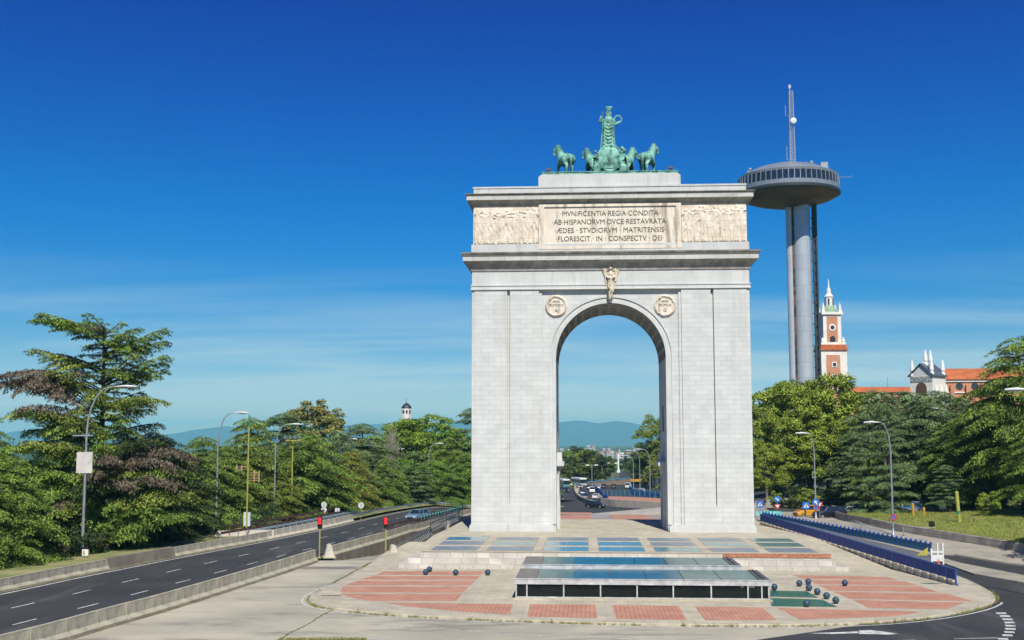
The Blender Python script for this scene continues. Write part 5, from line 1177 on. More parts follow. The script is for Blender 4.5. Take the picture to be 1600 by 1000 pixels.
bus(879,761,12,paint('bus_blue',(.10,.30,.42)),'pale blue and white bus at the left of the distant junction'); bus(904,759,15,paint('bus_white',(.5,.5,.5)),'white-roofed bus right of the yellow van')
# structures of the junction beyond the arch
def zz(p): return Gh(*p,hr)[:2]
wp=Path([zz(p) for p in [(899,762),(898,768),(900,775),(906,782),(916,787),(932,791.5)]],1)
wallobj('junction_wall',wp.sub(0,None,2),[(-.3,0),(-.2,1.1),(.2,1.1),(.3,0)],M_cb,'curved concrete wall left of the sunken road, seen through the arch','wall',hr)
m=MB(); sweep(m,shifted(wp,-.9).sub(0,None,2),[(-.5,.06),(-.5,.16),(.6,.16),(.6,.06)],hr,closed=True); struct(m.build('junction_kerb',M_kerb))
wp=Path([zz(p) for p in [(941,789),(960,791.5),(1000,794.5),(1035,797)]])
wallobj('junction_wall',wp.sub(0,None,3),[(-.3,0),(-.2,1.5),(.3,1.5),(.4,0)],M_cbw,'long pale concrete wall across the view in front of the orange paving','wall',hr)
m=MB(); rowfill(m,[zz(p) for p in [(947,781),(953,787),(1000,791),(1038,793),(1038,785),(1000,782.5)]],2,zoff(hr,.9),skirt=1.2,du=4); struct(m.build('orange_ramp_paving',M_red,fix=False))
wp=Path([zz(p) for p in [(928,764),(936,770),(942,777),(949,784)]],1)
wallobj('parapet_wall',wp.sub(0,None,3),[(-.2,0),(-.2,1.3),(.2,1.3),(.2,0)],M_blue,'dark blue parapet left of the open carriageway, seen through the arch','parapet',hr)
wp=Path([zz(p) for p in [(984,768),(990,773),(1002,777.5),(1020,779.5),(1036,781)]],1)
wallobj('parapet_wall',wp.sub(0,None,3),[(-.2,0),(-.2,1.7),(.2,1.7),(.2,0)],mat('bright_blue_wall',(.03,.15,.42),(.02,.10,.3),scale=1,rough=.5),'curved bright blue parapet below the white van, seen through the arch','parapet',hr)
A0=Path([zz(p) for p in [(943,780),(975,781.5),(1036,784)]]); 
def rail_between(path,label,m_,hh=1.1,step=2.,n3=3):
    t=thing('blue_fence',label,'fence',(0,0,0)); p0=path.at(0); t.location=(p0.x,p0.y,0); sm=[(p-p0,d) for p,d in path.sub(0,None,3)]; zf=lambda x,y: hr(x+p0.x,y+p0.y)+.9
    m=MB()
    for z in np.linspace(.3,hh,n3): sweep(m,sm,[(-.05,z-.06),(-.05,z+.06),(.05,z+.06),(.05,z-.06)],zf,closed=True)
    m.build('rail',m_,t); me=None
    for i in range(int(path.L/step)+1):
        p=path.at(i*step)-p0
        if me is None: m=MB(); m.box(-.08,.08,-.08,.08,0,hh); o=m.build('post',m_,t); me=o.data
        else: o=link('post',me,None,t)
        o.location=(p.x,p.y,zf(p.x,p.y))
rail_between(A0,'blue fence over the underpass mouth, above the orange paving',mat('fence_blue',(.05,.25,.42),scale=2,rough=.5),1.5)
# far flyover
p0=Vector(Gh(895,760,hr)); t=thing('flyover','distant brown concrete flyover rising to the right','flyover',p0); b=Vector(Gh(985,757,hr))-p0; m=MB()
m.add([(0,0,0),(b.x,b.y,b.z),(b.x,b.y,b.z+2.0),(0,0,.5),(0,8,0),(b.x,b.y+8,b.z),(b.x,b.y+8,b.z+2.0),(0,8,.8)],[(0,1,2,3),(4,7,6,5),(3,2,6,7),(0,3,7,4),(1,5,6,2),(0,4,5,1)]); m.build('deck',mat('brown_concrete',(.28,.20,.15),(.2,.15,.11),scale=.2,rough=.9),t)
m=MB(); m.tube([(0,-.2,.9),(b.x,b.y-.2,b.z+2.5)],.22,4); m.build('blue_parapet',mat('fence_blue',(.05,.25,.42),scale=2,rough=.5),t)
m=MB(); m.box(0,7,-.5,6,1.1,2.0,Matrix.Translation(b)); m.build('yellow_girder',mat('amber_post',(.6,.33,.03),scale=2),t)
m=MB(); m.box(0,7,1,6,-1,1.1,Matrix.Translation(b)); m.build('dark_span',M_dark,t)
# pavements behind the arch
hl2=lambda x,y: hr(x,y)+.15
m=MB(); rowfill(m,[(-4,156),(36,156),(40,188),(40,199),(12,201),(-4,190)],3,hl2,skirt=.6,du=4); struct(m.build('rear_pavement',mat('rear_slabs',(.36,.35,.33),(.27,.265,.255),scale=.3,rough=.9,brick=('grid',2,1.5,.03,.15,(.7,.7,.7))),fix=False))
for q in ([(870,806),(922,805),(928,812),(862,813)],[(950,805),(1005,806),(1035,813),(962,812)],[(860,800.5),(925,801),(926,804),(860,804.3)],[(953,801),(1034,802.5),(1034,806),(956,804.6)]):
    m=MB(); rowfill(m,[Gh(x,y,hl2)[:2] for x,y in q],2,zoff(hl2,.02),skirt=0,du=4); struct(m.build('orange_paving',MATS['red_pavers'],fix=False))
# far lamp posts
for bx_,by,hx,hy,arm,lb in [(990,768,981,712,-1,'curved street lamp behind the blue parapet, left of three'),(1000,772,982,704,-1,'curved street lamp behind the blue parapet, middle of three'),(1016,777,996,702,-1,'curved street lamp behind the blue parapet, right of three')]:
    P=Gh(bx_,by,hr); q=AtY(hx,hy,P[1]); lamp(P,math.pi,q[2]-P[2],max(2,P[0]-q[0]-1.5),lb,'curved lamps seen through the arch',2.2,.17)
for px,by,ty in [(925,759,727),(941,757,727),(957,755,724)]:
    P=Gh(px,by,hr); H_=AtY(px,ty,P[1])[2]-P[2]; t=thing('twin_lamp',{925:'straight twin-headed lamp post, left of three by the far trees',941:'straight twin-headed lamp post, middle of three by the far trees',957:'straight twin-headed lamp post, right of three by the far trees'}[px],'street lamp',P,0,'twin-headed lamp posts seen through the arch')
    m=MB(); m.tube([(0,0,0),(0,0,H_)],[.2,.12],8); m.box(-1.6,1.6,-.08,.08,H_-.1,H_+.05); m.build('pole',M_steel,t)
    for s in (-1,1): m=MB(); m.box(s*1.6-.7,s*1.6+.7,-.25,.25,H_-.05,H_+.22,tx=.1,ty=.08); m.build('lamp_head',M_white,t)
X=AtY(966,708,820); z0=h(X[0],820); t=thing('obelisk','thin white obelisk far down the boulevard','obelisk',(X[0],820,z0)); hh=X[2]-z0; m=MB(); m.box(-.6,.6,-.6,.6,1.6,hh-1.5,tx=.1,ty=.1); m.build('shaft',M_white,t); m=MB(); m.box(-.5,.5,-.5,.5,hh-1.5,hh,tx=.45,ty=.45); m.build('tip',M_white,t); m=MB(); m.box(-1.2,1.2,-1.2,1.2,-1,1.6); m.build('base',M_white,t)
# ================================================================== observation tower and buildings on the right
M_brick=mat('orange_brick',(.64,.31,.18),(.54,.25,.14),scale=.5,rough=.9,brick=('wall',.5,.2,.02,.15,(.8,.75,.7)))
M_cream=mat('cream_render',(.80,.76,.68),(.70,.66,.58),scale=.4,rough=.85)
M_tile=mat('terracotta_tiles',(.58,.17,.05),(.40,.11,.035),scale=.4,rough=.9,brick=('wall',2.4,60,.10,.1,(.55,.45,.4)))
M_slate=mat('slate_roof',(.10,.125,.15),(.06,.08,.10),scale=.6,rough=.5)
def tower():
    Y=320; C0=AtY(1252,590,Y); x0=C0[0]; z0=h(x0,Y); t=thing('observation_tower','silver observation tower with saucer cabin and lattice mast, behind the right trees','tower',(x0,Y,z0))
    ms=Y/1800.
    zdisc=AtY(1240,286,Y)[2]-z0; zt=AtY(1246,132,Y)[2]-z0
    M_al2=mat('tower_cladding',(.52,.55,.57),(.45,.48,.51),scale=.15,rough=.35,metal=.25,brick=('wall',3.4,4.3,.035,.06,(.5,.5,.52)))
    m=MB(); m.lathe([(2.45,-2),(2.45,zdisc-5)],40,Matrix.Translation((1.1,0,0))); m.build('shaft',M_al2,t,auto=40)
    m=MB(); m.lathe([(1.1,-2),(1.1,zdisc-5)],28,Matrix.Translation((-2.05,.3,0))); m.build('lift_shaft',M_al2,t,auto=40)
    m=MB(); m.box(-1.75,-1.2,-.9,-.2,-2,zdisc-5); m.build('lift_guide',mat('rust_guide',(.16,.07,.04),(.02,.02,.02),scale=.35,rough=.8,mid=(.45,.55)),t)
    m=MB(); 
    for x in (4.2,5.2): m.box(x-.22,x+.22,-.6,-.2,-2,zdisc-4)
    m.box(4.3,5.1,.1,.4,-2,zdisc-4)
    for k in range(int((zdisc-6)/3)): 
        z=k*3; m.box(3.0,5.4,-.7,-.45,z,z+.25)
    m.build('stair_truss',mat('dark_steel',(.035,.045,.06),(.02,.03,.04),scale=1,rough=.5),t)
    rx=14.2; D0=Matrix.Translation((-2.3,0,zdisc))
    m=MB(); m.lathe([(2.5,-7.0),(5.5,-6.6),(9.5,-5.7),(12.2,-4.8),(13.4,-4.1),(13.2,-3.9),(2.0,-3.9)],64,D0); m.build('cabin_underside',mat('cabin_soffit',(.20,.13,.08),(.10,.07,.05),scale=.3,rough=.5,metal=.2,brick=('wall',3,2,.04,.1,(.5,.5,.5))),t,auto=40)
    m=MB(); m.lathe([(13.4,-4.1),(14.3,-3.7),(14.3,-3.2),(13.9,-2.7)],64,D0); m.build('outer_rim',mat('rim_dark',(.03,.035,.04),(.03,.035,.04),scale=1,rough=.4),t,auto=30)
    m=MB(); m.lathe([(13.9,-2.8),(13.95,-2.2),(13.7,1.0),(13.6,1.0)],64,D0); cb=m.build('window_band',M_win,t,auto=30)
    m=MB(); m.lathe([(14.0,-2.8),(14.1,-1.7),(13.9,-1.7)],64,D0); m.lathe([(13.75,.9),(13.9,1.5),(13.2,1.7)],64,D0)
    for k in range(56):
        a=2*math.pi*k/56; m.box(-.09,.09,-.12,.05,-1.8,1.0,D0@Matrix.Rotation(a,4,'Z')@Matrix.Translation((0,-13.88,0))@Matrix.Rotation(R(-4),4,'X'))
    m.build('window_frame',mat('frame_alu',(.38,.41,.45),(.28,.31,.35),scale=1,rough=.35,metal=.4),cb)
    m=MB(); m.lathe([(13.75,1.4),(12.5,2.3),(9,3.9),(5,5.0),(1e-3,5.4)],64,D0); m.build('dome_roof',mat('dome_metal',(.38,.42,.47),(.30,.34,.38),scale=.3,rough=.35,metal=.4),t,auto=30)
    rs=random.Random(3)
    for k in range(14):
        m=MB(); a=rs.uniform(0,6.28); r=rs.uniform(7,12.5); z=zdisc+6.2-r*.33; x=-2.3+r*math.cos(a); y=r*math.sin(a)
        m.tube([(x,y,z-1.6),(x,y,z+rs.uniform(.2,1.2))],.1,5); 
        if k%3==0: m.ball((x,y,z+1),.5,6)
        m.build('roof_antenna',M_steel,t)
    m=MB(); m.box(5.5,7.5,-6,-4,zdisc+2.8,zdisc+4.6); m.build('roof_cabinet',M_steel,t); m=MB(); m.tube([(11.5,-3,zdisc+1),(14.8,-3,zdisc+1),(15,-3,zdisc+1.6)],.08,5); m.build('roof_antenna',M_steel,t)
    # lattice mast
    mz0=zdisc+4.8; m=MB(); w0,w1=.7,.5; xm=-.9; n=22
    for i in range(n):
        za=mz0+(zt-2-mz0)*i/n; zb=mz0+(zt-2-mz0)*(i+1)/n; wa=w0+(w1-w0)*i/n
        c=[(xm-wa,-wa),(xm+wa,-wa),(xm+wa,wa),(xm-wa,wa)]
        for k in range(4):
            a,b=c[k],c[(k+1)%4]; m.tube([(a[0],a[1],za),(a[0],a[1],zb)],.09,4,cap=False); m.tube([(a[0],a[1],za),(b[0],b[1],zb)],.06,4,cap=False); m.tube([(a[0],a[1],zb),(b[0],b[1],zb)],.05,4,cap=False)
    m.tube([(xm-.3,0,zt-2),(xm-.3,0,zt)],.12,6); m.box(xm-.6,xm,-.3,.3,zt-1.2,zt-.2); m.tube([(xm-1.6,0,zt-9),(xm-1.6,0,zt-6)],.06,4); m.tube([(xm-1.6,0,zt-9),(xm,0,zt-9.5)],.05,4); m.tube([(xm-1.5,0,zt-22),(xm-1.5,0,zt-18)],.06,4); m.tube([(xm-1.5,0,zt-22),(xm,0,zt-22)],.05,4); m.build('lattice_mast',mat('mast_white',(.55,.57,.6),(.4,.42,.45),scale=1,rough=.5),t)
    m=MB(); m.lathe([(1e-3,-.2),(.85,-.1),(.85,.15),(1e-3,.25)],20,Matrix.Translation((xm+.3,-1.2,mz0+13))@Matrix.Rotation(math.pi/2,4,'X')); m.build('dish',M_white,t)
tower()
def museum():
    Y=430; P=AtY(1299,600,Y); z0=h(P[0],Y)+4; t=thing('museum_tower','brick and cream bell tower with obelisk pinnacles, behind the silver tower','tower',(P[0],Y,z0)); s=Y/1800.
    Z=lambda py: AtY(1299,py,Y)[2]-z0
    def B(m,pxw,py0,py1,dpt=None,tx=0): w=pxw*s/2; m.box(-w,w,-w,w,Z(py0),Z(py1),tx=tx,ty=tx)
    m=MB(); B(m,40,680,549); m.build('shaft',M_cream,t)
    m=MB(); w=20*s; m.box(-w*.62,w*.45,-w-.15,-w+.3,Z(640),Z(556)); m.box(w-.3,w+.15,-w*.6,w*.6,Z(640),Z(556)); m.build('brick_face',M_brick,t)
    for zc in (571,590,610):
        for x in (-.2,):
            m=MB(); m.box(-1.0,.9,-w-.35,-w-.1,Z(zc)-1.0,Z(zc)+1.0); f=m.build('window',M_cream,t); m=MB(); m.box(-.65,.55,-w-.42,-w-.3,Z(zc)-.65,Z(zc)+.65); m.build('pane',M_win,f)
    m=MB(); B(m,44,549,546); B(m,40,546,540); m.build('cornice',M_tile,t)
    m=MB(); B(m,34,541,536); B(m,28,537,491); m.build('belfry',M_cream,t)
    m=MB(); w=14*s; m.box(-w*.6,w*.6,-w-.15,-w+.2,Z(540),Z(496)); m.box(w-.2,w+.15,-w*.6,w*.6,Z(540),Z(496)); m.build('brick_face',M_brick,t)
    m=MB(); m.prism([(-1.0,Z(545))]+[(-1.0*math.cos(a),Z(531)+1.2*math.sin(a)) for a in np.linspace(0,math.pi,9)]+[(1.0,Z(545))],-w-.3,-w+.1,'y'); m.build('arched_opening',M_dark,t)
    T=Matrix.Translation((0,-w-.2,Z(513)))@Matrix.Rotation(math.pi/2,4,'X'); m=MB(); m.lathe([(1e-3,.15),(1.3,.12),(1.3,0)],18,T); rw=m.build('round_window',M_cream,t); m=MB(); m.lathe([(1e-3,.25),(.75,.2),(.75,0)],16,T); m.build('pane',M_win,rw)
    m=MB(); B(m,33,493,489); m.build('cornice',M_cream,t)
    def pin(x,y,py0,py1,r):
        m=MB(); m.lathe([(r,Z(py0)),(r,Z(py0)+.8*r),(r*.6,Z(py0)+1.2*r),(r*.75,Z(py0)+1.7*r),(.05,Z(py1))],4,Matrix.Translation((x,y,0))@Matrix.Rotation(R(45),4,'Z')); m.build('pinnacle',M_cream,t)
    a=17*s; 
    for sx_ in (-1,1):
        for sy in (-1,1): pin(sx_*a*.95,sy*a*.95,541,528,1.0)
    a=13*s
    for sx_ in (-1,1):
        for sy in (-1,1): pin(sx_*a,sy*a,490,474,.9)
    m=MB(); m.lathe([(2.7,Z(490)),(2.6,Z(484)),(2.0,Z(480)),(1.6,Z(478))],16); m.build('copper_dome',mat('pale_copper',(.30,.42,.28),scale=1),t)
    m=MB(); m.lathe([(1.5,Z(479)),(1.5,Z(465)),(1.8,Z(464)),(1.5,Z(462)),(.9,Z(459)),(.8,Z(453)),(.4,Z(450)),(.1,Z(436))],10); m.build('lantern',M_cream,t)
    for k in range(5):
        a=2*math.pi*k/5-.3; m=MB(); m.box(-.25,.25,-.1,.1,Z(477),Z(467),Matrix.Rotation(a,4,'Z')@Matrix.Translation((0,-1.5,0))); m.build('lantern_opening',M_dark,t)
    # church gate block with gabled front
    Y=330; s=Y/1800.; P=AtY(1450,600,Y); z0=h(P[0],Y)+3; Z=lambda py: AtY(1450,py,Y)[2]-z0
    t=thing('gate_pavilion','white gabled pavilion with six obelisk pinnacles and an arched doorway','pavilion',(P[0],Y,z0),R(-50)); w,d=3.5,3.5
    ze=Z(587); zr_=Z(571)
    m=MB(); m.box(-w,w,-d,d,-4,ze); m.build('wall',M_cream,t)
    m=MB(); m.prism([(-w,ze),(w,ze),(0,zr_)],-d-.02,d,'y'); m.build('gable',mat('gable_white',(.66,.65,.62),(.58,.57,.55),scale=.5),t)
    m=MB()
    for sx_ in (-1,1): m.add([(sx_*(w+.5),-d-.5,ze-.35),(sx_*(w+.5),d+.5,ze-.35),(0,d+.5,zr_+.25),(0,-d-.5,zr_+.25),(sx_*(w+.5),-d-.5,ze-.1),(sx_*(w+.5),d+.5,ze-.1),(0,d+.5,zr_+.5),(0,-d-.5,zr_+.5)],[(0,1,2,3),(4,5,6,7),(0,1,5,4),(2,3,7,6),(1,2,6,5),(0,3,7,4)])
    m.build('roof',M_slate,t)
    m=MB(); m.box(-w+.1,w-.1,-d-.12,-d+.1,ze-1.9,ze-.4); m.build('lettered_frieze',mat('frieze_dark',(.05,.07,.09),(.45,.45,.42),scale=2.2,rough=.6,mid=(.5,.56),streak=((.4,.05,.04),.8,(.25,.25,.25),.62)),t)
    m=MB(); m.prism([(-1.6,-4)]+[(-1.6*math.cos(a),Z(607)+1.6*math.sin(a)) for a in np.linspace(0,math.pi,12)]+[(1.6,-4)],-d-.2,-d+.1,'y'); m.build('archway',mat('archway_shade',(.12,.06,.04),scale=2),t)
    for x,y,pz in [(-w,-d,1),(w,-d,1),(-w,d,1),(w,d,1),(0,-d*.3,2.6),(0,d*.6,2.6)]:
        m=MB(); b=ze+.1 if pz==1 else zr_; m.lathe([(.75,b-.3),(.75,b+.5),(.45,b+.8),(.65,b+1.4),(.55,b+2.4),(.2,b+4.2),(.02,b+4.5)],8,Matrix.Translation((x*.86,y*.86,0))); m.build('pinnacle',mat('pinnacle_white',(.8,.79,.75),(.72,.7,.66),scale=2),t)
    m=MB(); 
    for y in (-2.8,0,2.8): m.lathe([(.5,-4),(.5,ze-5),(.55,ze-4.4),(.1,ze-2.6)],6,Matrix.Translation((w+.5,y,0)))
    m.build('side_buttress',M_cream,t)
    t=thing('museum_hall','long brick hall with terracotta roof and round windows behind the gabled pavilion','building',(AtY(1462,600,345)[0],345,z0),R(-10)); Lh=34
    zw=Z(589); zr_=Z(577); m=MB(); m.box(0,Lh,0,14,-4,zw-.5); m.build('wall',M_brick,t); m=MB(); m.box(-.3,Lh+.3,-.4,14.4,zw-.7,zw); m.box(0,Lh,-.35,0,Z(611),Z(609)); m.build('cornice',M_cream,t)
    m=MB(); m.add([(-.5,-.8,zw),(Lh+.5,-.8,zw),(Lh+.5,7,zr_+1.5),(-.5,7,zr_+1.5),(-.5,14.8,zw),(Lh+.5,14.8,zw)],[(0,1,2,3),(3,2,5,4),(0,3,4),(1,5,2),(0,4,5,1)]); m.build('roof',M_tile,t)
    for x in (4.5,8.9,13.3,17.7,22.1): m=MB(); m.prism([(-.6,-4),(.6,-4),(.5,zw-1.6),(-.5,zw-1.6)],-1.2,.0,'y',Matrix.Translation((x,0,0))); m.build('buttress',M_brick,t)
    for x in (6.7,11.1,15.5,19.9):
        T=Matrix.Translation((x,-.05,Z(600)))@Matrix.Rotation(math.pi/2,4,'X'); m=MB(); m.lathe([(1e-3,.1),(1.05,.08),(1.05,0)],20,T); m.build('round_window',M_win,t)
    P=AtY(1340,600,360); t=thing('museum_wing','low terracotta-roofed wing between the bell tower and the gabled pavilion','building',(P[0]-3,360,z0)); Lh=23; zw=AtY(1380,613,360)[2]-z0; zr_=AtY(1380,603,360)[2]-z0
    m=MB(); m.box(0,Lh,0,12,-4,zw); m.build('wall',M_brick,t); m=MB(); m.add([(-.5,-.8,zw),(Lh+.5,-.8,zw),(Lh+.5,6,zr_),(-.5,6,zr_),(-.5,12.8,zw),(Lh+.5,12.8,zw)],[(0,1,2,3),(3,2,5,4),(0,3,4),(1,5,2),(0,4,5,1)]); m.build('roof',M_tile,t)
    m=MB(); m.tube([(14,5,zr_-1),(14,5,zr_+3)],.08,5); m.build('aerial',M_steel,t)
    for x in (3,8,13,18): m=MB(); m.box(x,x+1.2,-.12,.1,zw-3,zw-1.2); m.build('window',M_win,t)
    # white church lantern on the left
    Y=520; s=Y/1800.; P=AtY(635,655,Y); z0=h(P[0],Y); Z=lambda py: AtY(635,py,Y)[2]-z0; t=thing('church_tower','small white church tower with dark slate cap above the left trees','tower',(P[0],Y,z0),R(30)); w=1.9
    m=MB(); m.lathe([(w*1.12,-2),(w*1.12,Z(637))],8); m.build('wall',mat('church_white',(.74,.72,.66),(.62,.6,.55),scale=.5,rough=.8),t)
    m=MB(); m.lathe([(w*1.2,Z(638)),(w*1.3,Z(637)),(w*1.05,Z(634.5)),(w*.45,Z(630.5)),(.1,Z(629.5))],8); m.build('roof',mat('dark_slate',(.02,.035,.06),(.015,.025,.04),scale=1,rough=.4),t)
    m=MB(); m.tube([(0,0,Z(630)),(0,0,Z(622))],.12,5); m.ball((0,0,Z(628.5)),.35,6); m.box(-.5,.5,-.06,.06,Z(625),Z(624.4)); m.build('finial',M_steel,t)
    for k in range(8):
        m=MB(); a=R(22.5+45*k); T=Matrix.Rotation(a,4,'Z')@Matrix.Translation((0,-w*1.05,0)); m.box(-.42,.42,-.1,.1,Z(646),Z(641),T); m.build('louvred_opening',M_dark,t)
    t=thing('church_nave','dark slate church roof mostly hidden below the white tower','building',(P[0]-1,Y+2,z0)); m=MB(); m.box(-3,8,-4,8,-2,Z(664)); m.build('wall',MATS['church_white'],t); m=MB(); m.add([(-3.5,-4.5,Z(664)),(8.5,-4.5,Z(664)),(8.5,8.5,Z(664)),(-3.5,8.5,Z(664)),(0,2,Z(654)),(5,2,Z(654))],[(0,1,5,4),(2,3,4,5),(1,2,5),(3,0,4),(0,3,2,1)]); m.build('roof',MATS['dark_slate'],t)
museum()
# far town through the arch
rs=random.Random(11); k=0
M_hw=mat('town_white',(.55,.54,.50),(.42,.41,.39),scale=.05,rough=.9); M_hr=mat('town_roof',(.40,.20,.13),(.3,.15,.1),scale=.05,rough=.9)
hx=[(872+q*7.2+rs.uniform(-2,2), 705.5+rs.uniform(-1.5,2.5)) for q in range(23)]+[(876+q*11+rs.uniform(-3,3), 701+rs.uniform(-1.5,1)) for q in range(9)]+[(920,695),(927,694.5),(990,697),(1004,696.5)]
for i,(px,py) in enumerate(hx):
    Y=1500+rs.uniform(-150,250) if i<23 else 2300+rs.uniform(-200,500); P=AtY(px,py,Y); z0=h(P[0],Y)-2; wd=rs.uniform(2,5)*Y/1800; dp=10; hh=max(3,(P[2]-z0)*.9)
    t=thing('house','','house',(P[0],Y,z0),R(rs.uniform(-25,25)),'white houses of the far town seen through the arch'); 
    t['label']='small white house of the far town seen through the arch'
    m=MB(); m.box(-wd/2,wd/2,-dp/2,dp/2,0,hh); m.build('wall',M_hw,t); m=MB(); m.prism([(-dp/2-.4,hh),(dp/2+.4,hh),(0,hh+2.2)],-wd/2-.3,wd/2+.3,'x'); m.build('roof',M_hr if rs.random()<.6 else M_hw,t)
    m=MB()
    for q in range(max(1,int(wd/3.5))): 
        for fl in range(1,max(2,int(min(hh,14)/3.2))): m.box(-wd/2+1+q*3.5,-wd/2+2.4+q*3.5,-dp/2-.08,-dp/2+.1,hh-fl*3.2,hh-fl*3.2+1.5)
    m.build('window',M_win,t)['label']='rows of small dark windows'
# ================================================================== vegetation
def leafmat(name,c1,c2,**k): return mat(name,c1,c2,scale=k.pop('scale',.45),rough=.7,island=.35,trans=k.pop('trans',.10),detail=3,spec=.25,mid=(.4,.6),**k)
M_bark=mat('bark',(.12,.085,.06),(.05,.036,.028),scale=2,rough=1,bump=.6,stretch=(1,1,.3))
M_barkl=mat('plane_bark',(.24,.20,.14),(.13,.10,.07),scale=1.6,rough=1,bump=.4,stretch=(1,1,.4))
LC=leafmat('cedar_needles',(.25,.36,.06),(.13,.20,.035))
LB=leafmat('blue_cedar_needles',(.22,.31,.12),(.11,.175,.065))
LO=leafmat('olive_cedar_needles',(.28,.32,.055),(.16,.20,.035))
LP=leafmat('plane_leaves',(.30,.38,.05),(.15,.22,.028))
LG=leafmat('bright_leaves',(.22,.36,.04),(.10,.20,.022))
LPi=leafmat('pine_needles',(.16,.20,.045),(.07,.10,.025))
LBr=leafmat('dead_brown_needles',(.21,.16,.115),(.12,.09,.065),trans=.1)
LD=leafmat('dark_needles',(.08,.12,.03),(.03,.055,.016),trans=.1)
LY=leafmat('autumn_poplar_leaves',(.30,.28,.07),(.18,.18,.045))
LF=leafmat('far_leaves',(.12,.17,.045),(.05,.08,.025),scale=.12)
class Veg:
    def __init__(s): s.C=[];s.T=[];s.N=[];s.L=[];s.W=[]; s.lim=MB()
    def put(s,C,T,N,L,W):
        s.C.append(C);s.T.append(T);s.N.append(N);s.L.append(np.broadcast_to(L,(len(C),)));s.W.append(np.broadcast_to(W,(len(C),)))
    def spray(s,p0,d,ln,droop,width,size,dens=1.,hang=.5):
        """a flat, drooping cedar spray from p0 along unit dir d (numpy, horizontal)"""
        side=np.array([-d[1],d[0],0.]); nt=max(3,int(ln/.34)); 
        us=(np.arange(nt)+.5)/nt
        for u in us:
            c=p0+d*ln*u+np.array([0,0,-droop*ln*u*u])
            wl=width*ln*(.25+.75*math.sin(math.pi*min(1,u*.85+.15)))*RNG.uniform(.7,1.2)
            for sg in (-1,1):
                dd=side*sg*.85+d*.55; dd/=np.linalg.norm(dd)
                k=max(4,int(wl/.085*dens)); t=RNG.uniform(.02,1,k)
                P=c+dd*(wl*t)[:,None]+np.stack([RNG.normal(0,.10,k),RNG.normal(0,.10,k),-droop*.9*wl*t*t+RNG.normal(0,.07,k)],1)
                D=dd+RNG.normal(0,.28,(k,3)); D[:,2]-=RNG.uniform(.15,.55+hang,k)*(.3+t)
                Nn=np.array([0,0,1.])+RNG.normal(0,.22,(k,3))
                s.put(P,D,Nn,size*RNG.uniform(.5,1.2,k),size*.27*RNG.uniform(.7,1.3,k))
    def mesh(s,name,m):
        return leafmesh(name,np.concatenate(s.C),np.concatenate(s.T),np.concatenate(s.N),np.concatenate(s.L),np.concatenate(s.W),m)
def limb(v,p0,az,ln,rise,droop,r0,size=.42,wid=.42,bare=.15,dens=1.,hang=.5):
    d=np.array([math.cos(az),math.sin(az),0.]); pts=[]; n=7
    for i in range(n+1):
        u=i/n; pts.append(p0+d*ln*u+np.array([0,0,rise*ln*u-droop*ln*u*u]))
    v.lim.tube([tuple(p) for p in pts],[r0*(1-.85*i/n)+.015 for i in range(n+1)],5,cap=False)
    ns=max(3,int(ln*(1-bare)/.75)); side=np.array([-d[1],d[0],0.])
    for j in range(ns):
        u=bare+(1-bare)*(j+.3)/ns; c=p0+d*ln*u+np.array([0,0,rise*ln*u-droop*ln*u*u])
        sl=max(.9,ln*wid*(1.1-.75*u))*RNG.uniform(.75,1.2)
        for sg in (-1,1):
            a=az+sg*RNG.uniform(.6,1.2); v.spray(c,np.array([math.cos(a),math.sin(a),0.]),sl,droop*.7+RNG.uniform(.05,.2),.42,size,dens,hang)
    v.spray(pts[-2],d,max(1.,ln*.2),droop+.2,.5,size,dens,hang)
def trunk(v_,Hh,r,lean=(0,0),n=8,top=.06,seed=0):
    rs_=random.Random(seed); m=MB(); pts=[]; rad=[]
    for i in range(n+1):
        u=i/n; pts.append((lean[0]*u+rs_.uniform(-.12,.12)*(0<i<n),lean[1]*u+rs_.uniform(-.12,.12)*(0<i<n),Hh*u)); rad.append(r*(1-u)**.8+top+ (r*.35 if i==0 else 0))
    m.tube(pts,rad,9); return m
def proto_cedar(seed,Hh,Rr,nl,style,m,bark=None,z0=.06,size=.44,dens=1.):
    global RNG; RNG=np.random.default_rng(seed); v=Veg(); ga=2.399
    per=5; nlay=max(4,nl//per); lj=RNG.uniform(-.25,.25,nlay+1)
    for i in range(nlay*per):
        lay=i//per; u=z0+(1-z0)*(lay+.5+lj[lay])/nlay+RNG.uniform(-.012,.012); u=min(.97,max(.03,u)); z=Hh*(u*.93)
        if style=='deodar': ln=Rr*.9*(1-u**2.0)**.75*RNG.uniform(.72,1.12)+1.7; rise,droop=.20,.52
        elif style=='flat': ln=Rr*min(1,(1.15-u)**.45)*RNG.uniform(.65,1.1)+.6; rise,droop=.16,.20
        else: ln=Rr*.9*(1-u**3)**.6*RNG.uniform(.7,1.1)+1.7; rise,droop=.22,.40
        limb(v,np.array([0,0,z]),i*ga+RNG.uniform(-.3,.3),ln,rise,droop,.03+.018*ln**.8,size=size,dens=dens,hang=.7 if style=='deodar' else .35)
    for a_ in range(9): v.spray(np.array([0,0,Hh*(.965-.010*a_)]),np.array([math.cos(a_*2.4),math.sin(a_*2.4),0.]),2.5,.40,.5,size,1.3)
    return dict(crown=v.mesh('crown',m),limbs=v.lim.mesh('limbs',fix=False),trunk=trunk(v,Hh*.90,Hh*.017+.08,seed=seed).mesh('trunk',True),H=Hh,bark=bark or M_bark)
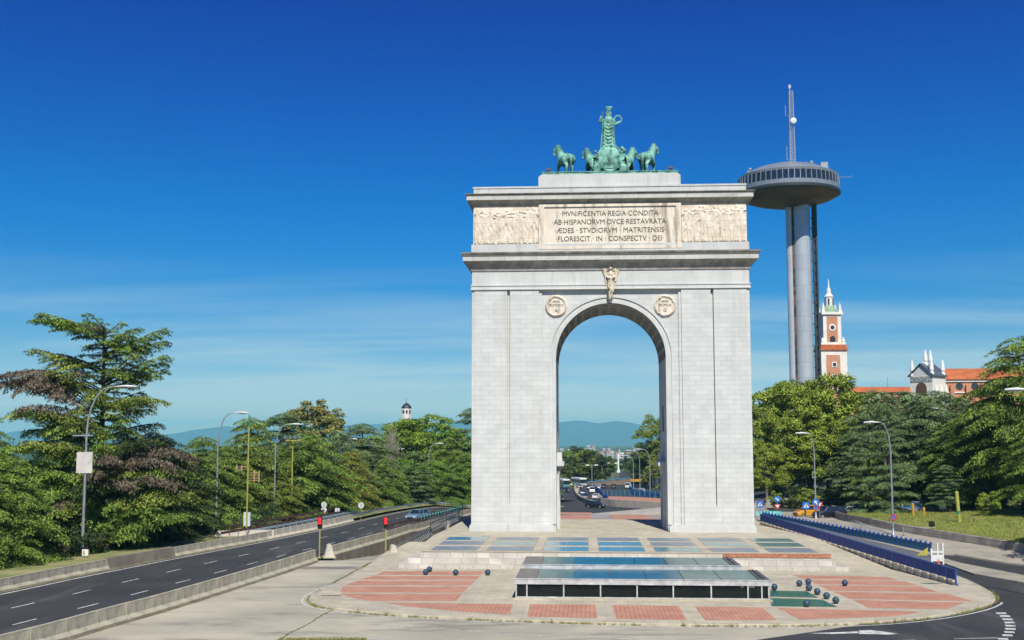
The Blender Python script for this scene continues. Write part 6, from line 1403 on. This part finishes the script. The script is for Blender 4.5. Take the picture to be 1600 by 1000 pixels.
def proto_broad(seed,Hh,Rr,nc,m,size=.36,bark=None,base=.25,lpc=240,cr=1.35,flatten=1.,gap=.0):
    global RNG; RNG=np.random.default_rng(seed); v=Veg(); cz=Hh*(base+(1-base)/2); hz=Hh*(1-base)/2
    D=unit(nc); rr=RNG.uniform(.45,1,nc)**.5; lob=1+.16*np.sin(D[:,0]*5+seed)+.12*np.cos(D[:,1]*7+D[:,2]*4)
    Cc=np.stack([D[:,0]*Rr*rr*lob,D[:,1]*Rr*rr*lob,cz+D[:,2]*hz*rr*lob*flatten],1)
    for i,c in enumerate(Cc):
        r=cr*RNG.uniform(.6,1.25); n=int(lpc*r*r/cr/cr); q=unit(n); q[:,2]=np.where(q[:,2]<-.3,-q[:,2]*.6,q[:,2]); P=c+q*(r*RNG.uniform(.55,1.12,n))[:,None]*np.array([1,1,.75])
        T=unit(n); T[:,2]-=.4; Nn=q*.8+unit(n)*.7+np.array([0,0,.4]); v.put(P,T,Nn,size*RNG.uniform(.7,1.4,n),size*.7*RNG.uniform(.7,1.3,n))
        if i%5==0:
            s0=np.array([0,0,Hh*RNG.uniform(base*.7,base+.35)]); mid=(s0+c)/2+np.array([0,0,.4]); v.lim.tube([tuple(s0),tuple(mid),tuple(c)],[.05+Hh*.008,.09,.03],5,cap=False)
    return dict(crown=v.mesh('crown',m),limbs=v.lim.mesh('limbs',fix=False),trunk=trunk(v,Hh*.85,Hh*.018+.08,seed=seed).mesh('trunk',True),H=Hh,bark=bark or M_bark)
def plant(p,name,label,cat,X,Y,topz,group,leaf=None,rz=None,z=None,wide=1.):
    z=h(X,Y) if z is None else z; s=(topz-z)/p['H']; t=thing(name,label,cat,(X,Y,z-.1),RNG.uniform(0,6.28) if rz is None else rz,group); t.scale=(s*wide,s*wide,s)
    tr=mlink('trunk',p['trunk'],p['bark'],t,(0,0,0)); mlink('limbs',p['limbs'],p['bark'],tr,(0,0,0)); mlink('crown',p['crown'],leaf or p['crown'].materials[0],t,(0,0,0)); return t
def plantpx(p,name,label,cat,px,ptop,Y,group,**k):
    P=AtY(px,ptop,Y); return plant(p,name,label,cat,P[0],Y,P[2],group,**k)
D1=proto_cedar(21,16,7.5,75,'deodar',LC); D2=proto_cedar(22,16,7.0,68,'deodar',LC); D3=proto_cedar(23,14,8.0,66,'round',LC)
C1=proto_cedar(24,19,8.2,84,'round',LB); C2=proto_cedar(25,18,7.0,64,'flat',LB); C3=proto_cedar(26,19,8.0,66,'round',LC,z0=.26); C4=proto_cedar(27,18,7.0,56,'flat',LB,z0=.27)
B1=proto_broad(31,18,7.0,130,LP,bark=M_barkl); B2=proto_broad(32,16,6.0,110,LG,size=.34); B3=proto_broad(33,6,2.3,36,LP,size=.28,cr=.7,lpc=120,bark=M_barkl,base=.35)
PI=proto_broad(34,18,6.0,80,LPi,size=.34,base=.35,cr=1.5,flatten=.95)
PO=proto_broad(35,16,2.6,46,LY,size=.4,base=.15,cr=1.1,lpc=150)
# left row of cedars
gL='cedars and other trees lining the left highway'
lt=[(D1,8,706,112,None,'drooping cedar at the left edge of the picture, behind the highway wall',1.25),(D3,62,712,128,None,'dark cedar between the left edge and the tall lamp',1.2),
 (D2,318,676,160,None,'bright drooping cedar right of the big dead-branched one',1.1),(D1,268,705,150,None,'low cedar filling the gap beside the tall lamp, in front of the bright one',1.0),
 (D1,352,690,166,None,'cedar behind the second street lamp from the left',1.1),(D2,392,646,172,None,'tall pointed cedar beside the green-tipped pole',1.0),(C1,442,638,178,None,'tallest rounded cedar behind the third street lamp',1.25),
 (D3,478,672,172,None,'spreading cedar behind the T-shaped floodlight pole',1.1),(C1,528,668,200,None,'cedar between the floodlight pole and the fourth street lamp',1.1),(C1,566,656,215,None,'wide cedar behind the fourth street lamp',1.25),
 (D1,548,700,190,LO,'olive-tinged cedar in front of the fourth street lamp',1.1),(D2,604,712,205,None,'cedar in front of the grey bare tree',1.1),(C2,648,700,214,None,'blue-green layered cedar left of the fifth street lamp',1.0),(D3,682,716,222,None,'low cedar near the fifth street lamp',1.2),
 (C1,700,678,240,LC,'round cedar just left of the arch, behind the fifth lamp',1.0),(D1,728,705,228,None,'cedar brushing the left side of the arch',1.2),(C2,738,632,250,LB,'tall dark cedar peeking out right beside the left pier',.9),
 (D3,430,735,160,LO,'low olive cedar at the foot of the floodlight pole',1.2),(D2,500,745,178,None,'low cedar behind the pair of round signs',1.1),(D3,620,757,216,None,'low cedar above the guard rail, left of the silver car',1.1),(D2,680,757,226,None,'low cedar above the guard rail, right of the silver car',1.1),(D1,215,700,158,LD,'dark cedar behind the big dead-branched cedar',1.2),(D2,110,715,146,LD,'dark cedar filling the space behind the tall lamp',1.2),(D3,-30,735,108,LC,'cedar leaning in at the far left edge',1.1)]
for p,px,pt,Y,lf,lb,wd in lt:
    if px>425: Y+=12
    plantpx(p,'cedar_tree',lb,'cedar',px,pt,Y,gL,leaf=lf,wide=wd)
for p,px,pt,Y,lf,nm,lb,cat,wd in [(B2,656,652,270,None,'broadleaf_tree','bright green round tree below the white church tower','tree',1.3),(B2,634,664,280,None,'broadleaf_tree','green tree just left of the one below the church tower','tree',1.0),(B2,700,672,285,None,'broadleaf_tree','bright green tree right of the one below the church tower','tree',1.2),(B2,590,690,262,None,'broadleaf_tree','green tree behind the bare grey one','tree',1.2),
  (PO,470,630,300,None,'poplar_tree','brownish poplar above the cedars, left of three','poplar',1.2),(PO,498,627,305,None,'poplar_tree','brownish poplar above the cedars, middle and tallest of three','poplar',1.0),(PO,517,641,300,None,'poplar_tree','brownish poplar above the cedars, right and lowest of three','poplar',1.1),(B2,625,715,250,None,'broadleaf_tree','green undergrowth tree at the foot of the bare grey tree','tree',1.1)]:
    plantpx(p,nm,lb,cat,px,pt,Y,gL,wide=wd)
for x,y,tz,p in [(-72,122,15,D1),(-84,136,17,C1),(-70,150,16,D2),(-95,120,16,D3),(-88,162,18,C1),(-108,142,17,D1),(-76,104,14,D3)]:
    plant(p,'cedar_tree','cedar of the same row, beyond the left edge of the picture','cedar',x,y,tz,gL,wide=1.1)
for px,pt,Y,p in [(765,668,262,C1),(800,680,280,D1),(830,676,300,C1),(1070,690,300,D1),(1110,680,280,C1),(1150,672,262,D1)]:
    plantpx(p,'cedar_tree','cedar standing right behind the arch piers','cedar',px,pt,Y,'cedars behind the arch piers',wide=1.1)
# bare grey tree
def bare(px,ptop,pbase,Y,label,seed,wpx):
    rs_=random.Random(seed); top=AtY(px,ptop,Y); z0=h(top[0],Y); Hh=top[2]-z0; t=thing('bare_tree',label,'tree',(top[0],Y,z0),0,gL); m=MB(); m.tube([(0,0,0),(.1,0,Hh*.35),(0,0,Hh*.6)],[.35,.25,.15],7); tr=m.build('trunk',mat('grey_twigs',(.36,.33,.27),(.22,.20,.16),scale=2,rough=1),t); m=MB(); w_=wpx*Y/1800/2
    for i in range(120):
        u=rs_.uniform(.3,.65); a=rs_.uniform(0,6.28); r=w_*rs_.uniform(.1,1)*(1.15-abs(u-.4)); z1=min(Hh,Hh*(u+rs_.uniform(.2,.42))); b=(.15*r*math.cos(a),.15*r*math.sin(a),Hh*u*rs_.uniform(.75,1))
        e=(r*math.cos(a),r*math.sin(a),z1); md_=((b[0]+e[0])/2*1.2,(b[1]+e[1])/2*1.2,(b[2]+e[2])/2); m.tube([b,md_,e],[.06,.045,.02],3,cap=False)
        for q in range(2): m.tube([md_,(md_[0]+rs_.uniform(-.6,.6),md_[1]+rs_.uniform(-.6,.6),md_[2]+rs_.uniform(.8,1.8))],[.035,.015],3,cap=False)
    m.build('twigs',MATS['grey_twigs'],t,fix=False)
bare(612,664,760,244,'bare pale grey tree rising between the cedars left of the church tower',2,26); bare(588,690,760,238,'smaller bare brownish tree left of the pale grey one',3,22)
# the big half-dead cedar at the left
def bigcedar():
    global RNG; RNG=np.random.default_rng(77); Y=127; P=AtY(151,861,Y); z0=h(P[0],Y); t=thing('great_cedar','tallest old cedar at the left with flat plates of foliage and dead brown branches','cedar',(P[0],Y,z0)); s=Y/1800.
    X=lambda px: (px-800)*s-P[0]; Z=lambda py: AtY(150,py,Y)[2]-z0
    g=Veg(); o=Veg(); b=Veg(); d_=Veg(); Hh=Z(497)
    m=MB(); m.tube([(0,0,-.2),(.1,0,3),(-.2,.1,8),(.1,0,14),(.05,0,19),(-.1,0,Hh-.8)],[.62,.46,.38,.28,.20,.10],10); tr=m.build('trunk',M_bark,t,smooth=True)
    # plates: (tip px, tip py, root py, veg, y-direction offset)
    pl_=[(46,497,520,g,.3),(70,492,525,g,-.5),(110,496,520,g,.9),(150,494,515,g,-.8),(182,500,525,g,.3),(262,513,560,g,-.15),(240,520,555,g,.4),(215,517,550,g,-.6),(258,532,565,g,.1),(200,507,540,g,.8),(120,505,540,g,-1.2),(180,520,548,g,1.2),
         (50,545,585,o,-.1),(75,550,580,o,.5),(262,555,600,g,-.1),(250,563,605,o,.5),(225,552,600,o,-.6),(258,575,615,g,.2),(195,556,600,o,1.0),(90,565,600,b,-.5),
         (64,590,615,o,-.2),(95,580,625,o,-.9),(130,582,640,o,-1.1),(262,628,640,o,-.15),(245,622,645,o,-.7),(215,610,645,o,.6),(180,612,650,o,-1.2),(235,640,660,g,.3),
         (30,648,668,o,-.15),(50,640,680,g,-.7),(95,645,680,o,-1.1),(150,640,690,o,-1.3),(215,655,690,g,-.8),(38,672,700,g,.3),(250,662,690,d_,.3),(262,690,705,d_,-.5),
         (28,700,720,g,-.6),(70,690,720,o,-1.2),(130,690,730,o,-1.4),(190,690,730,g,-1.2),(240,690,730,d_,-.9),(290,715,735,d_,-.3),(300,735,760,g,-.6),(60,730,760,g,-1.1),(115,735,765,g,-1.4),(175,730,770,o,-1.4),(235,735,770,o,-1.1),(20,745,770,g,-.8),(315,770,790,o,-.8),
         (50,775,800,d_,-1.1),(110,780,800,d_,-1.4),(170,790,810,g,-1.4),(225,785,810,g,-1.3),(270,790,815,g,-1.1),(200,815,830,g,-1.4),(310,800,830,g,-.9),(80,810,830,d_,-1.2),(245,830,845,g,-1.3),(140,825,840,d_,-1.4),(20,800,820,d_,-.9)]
    for i,(tx_,ty,ry,v,yo) in enumerate(pl_):
        dx=X(tx_); dy=yo*4.2; ln=math.hypot(dx,dy); az=math.atan2(dy,dx); zr=min(Z(ry),Hh-.6); zt_=Z(ty); upper=ry<640
        droop=.16 if upper else .34; rise=(zt_-zr)/ln+droop
        limb(v,np.array([0,0,zr]),az,ln,rise,droop,.05+.012*ln,size=.46,wid=.46 if upper else .48,bare=.25 if upper else .2,dens=1.25 if upper else 1.05,hang=.4 if upper else .8)
    # inner boughs that close the crown round the trunk
    for i in range(92):
        u=(i+.5)/92; zr=Hh*(.08+.86*u); az=i*2.399+RNG.uniform(-.3,.3); up=u>.52
        if math.sin(az)>.55 and not up: continue
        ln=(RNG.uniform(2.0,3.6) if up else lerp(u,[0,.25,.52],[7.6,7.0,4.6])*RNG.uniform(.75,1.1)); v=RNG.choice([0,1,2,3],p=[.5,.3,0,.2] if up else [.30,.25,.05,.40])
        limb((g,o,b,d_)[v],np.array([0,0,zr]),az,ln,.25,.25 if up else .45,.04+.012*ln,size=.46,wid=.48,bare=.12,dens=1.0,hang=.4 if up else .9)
    # dead hanging branches
    for i,(tx_,ty,ry,yo) in enumerate([(-14,610,612,-.2),(8,590,610,-.4),(20,600,625,-.1),(45,610,640,-.7),(70,600,640,-1.0),(60,640,665,-1.1),(295,730,735,-1.0),(300,755,765,-1.2),(185,745,735,-1.6),(210,720,730,-1.6),(110,620,660,-1.2),(240,760,755,-1.5),(130,790,790,-1.6),(310,715,720,-.5)]):
        dx=X(tx_); dy=yo*4.2; ln=math.hypot(dx,dy); az=math.atan2(dy,dx); zr=Z(ry); droop=.5; rise=(Z(ty)-zr)/ln+droop
        limb(b,np.array([0,0,zr]),az,ln,rise,droop,.07,size=.50,wid=.34,bare=.3,dens=.9,hang=1.8)
    for v,mm,nm in ((g,LC,'crown'),(o,LO,'crown'),(b,LBr,'dead_branch'),(d_,LD,'crown')):
        q=link(nm,v.mesh(nm,mm),mm,t); v.lim.build('limbs',M_bark,q,fix=False)
        if nm=='dead_branch': q['label']='dead brown hanging branches'
bigcedar()
plantpx(D3,'cedar_tree','dark dome-shaped cedar right of the great cedar with brown hanging branches','cedar',238,668,140,gL,leaf=LD,wide=1.15)
# small shrubs hide the feet of the left trees
S1=proto_broad(41,3.2,2.6,26,LG,size=.26,base=0,cr=.8,lpc=130)
rs=random.Random(8)
q=Path([(p.x,p.y) for p in shifted(farp,-9).p]); 
for i in range(26):
    s_=s_at(q,92)+(q.L*.62-s_at(q,92))*i/26+rs.uniform(-1,1); p=q.at(s_)
    if p.y>232: break
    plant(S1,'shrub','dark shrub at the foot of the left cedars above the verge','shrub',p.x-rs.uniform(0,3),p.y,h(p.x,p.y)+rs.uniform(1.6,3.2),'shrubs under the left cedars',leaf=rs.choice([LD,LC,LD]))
# right-hand trees
gR='trees behind the right-hand street'
for p,px,pt,Y,lf,nm,lb,cat,wd in [(B1,1206,604,205,None,'plane_tree','bright leafy plane tree closest to the right pier','tree',1.15),(B1,1262,594,198,None,'plane_tree','bright leafy plane tree in front of the silver tower','tree',1.1),(B1,1318,604,202,None,'plane_tree','bright leafy plane tree left of the red-roofed wing','tree',1.1),(B1,1232,640,188,None,'plane_tree','lower plane tree above the blue round sign','tree',1.0),(B1,1290,650,190,None,'plane_tree','lower plane tree above the amber car','tree',1.0),
  (C2,1232,586,225,LB,'cedar_tree','flat-topped cedar showing above the plane trees beside the silver tower','cedar',.9),(C1,1372,602,186,None,'cedar_tree','blue-green cedar in front of the red-roofed wing','cedar',1.0),(C1,1418,604,190,None,'cedar_tree','blue-green cedar below the gabled pavilion','cedar',1.3),(C1,1444,613,176,None,'cedar_tree','broad blue-green cedar directly below the gabled pavilion, nearer the street','cedar',1.2),(C1,1502,616,180,None,'cedar_tree','broad cedar hiding the right end of the museum hall','cedar',1.1),(C1,1466,603,187,None,'cedar_tree','blue-green cedar below the museum hall','cedar',1.35),
  (C4,1335,668,176,None,'cedar_tree','shorter layered cedar over the parked silver car','cedar',1.0),(C3,1362,690,174,None,'cedar_tree','shorter cedar with bluish foliage between the two right lamps','cedar',.9),(C4,1432,660,176,None,'cedar_tree','layered cedar over the amber posts','cedar',1.0),(C3,1492,650,168,None,'cedar_tree','cedar behind the yellow-green post','cedar',1.0),(C4,1478,722,160,None,'cedar_tree','small cedar drooping left of the yellow-green post','cedar',1.0),
  (C3,1530,640,166,None,'cedar_tree','dark cedar left of the tallest right-hand cedar','cedar',1.1),(B1,1196,690,182,None,'plane_tree','low leafy tree touching the right pier','tree',.9)]:
    plantpx(p,nm,lb,cat,px,pt,Y,gR,leaf=lf,wide=wd)
plantpx(C3,'cedar_tree','tallest right-hand cedar with broad drooping plates at the picture edge','cedar',1590,514,158,gR,leaf=LC,wide=.8)
plantpx(C3,'cedar_tree','cedar at the right edge of the picture above the lawn','cedar',1630,640,148,gR,leaf=LC,wide=.9)
plantpx(C3,'cedar_tree','second tall cedar behind the tallest right-hand one','cedar',1562,600,168,gR,leaf=LC,wide=.85)
for px,pt,Y,lb in [(1210,768,178,'small bright sapling behind the round blue sign'),(1262,764,172,'small bright sapling above the amber car'),(1545,770,150,'small sapling in the shade of the tallest right-hand cedar')]:
    plantpx(B3,'sapling_tree',lb,'tree',px,pt,Y,gR,wide=1.0)
for px,by,tp,Y,ln,lb in [(1361,806,700,160,-1.2,'leaning bare brown trunk among the parked cars, left of two'),(1391,806,690,158,1.6,'leaning bare brown trunk right beside the no-parking lamp')]:
    P=AtY(px,by,Y); z0=h(P[0],Y); Hh=AtY(px,tp,Y)[2]-z0; t=plant(C2,'old_cedar',lb.replace('bare brown trunk','brown-trunked cedar'),'cedar',P[0],Y,z0+Hh+6,gR,wide=.55); m=MB(); m.tube([(0,0,0),(ln*.3,0,Hh*.5),(ln,0,Hh)],[.42,.36,.28],9); m.build('bole',M_barkl,None).parent=t
# tree that shades the lower lawn from beyond the right edge of the frame
plant(C1,'cedar_tree','large cedar just outside the right edge, shading the lawn','cedar',58.5,109,19,gR,leaf=LC,wide=.85)
plant(C1,'cedar_tree','second large cedar just outside the right edge','cedar',54,98,17,gR,leaf=LC,wide=.7)
for i in range(14):
    x=62+i*4.4+rs.uniform(-1,1); y=168+rs.uniform(-3,6); plant(S1,'shrub','dark shrub behind the parked cars on the right','shrub',x-18,y+16,h(x,y)+rs.uniform(2.,3.6),'shrubs behind the right-hand cars',leaf=LD)
# trees beyond the arch
gM='trees beyond the junction seen through the arch'
lowB=proto_broad(51,13,5,46,LF,size=.62,base=.12,cr=1.5,lpc=110); lowP=proto_broad(52,14,4.6,44,LPi,size=.6,base=.2,cr=1.4,lpc=110)
nn=0
for i in range(30):
    px=862+rs.uniform(0,98); Y=rs.uniform(430,640); pt=lerp(px,[862,890,915,940,960],[706,702,699,704,712])+rs.uniform(-2,7)+(640-Y)*.05
    plantpx(rs.choice([lowB,lowP]),'far_tree','green tree of the dense grove left of the boulevard, beyond the arch','tree',px,pt,Y,gM,leaf=rs.choice([LF,LC,LPi]),wide=1.15)
for i,(px,pt,Y,p) in enumerate([(1030,650,400,PI),(1016,690,410,PI),(1038,700,390,PI),(1004,708,430,PI),(1022,722,385,PI),(1042,735,375,PI),(1008,742,392,lowP),(996,720,450,lowP)]):
    plantpx(p,'pine_tree','tall pine rising beside the right pier, seen through the arch' if i==0 else 'olive-green pine of the group right of the boulevard, beyond the arch','pine',px,pt,Y,gM,leaf=LPi if i%2 else LO,wide=.9 if i==0 else 1.15)
for i in range(10):
    px=972+rs.uniform(0,40); Y=rs.uniform(700,900); plantpx(lowB,'far_tree','distant tree behind the obelisk, beyond the arch','tree',px,712+rs.uniform(-4,6),Y,gM,leaf=LF,wide=1.1)
# far woods: one mass of foliage clumps on the plain
def woods():
    g=np.random.default_rng(5); n=15000; Y=950*np.exp(g.uniform(0,2.1,n)); a=g.uniform(-27,27,n); X=Y*np.tan(np.radians(a))
    keep=np.array([noise.noise(Vector((x/320,y/420,1)))>-.12 for x,y in zip(X,Y)]); X,Y=X[keep],Y[keep]; n=len(X)
    Z=np.array([h(x,y)+noise.noise(Vector((x/700,y/700,0)))*6*min(1,(math.hypot(x,y)-900)/1500) for x,y in zip(X,Y)])
    Cc=[];k=9
    for j in range(k):
        r=4.5; q=unit(n); Cc.append(np.stack([X+q[:,0]*r*1.3,Y+q[:,1]*r*1.3,Z+4+q[:,2]*r*.9],1))
    Cc=np.concatenate(Cc); q=unit(len(Cc)); me=leafmesh('woodland',Cc,unit(len(Cc)),q+np.array([0,0,.8]),g.uniform(3,6,len(Cc)),g.uniform(2.5,4.5,len(Cc)),LF)
    o=bpy.data.objects.new('woodland',me); col.objects.link(o); tag(o,'hazy woods and scrub covering the far plain','woodland',kind='stuff')
woods()
# ================================================================== weeds and litter
def weeds():
    g=np.random.default_rng(9); C=[];T=[];L_=[]
    def clump(x,y,z,n,r,hh):
        a=g.uniform(0,6.28,n); rr=r*np.sqrt(g.uniform(0,1,n)); C.append(np.stack([x+rr*np.cos(a),y+rr*np.sin(a),np.full(n,z)],1)); t=g.normal(0,.5,(n,3)); t[:,2]=1; T.append(t); L_.append(hh*g.uniform(.4,1.2,n))
    for s in np.arange(12,kerb.L-8,.12):
        dens=.5+.5*noise.noise(Vector((s*.35,0,0)))*2
        if g.uniform()<dens:
            p=kerb.at(s); d=kerb.dir(s); off=g.uniform(.06,.22); clump(p.x+d.y*off,p.y-d.x*off,-1.40,int(g.integers(4,22)),.10,.20 if g.uniform()<.9 else .42)
    a=Vector(G(626,943,-1.38)[:2]); 
    pts=[G(x,y,-1.385)[:2] for x,y in [(528,948),(505,960),(488,972),(470,981),(452,989),(430,1002)]]; cp=Path(pts)
    for s in np.arange(0,cp.L,.15): p=cp.at(s); clump(p.x+g.uniform(-.05,.05),p.y,-1.39,5,.05,.07)
    for x,y,n in [(505,937,80),(523,945,120),(533,948,90)]: p=G(x,y,-1.385); clump(p[0],p[1],-1.39,n,.5,.28)
    for x in np.arange(440,570,1.6): p=G(x,999+.4*math.sin(x),-1.385); clump(p[0],p[1]-.2,-1.39,int(g.integers(5,25)),.2,.22)
    for s in np.arange(s_at(nb,58),ge,.5):
        if g.uniform()<.4: p=nb.at(s); d=nb.dir(s); clump(p.x+d.y*.45,p.y-d.x*.45,-1.39,8,.15,.12)
    for s in np.arange(0,fb.L*.6,.4):
        if g.uniform()<.5: p=fb.at(s); d=fb.dir(s); clump(p.x+d.y*.5,p.y-d.x*.5,hr(p.x,p.y),6,.15,.12)
    for u in np.arange(-19.8,20,.25):
        if g.uniform()<.3: x,y=W(u,-28.1); clump(x,y,-1.25,5,.08,.12)
    C_=np.concatenate(C);T_=np.concatenate(T);me=leafmesh('kerb_weeds',C_,T_,np.cross(T_,unit(len(C_))),np.concatenate(L_),.035,mat('dry_weeds',(.20,.22,.05),(.30,.24,.09),scale=1.5,rough=1,island=.4),tri=True)
    o=bpy.data.objects.new('kerb_weeds',me); col.objects.link(o); tag(o,'dry green weeds growing along the kerb and road cracks','weeds',kind='stuff')
    # grass blades on the lawn and verge edge
    C=[];n=60000; X=g.uniform(43.5,85,n); Y=g.uniform(95,162,n); ok=np.array([x>np.interp(y,[q.y for q in pw.p[:-4]],[q.x for q in pw.p[:-4]])+.4 for x,y in zip(X,Y)]); X,Y=X[ok],Y[ok]; n=len(X); Z=np.array([lawnz(x,y) for x,y in zip(X,Y)]); t=g.normal(0,.45,(n,3)); t[:,2]=1
    me=leafmesh('lawn_grass',np.stack([X,Y,Z],1),t,np.cross(t,unit(n)),g.uniform(.10,.28,n),.09,mat('grass_blades',(.24,.29,.05),(.32,.28,.09),scale=.3,rough=1,island=.35,trans=.2),tri=True)
    o=bpy.data.objects.new('lawn_grass',me); col.objects.link(o); tag(o,'mown grass of the sunlit lawn on the right','grass',kind='stuff')
weeds()
# crack in the roundabout surface
m=MB(); cp=[(528,947),(512,957),(498,964),(486,972),(470,981),(455,988),(432,1003)]; rs=random.Random(2); pts=[]
for a,b in zip(cp[:-1],cp[1:]):
    for k in range(6): u=k/6; pts.append((a[0]+(b[0]-a[0])*u+rs.uniform(-.8,.8),a[1]+(b[1]-a[1])*u+rs.uniform(-.3,.3)))
for a,b in zip(pts[:-1],pts[1:]): line(m,a,b,rs.uniform(.05,.11),-1.390)
struct(m.build('road_crack',mat('crack_dark',(.06,.055,.03),(.03,.03,.02),scale=3,rough=1),fix=False))
t=thing('drain_grating','rusty rectangular drain grating near the left tip of the plaza','drain',G(517,930.7,-1.24)); m=MB(); m.box(-.75,.75,-.12,.12,-.02,.012); m.build('frame',MATS['rusty_metal'],t); m=MB()
for k in range(9): m.box(-.68+.16*k,-.60+.16*k,-.09,.09,.0,.02)
m.build('grate',M_dark,t)
# ================================================================== haze
if HAZE:
    m=MB(); m.box(-16500,16500,-300,18500,-60,330); o=m.build('haze',None); mm=bpy.data.materials.new('haze_air'); mm.use_nodes=True; nt=mm.node_tree; nt.nodes.remove(nt.nodes['Principled BSDF'])
    pv=nd(nt,'ShaderNodeVolumePrincipled'); pv.inputs['Color'].default_value=(.30,.86,1,1); pv.inputs['Density'].default_value=HAZE; pv.inputs['Anisotropy'].default_value=0
    nt.links.new(pv.outputs[0],nt.nodes['Material Output'].inputs['Volume']); o.data.materials.append(mm); tag(o,'thin blue haze over the far plain and mountains','haze',kind='stuff')
for q in list(bpy.data.objects):
    if q.parent is None and 'label' in q and len(q['label'].split())>16: print('LONG',len(q['label'].split()),q['label'])
